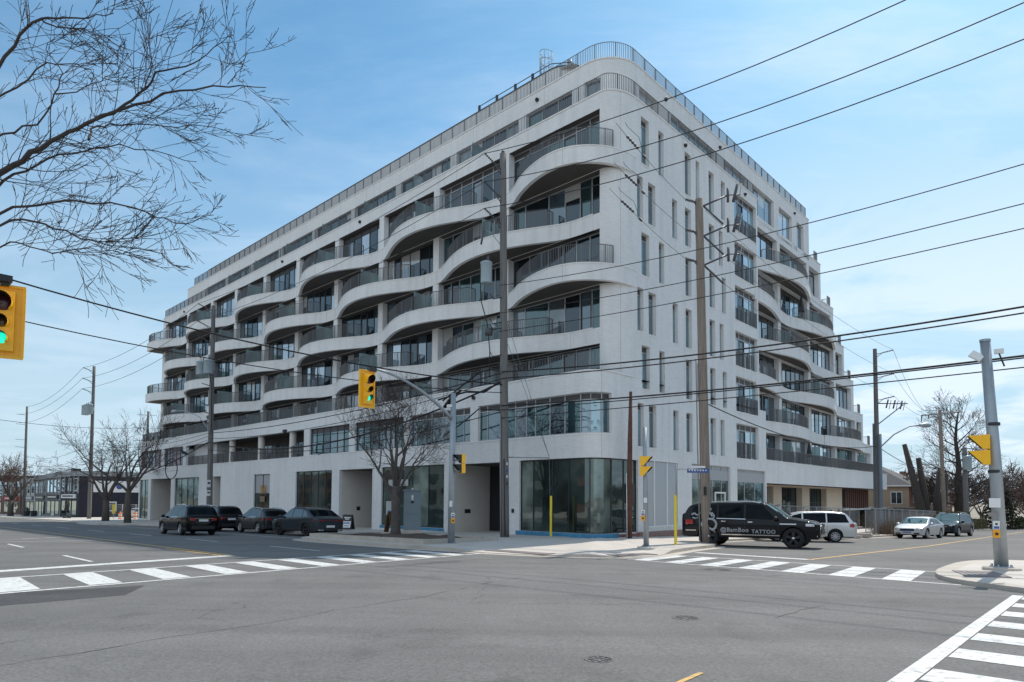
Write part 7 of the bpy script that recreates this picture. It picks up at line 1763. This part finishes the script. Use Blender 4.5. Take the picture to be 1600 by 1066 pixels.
# --- fences
M_MESH=mat('fence_wire',(.36,.37,.38),.5,.6)
def fence(a,b,h,label,panel=2.9,red=None,dens=.085):
    a=Vector(a); b=Vector(b); L=(b-a).length; n=max(1,int(round(L/panel))); t=thing('site_fence',PG(a.x,a.y,0),label,'fence','temporary wire fences by the site')
    for k in range(n):
        p=a.lerp(b,k/n); q=a.lerp(b,(k+1)/n); A,B=PG(p.x,p.y,.08),PG(q.x,q.y,.08); up=Vector((0,0,1)); d=(B-A)
        mb=MB(); e=d.normalized()*.04; mb.tube([A+e,A+e+up*h,B-e+up*h,B-e,A+e],.028,M_MESH,5); f=mb.build('fence_panel',t)
        mb=MB(); m_=int(d.length/dens)
        for i in range(1,m_): x=A+d*(i/m_); mb.cyl(x+up*.05,x+up*(h-.02),.004,M_MESH,3)
        for j in range(1,int(h/.16)): mb.cyl(A+up*.16*j,B+up*.16*j,.004,M_MESH,3)
        mb.build('wire_mesh',f)
        mb=MB(); mb.box(A+up*.02,.7,.25,.10,M_CURB,ang(0,1)); mb.build('foot',t)
    return t
fence((-2.6,15.2),(-.3,20.),2.15,'rear wire fence panels standing close to the shop fronts of the right wing'); fence((-.3,20.),(-.6,40),2.15,'rear wire fence line along the right wing')
fence((-5.7,22.5),(-5.4,48),2.0,'front wire fence along the bare ground beside the parked sedan'); 
mb=MB(); mb.box(PG(-1.0,18.5,1.7),1.9,.03,.55,mat('red_banner',(.55,.07,.05),.6),ang(.45,1)); tag(mb.build('banner',origin=PG(-1.0,18.5,1.5)),'red warning banner tied on the rear wire fence','banner')
fence((78,-2.6),(70,-.2),2.0,'wire fence between the far shops and the apartment block',3.)
# chunks of broken concrete by the pole
r=random.Random(9)
for k,(u,v,s) in enumerate(((-6.1,20.5,.5),(-6.0,22.0,.32),(-5.9,24.4,.28),(-6.2,18.8,.3))):
    mb=MB(); o=PG(u,v,.05); pts=[o+Vector((math.cos(a)*s*r.uniform(.7,1.2),math.sin(a)*s*r.uniform(.6,1.),zz*s*.55)) for zz in (0,1) for a in [i*PI/3 for i in range(6)]]
    mb.faces(pts,[tuple(range(5,-1,-1)),tuple(range(6,12))]+[(i,(i+1)%6,6+(i+1)%6,6+i) for i in range(6)],mat('rubble',(.38,.33,.28),.9,var=.2)); tag(mb.build('rubble_block',origin=o),['largest lump of pale rubble at the fence foot','small rubble lump near the fence post','small rubble lump beside the dry shrub','rubble lump nearest the silver minivan'][k],'rubble','rubble lumps along the fence')
# --- planter kerb with soil round the street tree
t=thing('planter',P(7,-9,.1),'low concrete tree planter with bare soil around the street tree','planter')
mb=MB(); U0,U1,V0,V1=1.9,11.0,-11.3,-6.9; zt=.42
def zz(u,v,h): return P(u,v,G(u,v)+.15+h)
for (a,b,c,d) in ((U0,U1,V0,V0+.22),(U0,U1,V1-.22,V1),(U0,U0+.22,V0+.22,V1-.22),(U1-.22,U1,V0+.22,V1-.22)):
    q=[zz(u,v,h) for u in (a,b) for v in (c,d) for h in (-.1,.20)]; mb.faces(q,[(0,1,3,2),(4,6,7,5),(0,4,5,1),(2,3,7,6),(0,2,6,4),(1,5,7,3)],M_CURB)
mb.build('kerb_wall',t)
mb=MB(); n=14; mtx=[[zz(U0+.2+(U1-U0-.4)*i/n,V0+.2+(V1-V0-.4)*j/6,.14+.05*math.sin(i*1.7)*math.cos(j*2.1)+(.06 if 4<i<10 else 0)) for j in range(7)] for i in range(n+1)]
for i in range(n):
    for j in range(6): mb.faces([mtx[i][j],mtx[i+1][j],mtx[i+1][j+1],mtx[i][j+1]],[(0,1,2,3)],M_SOIL,True)
mb.build('soil',t)

# grey street cabinet
t=thing('utility_cabinet',P(10.6,-5.2,.25),'tall grey metal cabinet standing beside the street tree','cabinet')
mb=MB(); M_CAB=mat('cabinet_grey',(.20,.25,.28),.5,.2,var=.06); a_=ang(-.8,-.6)
c=P(10.5,-5.2,0); ca,sa=math.cos(a_),math.sin(a_)
mb.box(c+Vector((0,0,1.43)),.85,.95,2.3,M_CAB,a_); mb.build('body',t); mb=MB(); mb.box(c+Vector((0,0,2.62)),.95,1.05,.07,M_CAB,a_); mb.lathe(c+Vector((0,0,2.66)),[(.05,0),(.05,.08),(0,.1)],M_WHT,8); mb.build('lid',t)
f=Vector((ca,sa,0)); 
mb=MB(); mb.box(c+f*.435+Vector((0,0,1.9)),.02,.85,1.2,M_CAB,a_); mb.box(c+f*.45+Vector((0,0,2.25)),.02,.12,.18,M_WHT,a_); mb.box(c+f*.46+Vector((0,0,1.95)),.04,.16,.12,M_BLK,a_); mb.box(c+f*.45+Vector((0,0,1.95+.15)),.02,.1,.08,M_WHT,a_); mb.box(c+f*.44+Vector((0,0,.75)),.02,.85,.9,M_CAB,a_); mb.build('door',t)
mb=MB(); mb.box(c+Vector((0,0,.25)),1.05,1.15,.25,M_CURB,a_); mb.build('plinth',t)
# A-frame boards
def aboard(u,v,w,h,label,m,face,dirn,mark=True):
    z=G(u,v)+walk_h(u,v); o=P(u,v,z); t=thing('sidewalk_sign',o,label,'sandwich board'); f=dirn.normalized(); side=Vector((-f.y,f.x,0)); up=Vector((0,0,1))
    for s in (1,-1):
        mb=MB(); b=.28*s; A=[o+side*-w/2+f*b,o+side*w/2+f*b,o+side*w/2+f*.03*s+up*h,o+side*-w/2+f*.03*s+up*h]; B=[x-f*.03*s for x in A]; mb.faces(A+B,[(0,1,2,3),(4,5,6,7),(0,1,5,4),(1,2,6,5),(2,3,7,6),(3,0,4,7)],m); bd=mb.build('board',t)
        if mark:
            mb=MB(); e=f*.006*s
            def on(x,y): k=y; return o+side*x+f*(b+( .03*s-b)*k)+up*h*k+e
            mb.faces([on(-w*.42,.12),on(w*.42,.12),on(w*.42,.56),on(-w*.42,.56)],[(0,1,2,3)],face)
            mb.build('poster',bd)
            mb=MB(); e=f*.010*s
            for k,(y,ww) in enumerate(((.80,.34),(.70,.22))): mb.faces([on(-w*ww,y-.03),on(w*ww,y-.03),on(w*ww,y+.03),on(-w*ww,y+.03)],[(0,1,2,3)],M_WHT)
            for k,(y,ww) in enumerate(((.48,.30),(.40,.34),(.24,.25))): mb.faces([on(-w*ww,y-.02),on(w*ww,y-.02),on(w*ww,y+.02),on(-w*ww,y+.02)],[(0,1,2,3)],M_BLUES)
            mb.build('lettering',bd)
    return t
aboard(19.6,-3.6,.75,1.0,'black sandwich board with a white lower poster by the recessed entrance',M_BLK,M_WHT,DVm+DUm*.5)
aboard(12.3,-5.4,.62,1.25,'plain brown wooden sandwich board seen edge on, left of the street tree',mat('wood_board',(.16,.08,.04),.8),M_WHT,dA*.9+DVm*.5,False)
# posters behind the third shop window
for (u,z,w,h,m,l) in ((17.4,1.0,1.1,.95,M_WHT,'white poster standing inside the shop window behind the street tree'),(16.6,3.0,2.2,.42,M_WHT,'white lettering strip high in the shop window behind the street tree')):
    mb=MB(); mb.ubox(u-w/2,u+w/2,-1.665,-1.655,z,z+h,mat('poster_pale',(.42,.44,.42),.7)); 
    mb.ubox(u-w*.35,u+w*.3,-1.672,-1.666,z+h*.15,z+h*.32,M_BLUES if h>.6 else M_BLK); tag(mb.build('poster',origin=P(u,-1.66,z)),l,'poster')
def txt(body,loc,size,rz,m,par,name='lettering'):
    c=bpy.data.curves.new(name,'FONT'); c.body=body; c.size=size; c.extrude=.003; c.align_x='CENTER'
    o=bpy.data.objects.new('tmp',c); COL.objects.link(o); dg=bpy.context.evaluated_depsgraph_get(); me=bpy.data.meshes.new_from_object(o.evaluated_get(dg)); bpy.data.objects.remove(o); me.materials.clear(); me.materials.append(m)
    ob=bpy.data.objects.new(name,me); COL.objects.link(ob); ob.location=loc; ob.rotation_euler=(PI/2,0,rz); return ob
# W shaped gold mark in the narrow shop window
mb=MB(); M_GOLD=mat('gold_mark',(.45,.24,.04),.5)
for k in range(3):
    x=36.9-k*.33; mb.face([P(x,-1.67,3.25),P(x-.16,-1.67,3.25),P(x-.36,-1.67,2.45),P(x-.22,-1.67,2.45)],M_GOLD); mb.face([P(x-.5,-1.672,3.25),P(x-.42,-1.672,3.25),P(x-.24,-1.672,2.45),P(x-.32,-1.672,2.45)],M_GOLD)
mb.box(P(36.4,-1.68,2.0),.9,.03,.5,mat('sign_brown2',(.22,.14,.08)),ang(1,0))
tag(mb.build('window_sign',origin=P(36.5,-1.68,2.8)),'gold zigzag mark and small brown sign in the narrow shop window behind the crossover','shop sign')
# person standing beyond the leftmost black SUV
def person(u,v,h,label):
    z=G(u,v)+.15; o=P(u,v,z); t=thing('person',o,label,'person'); rz=ang(-.7,-.7); k=h/1.75
    J=[(0,0,.95),(0,0,1.15),(.01,0,1.38),(.02,0,1.48),(.04,0,1.56), # pelvis chest neck
       (0,.20,1.38),(.08,.24,1.12),(.28,.16,1.05),   # L arm
       (0,-.20,1.38),(.08,-.24,1.12),(.28,-.16,1.05),
       (0,.10,.90),(.04,.11,.50),(0,.12,.08),(.14,.13,.04),
       (0,-.10,.90),(.0,-.11,.50),(-.06,-.12,.08),(.08,-.13,.04),(.05,0,1.66)]
    E=[(0,1),(1,2),(2,3),(3,4),(4,19),(2,5),(5,6),(6,7),(2,8),(8,9),(9,10),(0,11),(11,12),(12,13),(13,14),(0,15),(15,16),(16,17),(17,18)]
    Rr=[.16,.15,.17,.065,.085,.08,.055,.04,.08,.055,.04,.095,.07,.05,.045,.095,.07,.05,.045,.08]
    me=bpy.data.meshes.new('body'); me.from_pydata([tuple(c*k for c in p) for p in J],E,[]); ob=bpy.data.objects.new('body',me); COL.objects.link(ob)
    sk=ob.modifiers.new('skin','SKIN'); me.skin_vertices[0].data[0].use_root=True
    for i,rd in enumerate(Rr): me.skin_vertices[0].data[i].radius=(rd*k,rd*k)
    ss=ob.modifiers.new('sub','SUBSURF'); ss.levels=1; ss.render_levels=1
    dg=bpy.context.evaluated_depsgraph_get(); m2=bpy.data.meshes.new_from_object(ob.evaluated_get(dg)); bpy.data.objects.remove(ob)
    body=bpy.data.objects.new('body',m2); COL.objects.link(body); body.parent=t; t.rotation_euler=(0,0,rz)
    cl=mat('dark_clothes',(.018,.018,.022),.9); skn=mat('skin',(.42,.26,.19),.6); tr=mat('maroon_trousers',(.07,.02,.022),.9)
    m2.materials.clear(); 
    for m in (cl,tr,skn): m2.materials.append(m)
    for p in m2.polygons:
        z_=p.center.z/k; p.material_index=2 if z_>1.5 else (1 if z_<.92 else 0); p.use_smooth=True
    mb=MB(); mb.lathe((.045*k,0,1.63*k),[(.11*k,0),(.125*k,.05*k),(.10*k,.13*k),(0,.17*k)],M_WHT,14); WMAT[t.name]=Matrix.Identity(4); mb.build('helmet',t)
    return t
person(36.5,-8.2,1.78,'person in dark jacket and white helmet left of the dark parked cars')
t=thing('bicycle',PG(37.2,-9.2,.13),'dark bicycle beside the person in the white helmet','bicycle')
for du in (-.5,.52):
    mb=MB(); c=PG(37.2+du,-9.2,.13+.33); pts=[c+dA*math.cos(2*PI*i/20)*.32+Vector((0,0,math.sin(2*PI*i/20)*.32)) for i in range(21)]; mb.tube(pts,.022,M_TYRE,5,False)
    for i in range(8): mb.cyl(c,c+dA*math.cos(PI*i/4)*.31+Vector((0,0,math.sin(PI*i/4)*.31)),.004,M_STEEL,3)
    mb.build('wheel',t)
mb=MB(); b=PG(37.2,-9.2,.13); F=lambda x,z:b+dA*x+Vector((0,0,z))
for a,c in (((-.5,.33),(-.05,.30)),((-.05,.30),(-.2,.8)),((-.2,.8),(-.5,.33)),((-.2,.75),(.35,.8)),((-.05,.3),(.35,.75)),((.52,.33),(.33,.92))): mb.cyl(F(*a),F(*c),.018,M_DARKF,6)
mb.build('frame',t); mb=MB(); mb.box(F(-.2,.84),.24,.12,.05,M_BLK,ang(1,0)); mb.build('saddle',t); mb=MB(); mb.cyl(F(.33,.95)+dB*.25,F(.33,.95)-dB*.25,.015,M_DARKF,6); mb.build('handlebar',t)
# far sidewalk things
def barrel(u,v,label):
    z=G(u,v); mb=MB(); mb.lathe(P(u,v,z),[(.3,0),(.3,.08),(.24,.1),(.22,.35)],mat('barrel_orange',(.75,.20,.03),.6),12); mb.lathe(P(u,v,z),[(.22,.35),(.21,.5)],M_WHT,12); mb.lathe(P(u,v,z),[(.21,.5),(.2,.7)],mat('barrel_orange',(.75,.2,.03)),12); mb.lathe(P(u,v,z),[(.2,.7),(.19,.85)],M_WHT,12); mb.lathe(P(u,v,z),[(.19,.85),(.18,1.05),(.06,1.1),(.06,1.2),(0,1.2)],mat('barrel_orange',(.75,.2,.03)),12)
    tag(mb.build('traffic_barrel',origin=P(u,v,z)),label,'traffic barrel','orange barrels at the site entrance')
barrel(71.,-2.2,'orange barrel right of the wide bare tree'); barrel(72.2,-1.2,'orange barrel just behind the front one'); barrel(74.,-2.4,'orange barrel leftmost of the three at the wide bare tree')
for (u,v,w,h,m,l) in ((73.,-1.5,.9,1.3,M_WHT,'white site notice board on the fence beside the barrels'),(74.5,-3.,.35,2.0,mat('yellow_box',(.6,.5,.05)),'yellow upright box by the far trees')):
    mb=MB(); z=G(u,v); mb.box(P(u,v,z+h*.75),w,.06,h*.6,m,ang(0,1)); mb.box(P(u,v,z+h*.3),.06,.06,h*.6,M_STEEL,ang(0,1)); tag(mb.build('notice_board',origin=P(u,v,z)),l,'notice board')
t=thing('bench',P(88,-5.2,-1.),'dark bench on the far pavement before the navy shop','bench')
mb=MB(); mb.ubox(86.6,89.4,-5.4,-4.9,-.72,-.66,M_DARKF); mb.build('seat',t); mb=MB(); mb.ubox(86.6,89.4,-4.9,-4.84,-.6,-.2,M_DARKF); mb.build('backrest',t)
for u in (86.8,89.2): mb=MB(); mb.ubox(u-.04,u+.04,-5.35,-4.88,-1.15,-.72,M_DARKF); mb.build('leg',t)
for (u,v,l) in ((112,-5.5,'black bin in front of the pale far shop'),(108,-5.3,'dark round bush tub before the grey far shop')):
    mb=MB(); mb.lathe(P(u,v,G(u,v)+.1),[(.4,0),(.45,.9),(.48,1.),(0,1.05)],M_BLK,12); tag(mb.build('litter_bin',origin=P(u,v,G(u,v))),l,'bin')
# little white lamp on the tree-side pillars of houses: nothing more

# closed parasols on the stepped balconies
for (u,v,z,l) in ((.75,29.2,17.8,'dark closed parasol on a balcony of the stepped wing, upper one'),(.75,30.6,5.2,'dark closed parasol on the long terrace of the stepped wing')):
    t=thing('parasol',P(u,v,z),l,'parasol'); mb=MB(); mb.cyl(P(u,v,z),P(u,v,z+2.1),.025,M_STEEL,6); mb.build('pole',t)
    mb=MB(); mb.lathe(P(u,v,z+.75),[(.26,0),(.20,.4),(.10,1.1),(.02,1.45),(0,1.45)],mat('parasol_cloth',(.05,.05,.055),.9),9); mb.build('canopy',t)
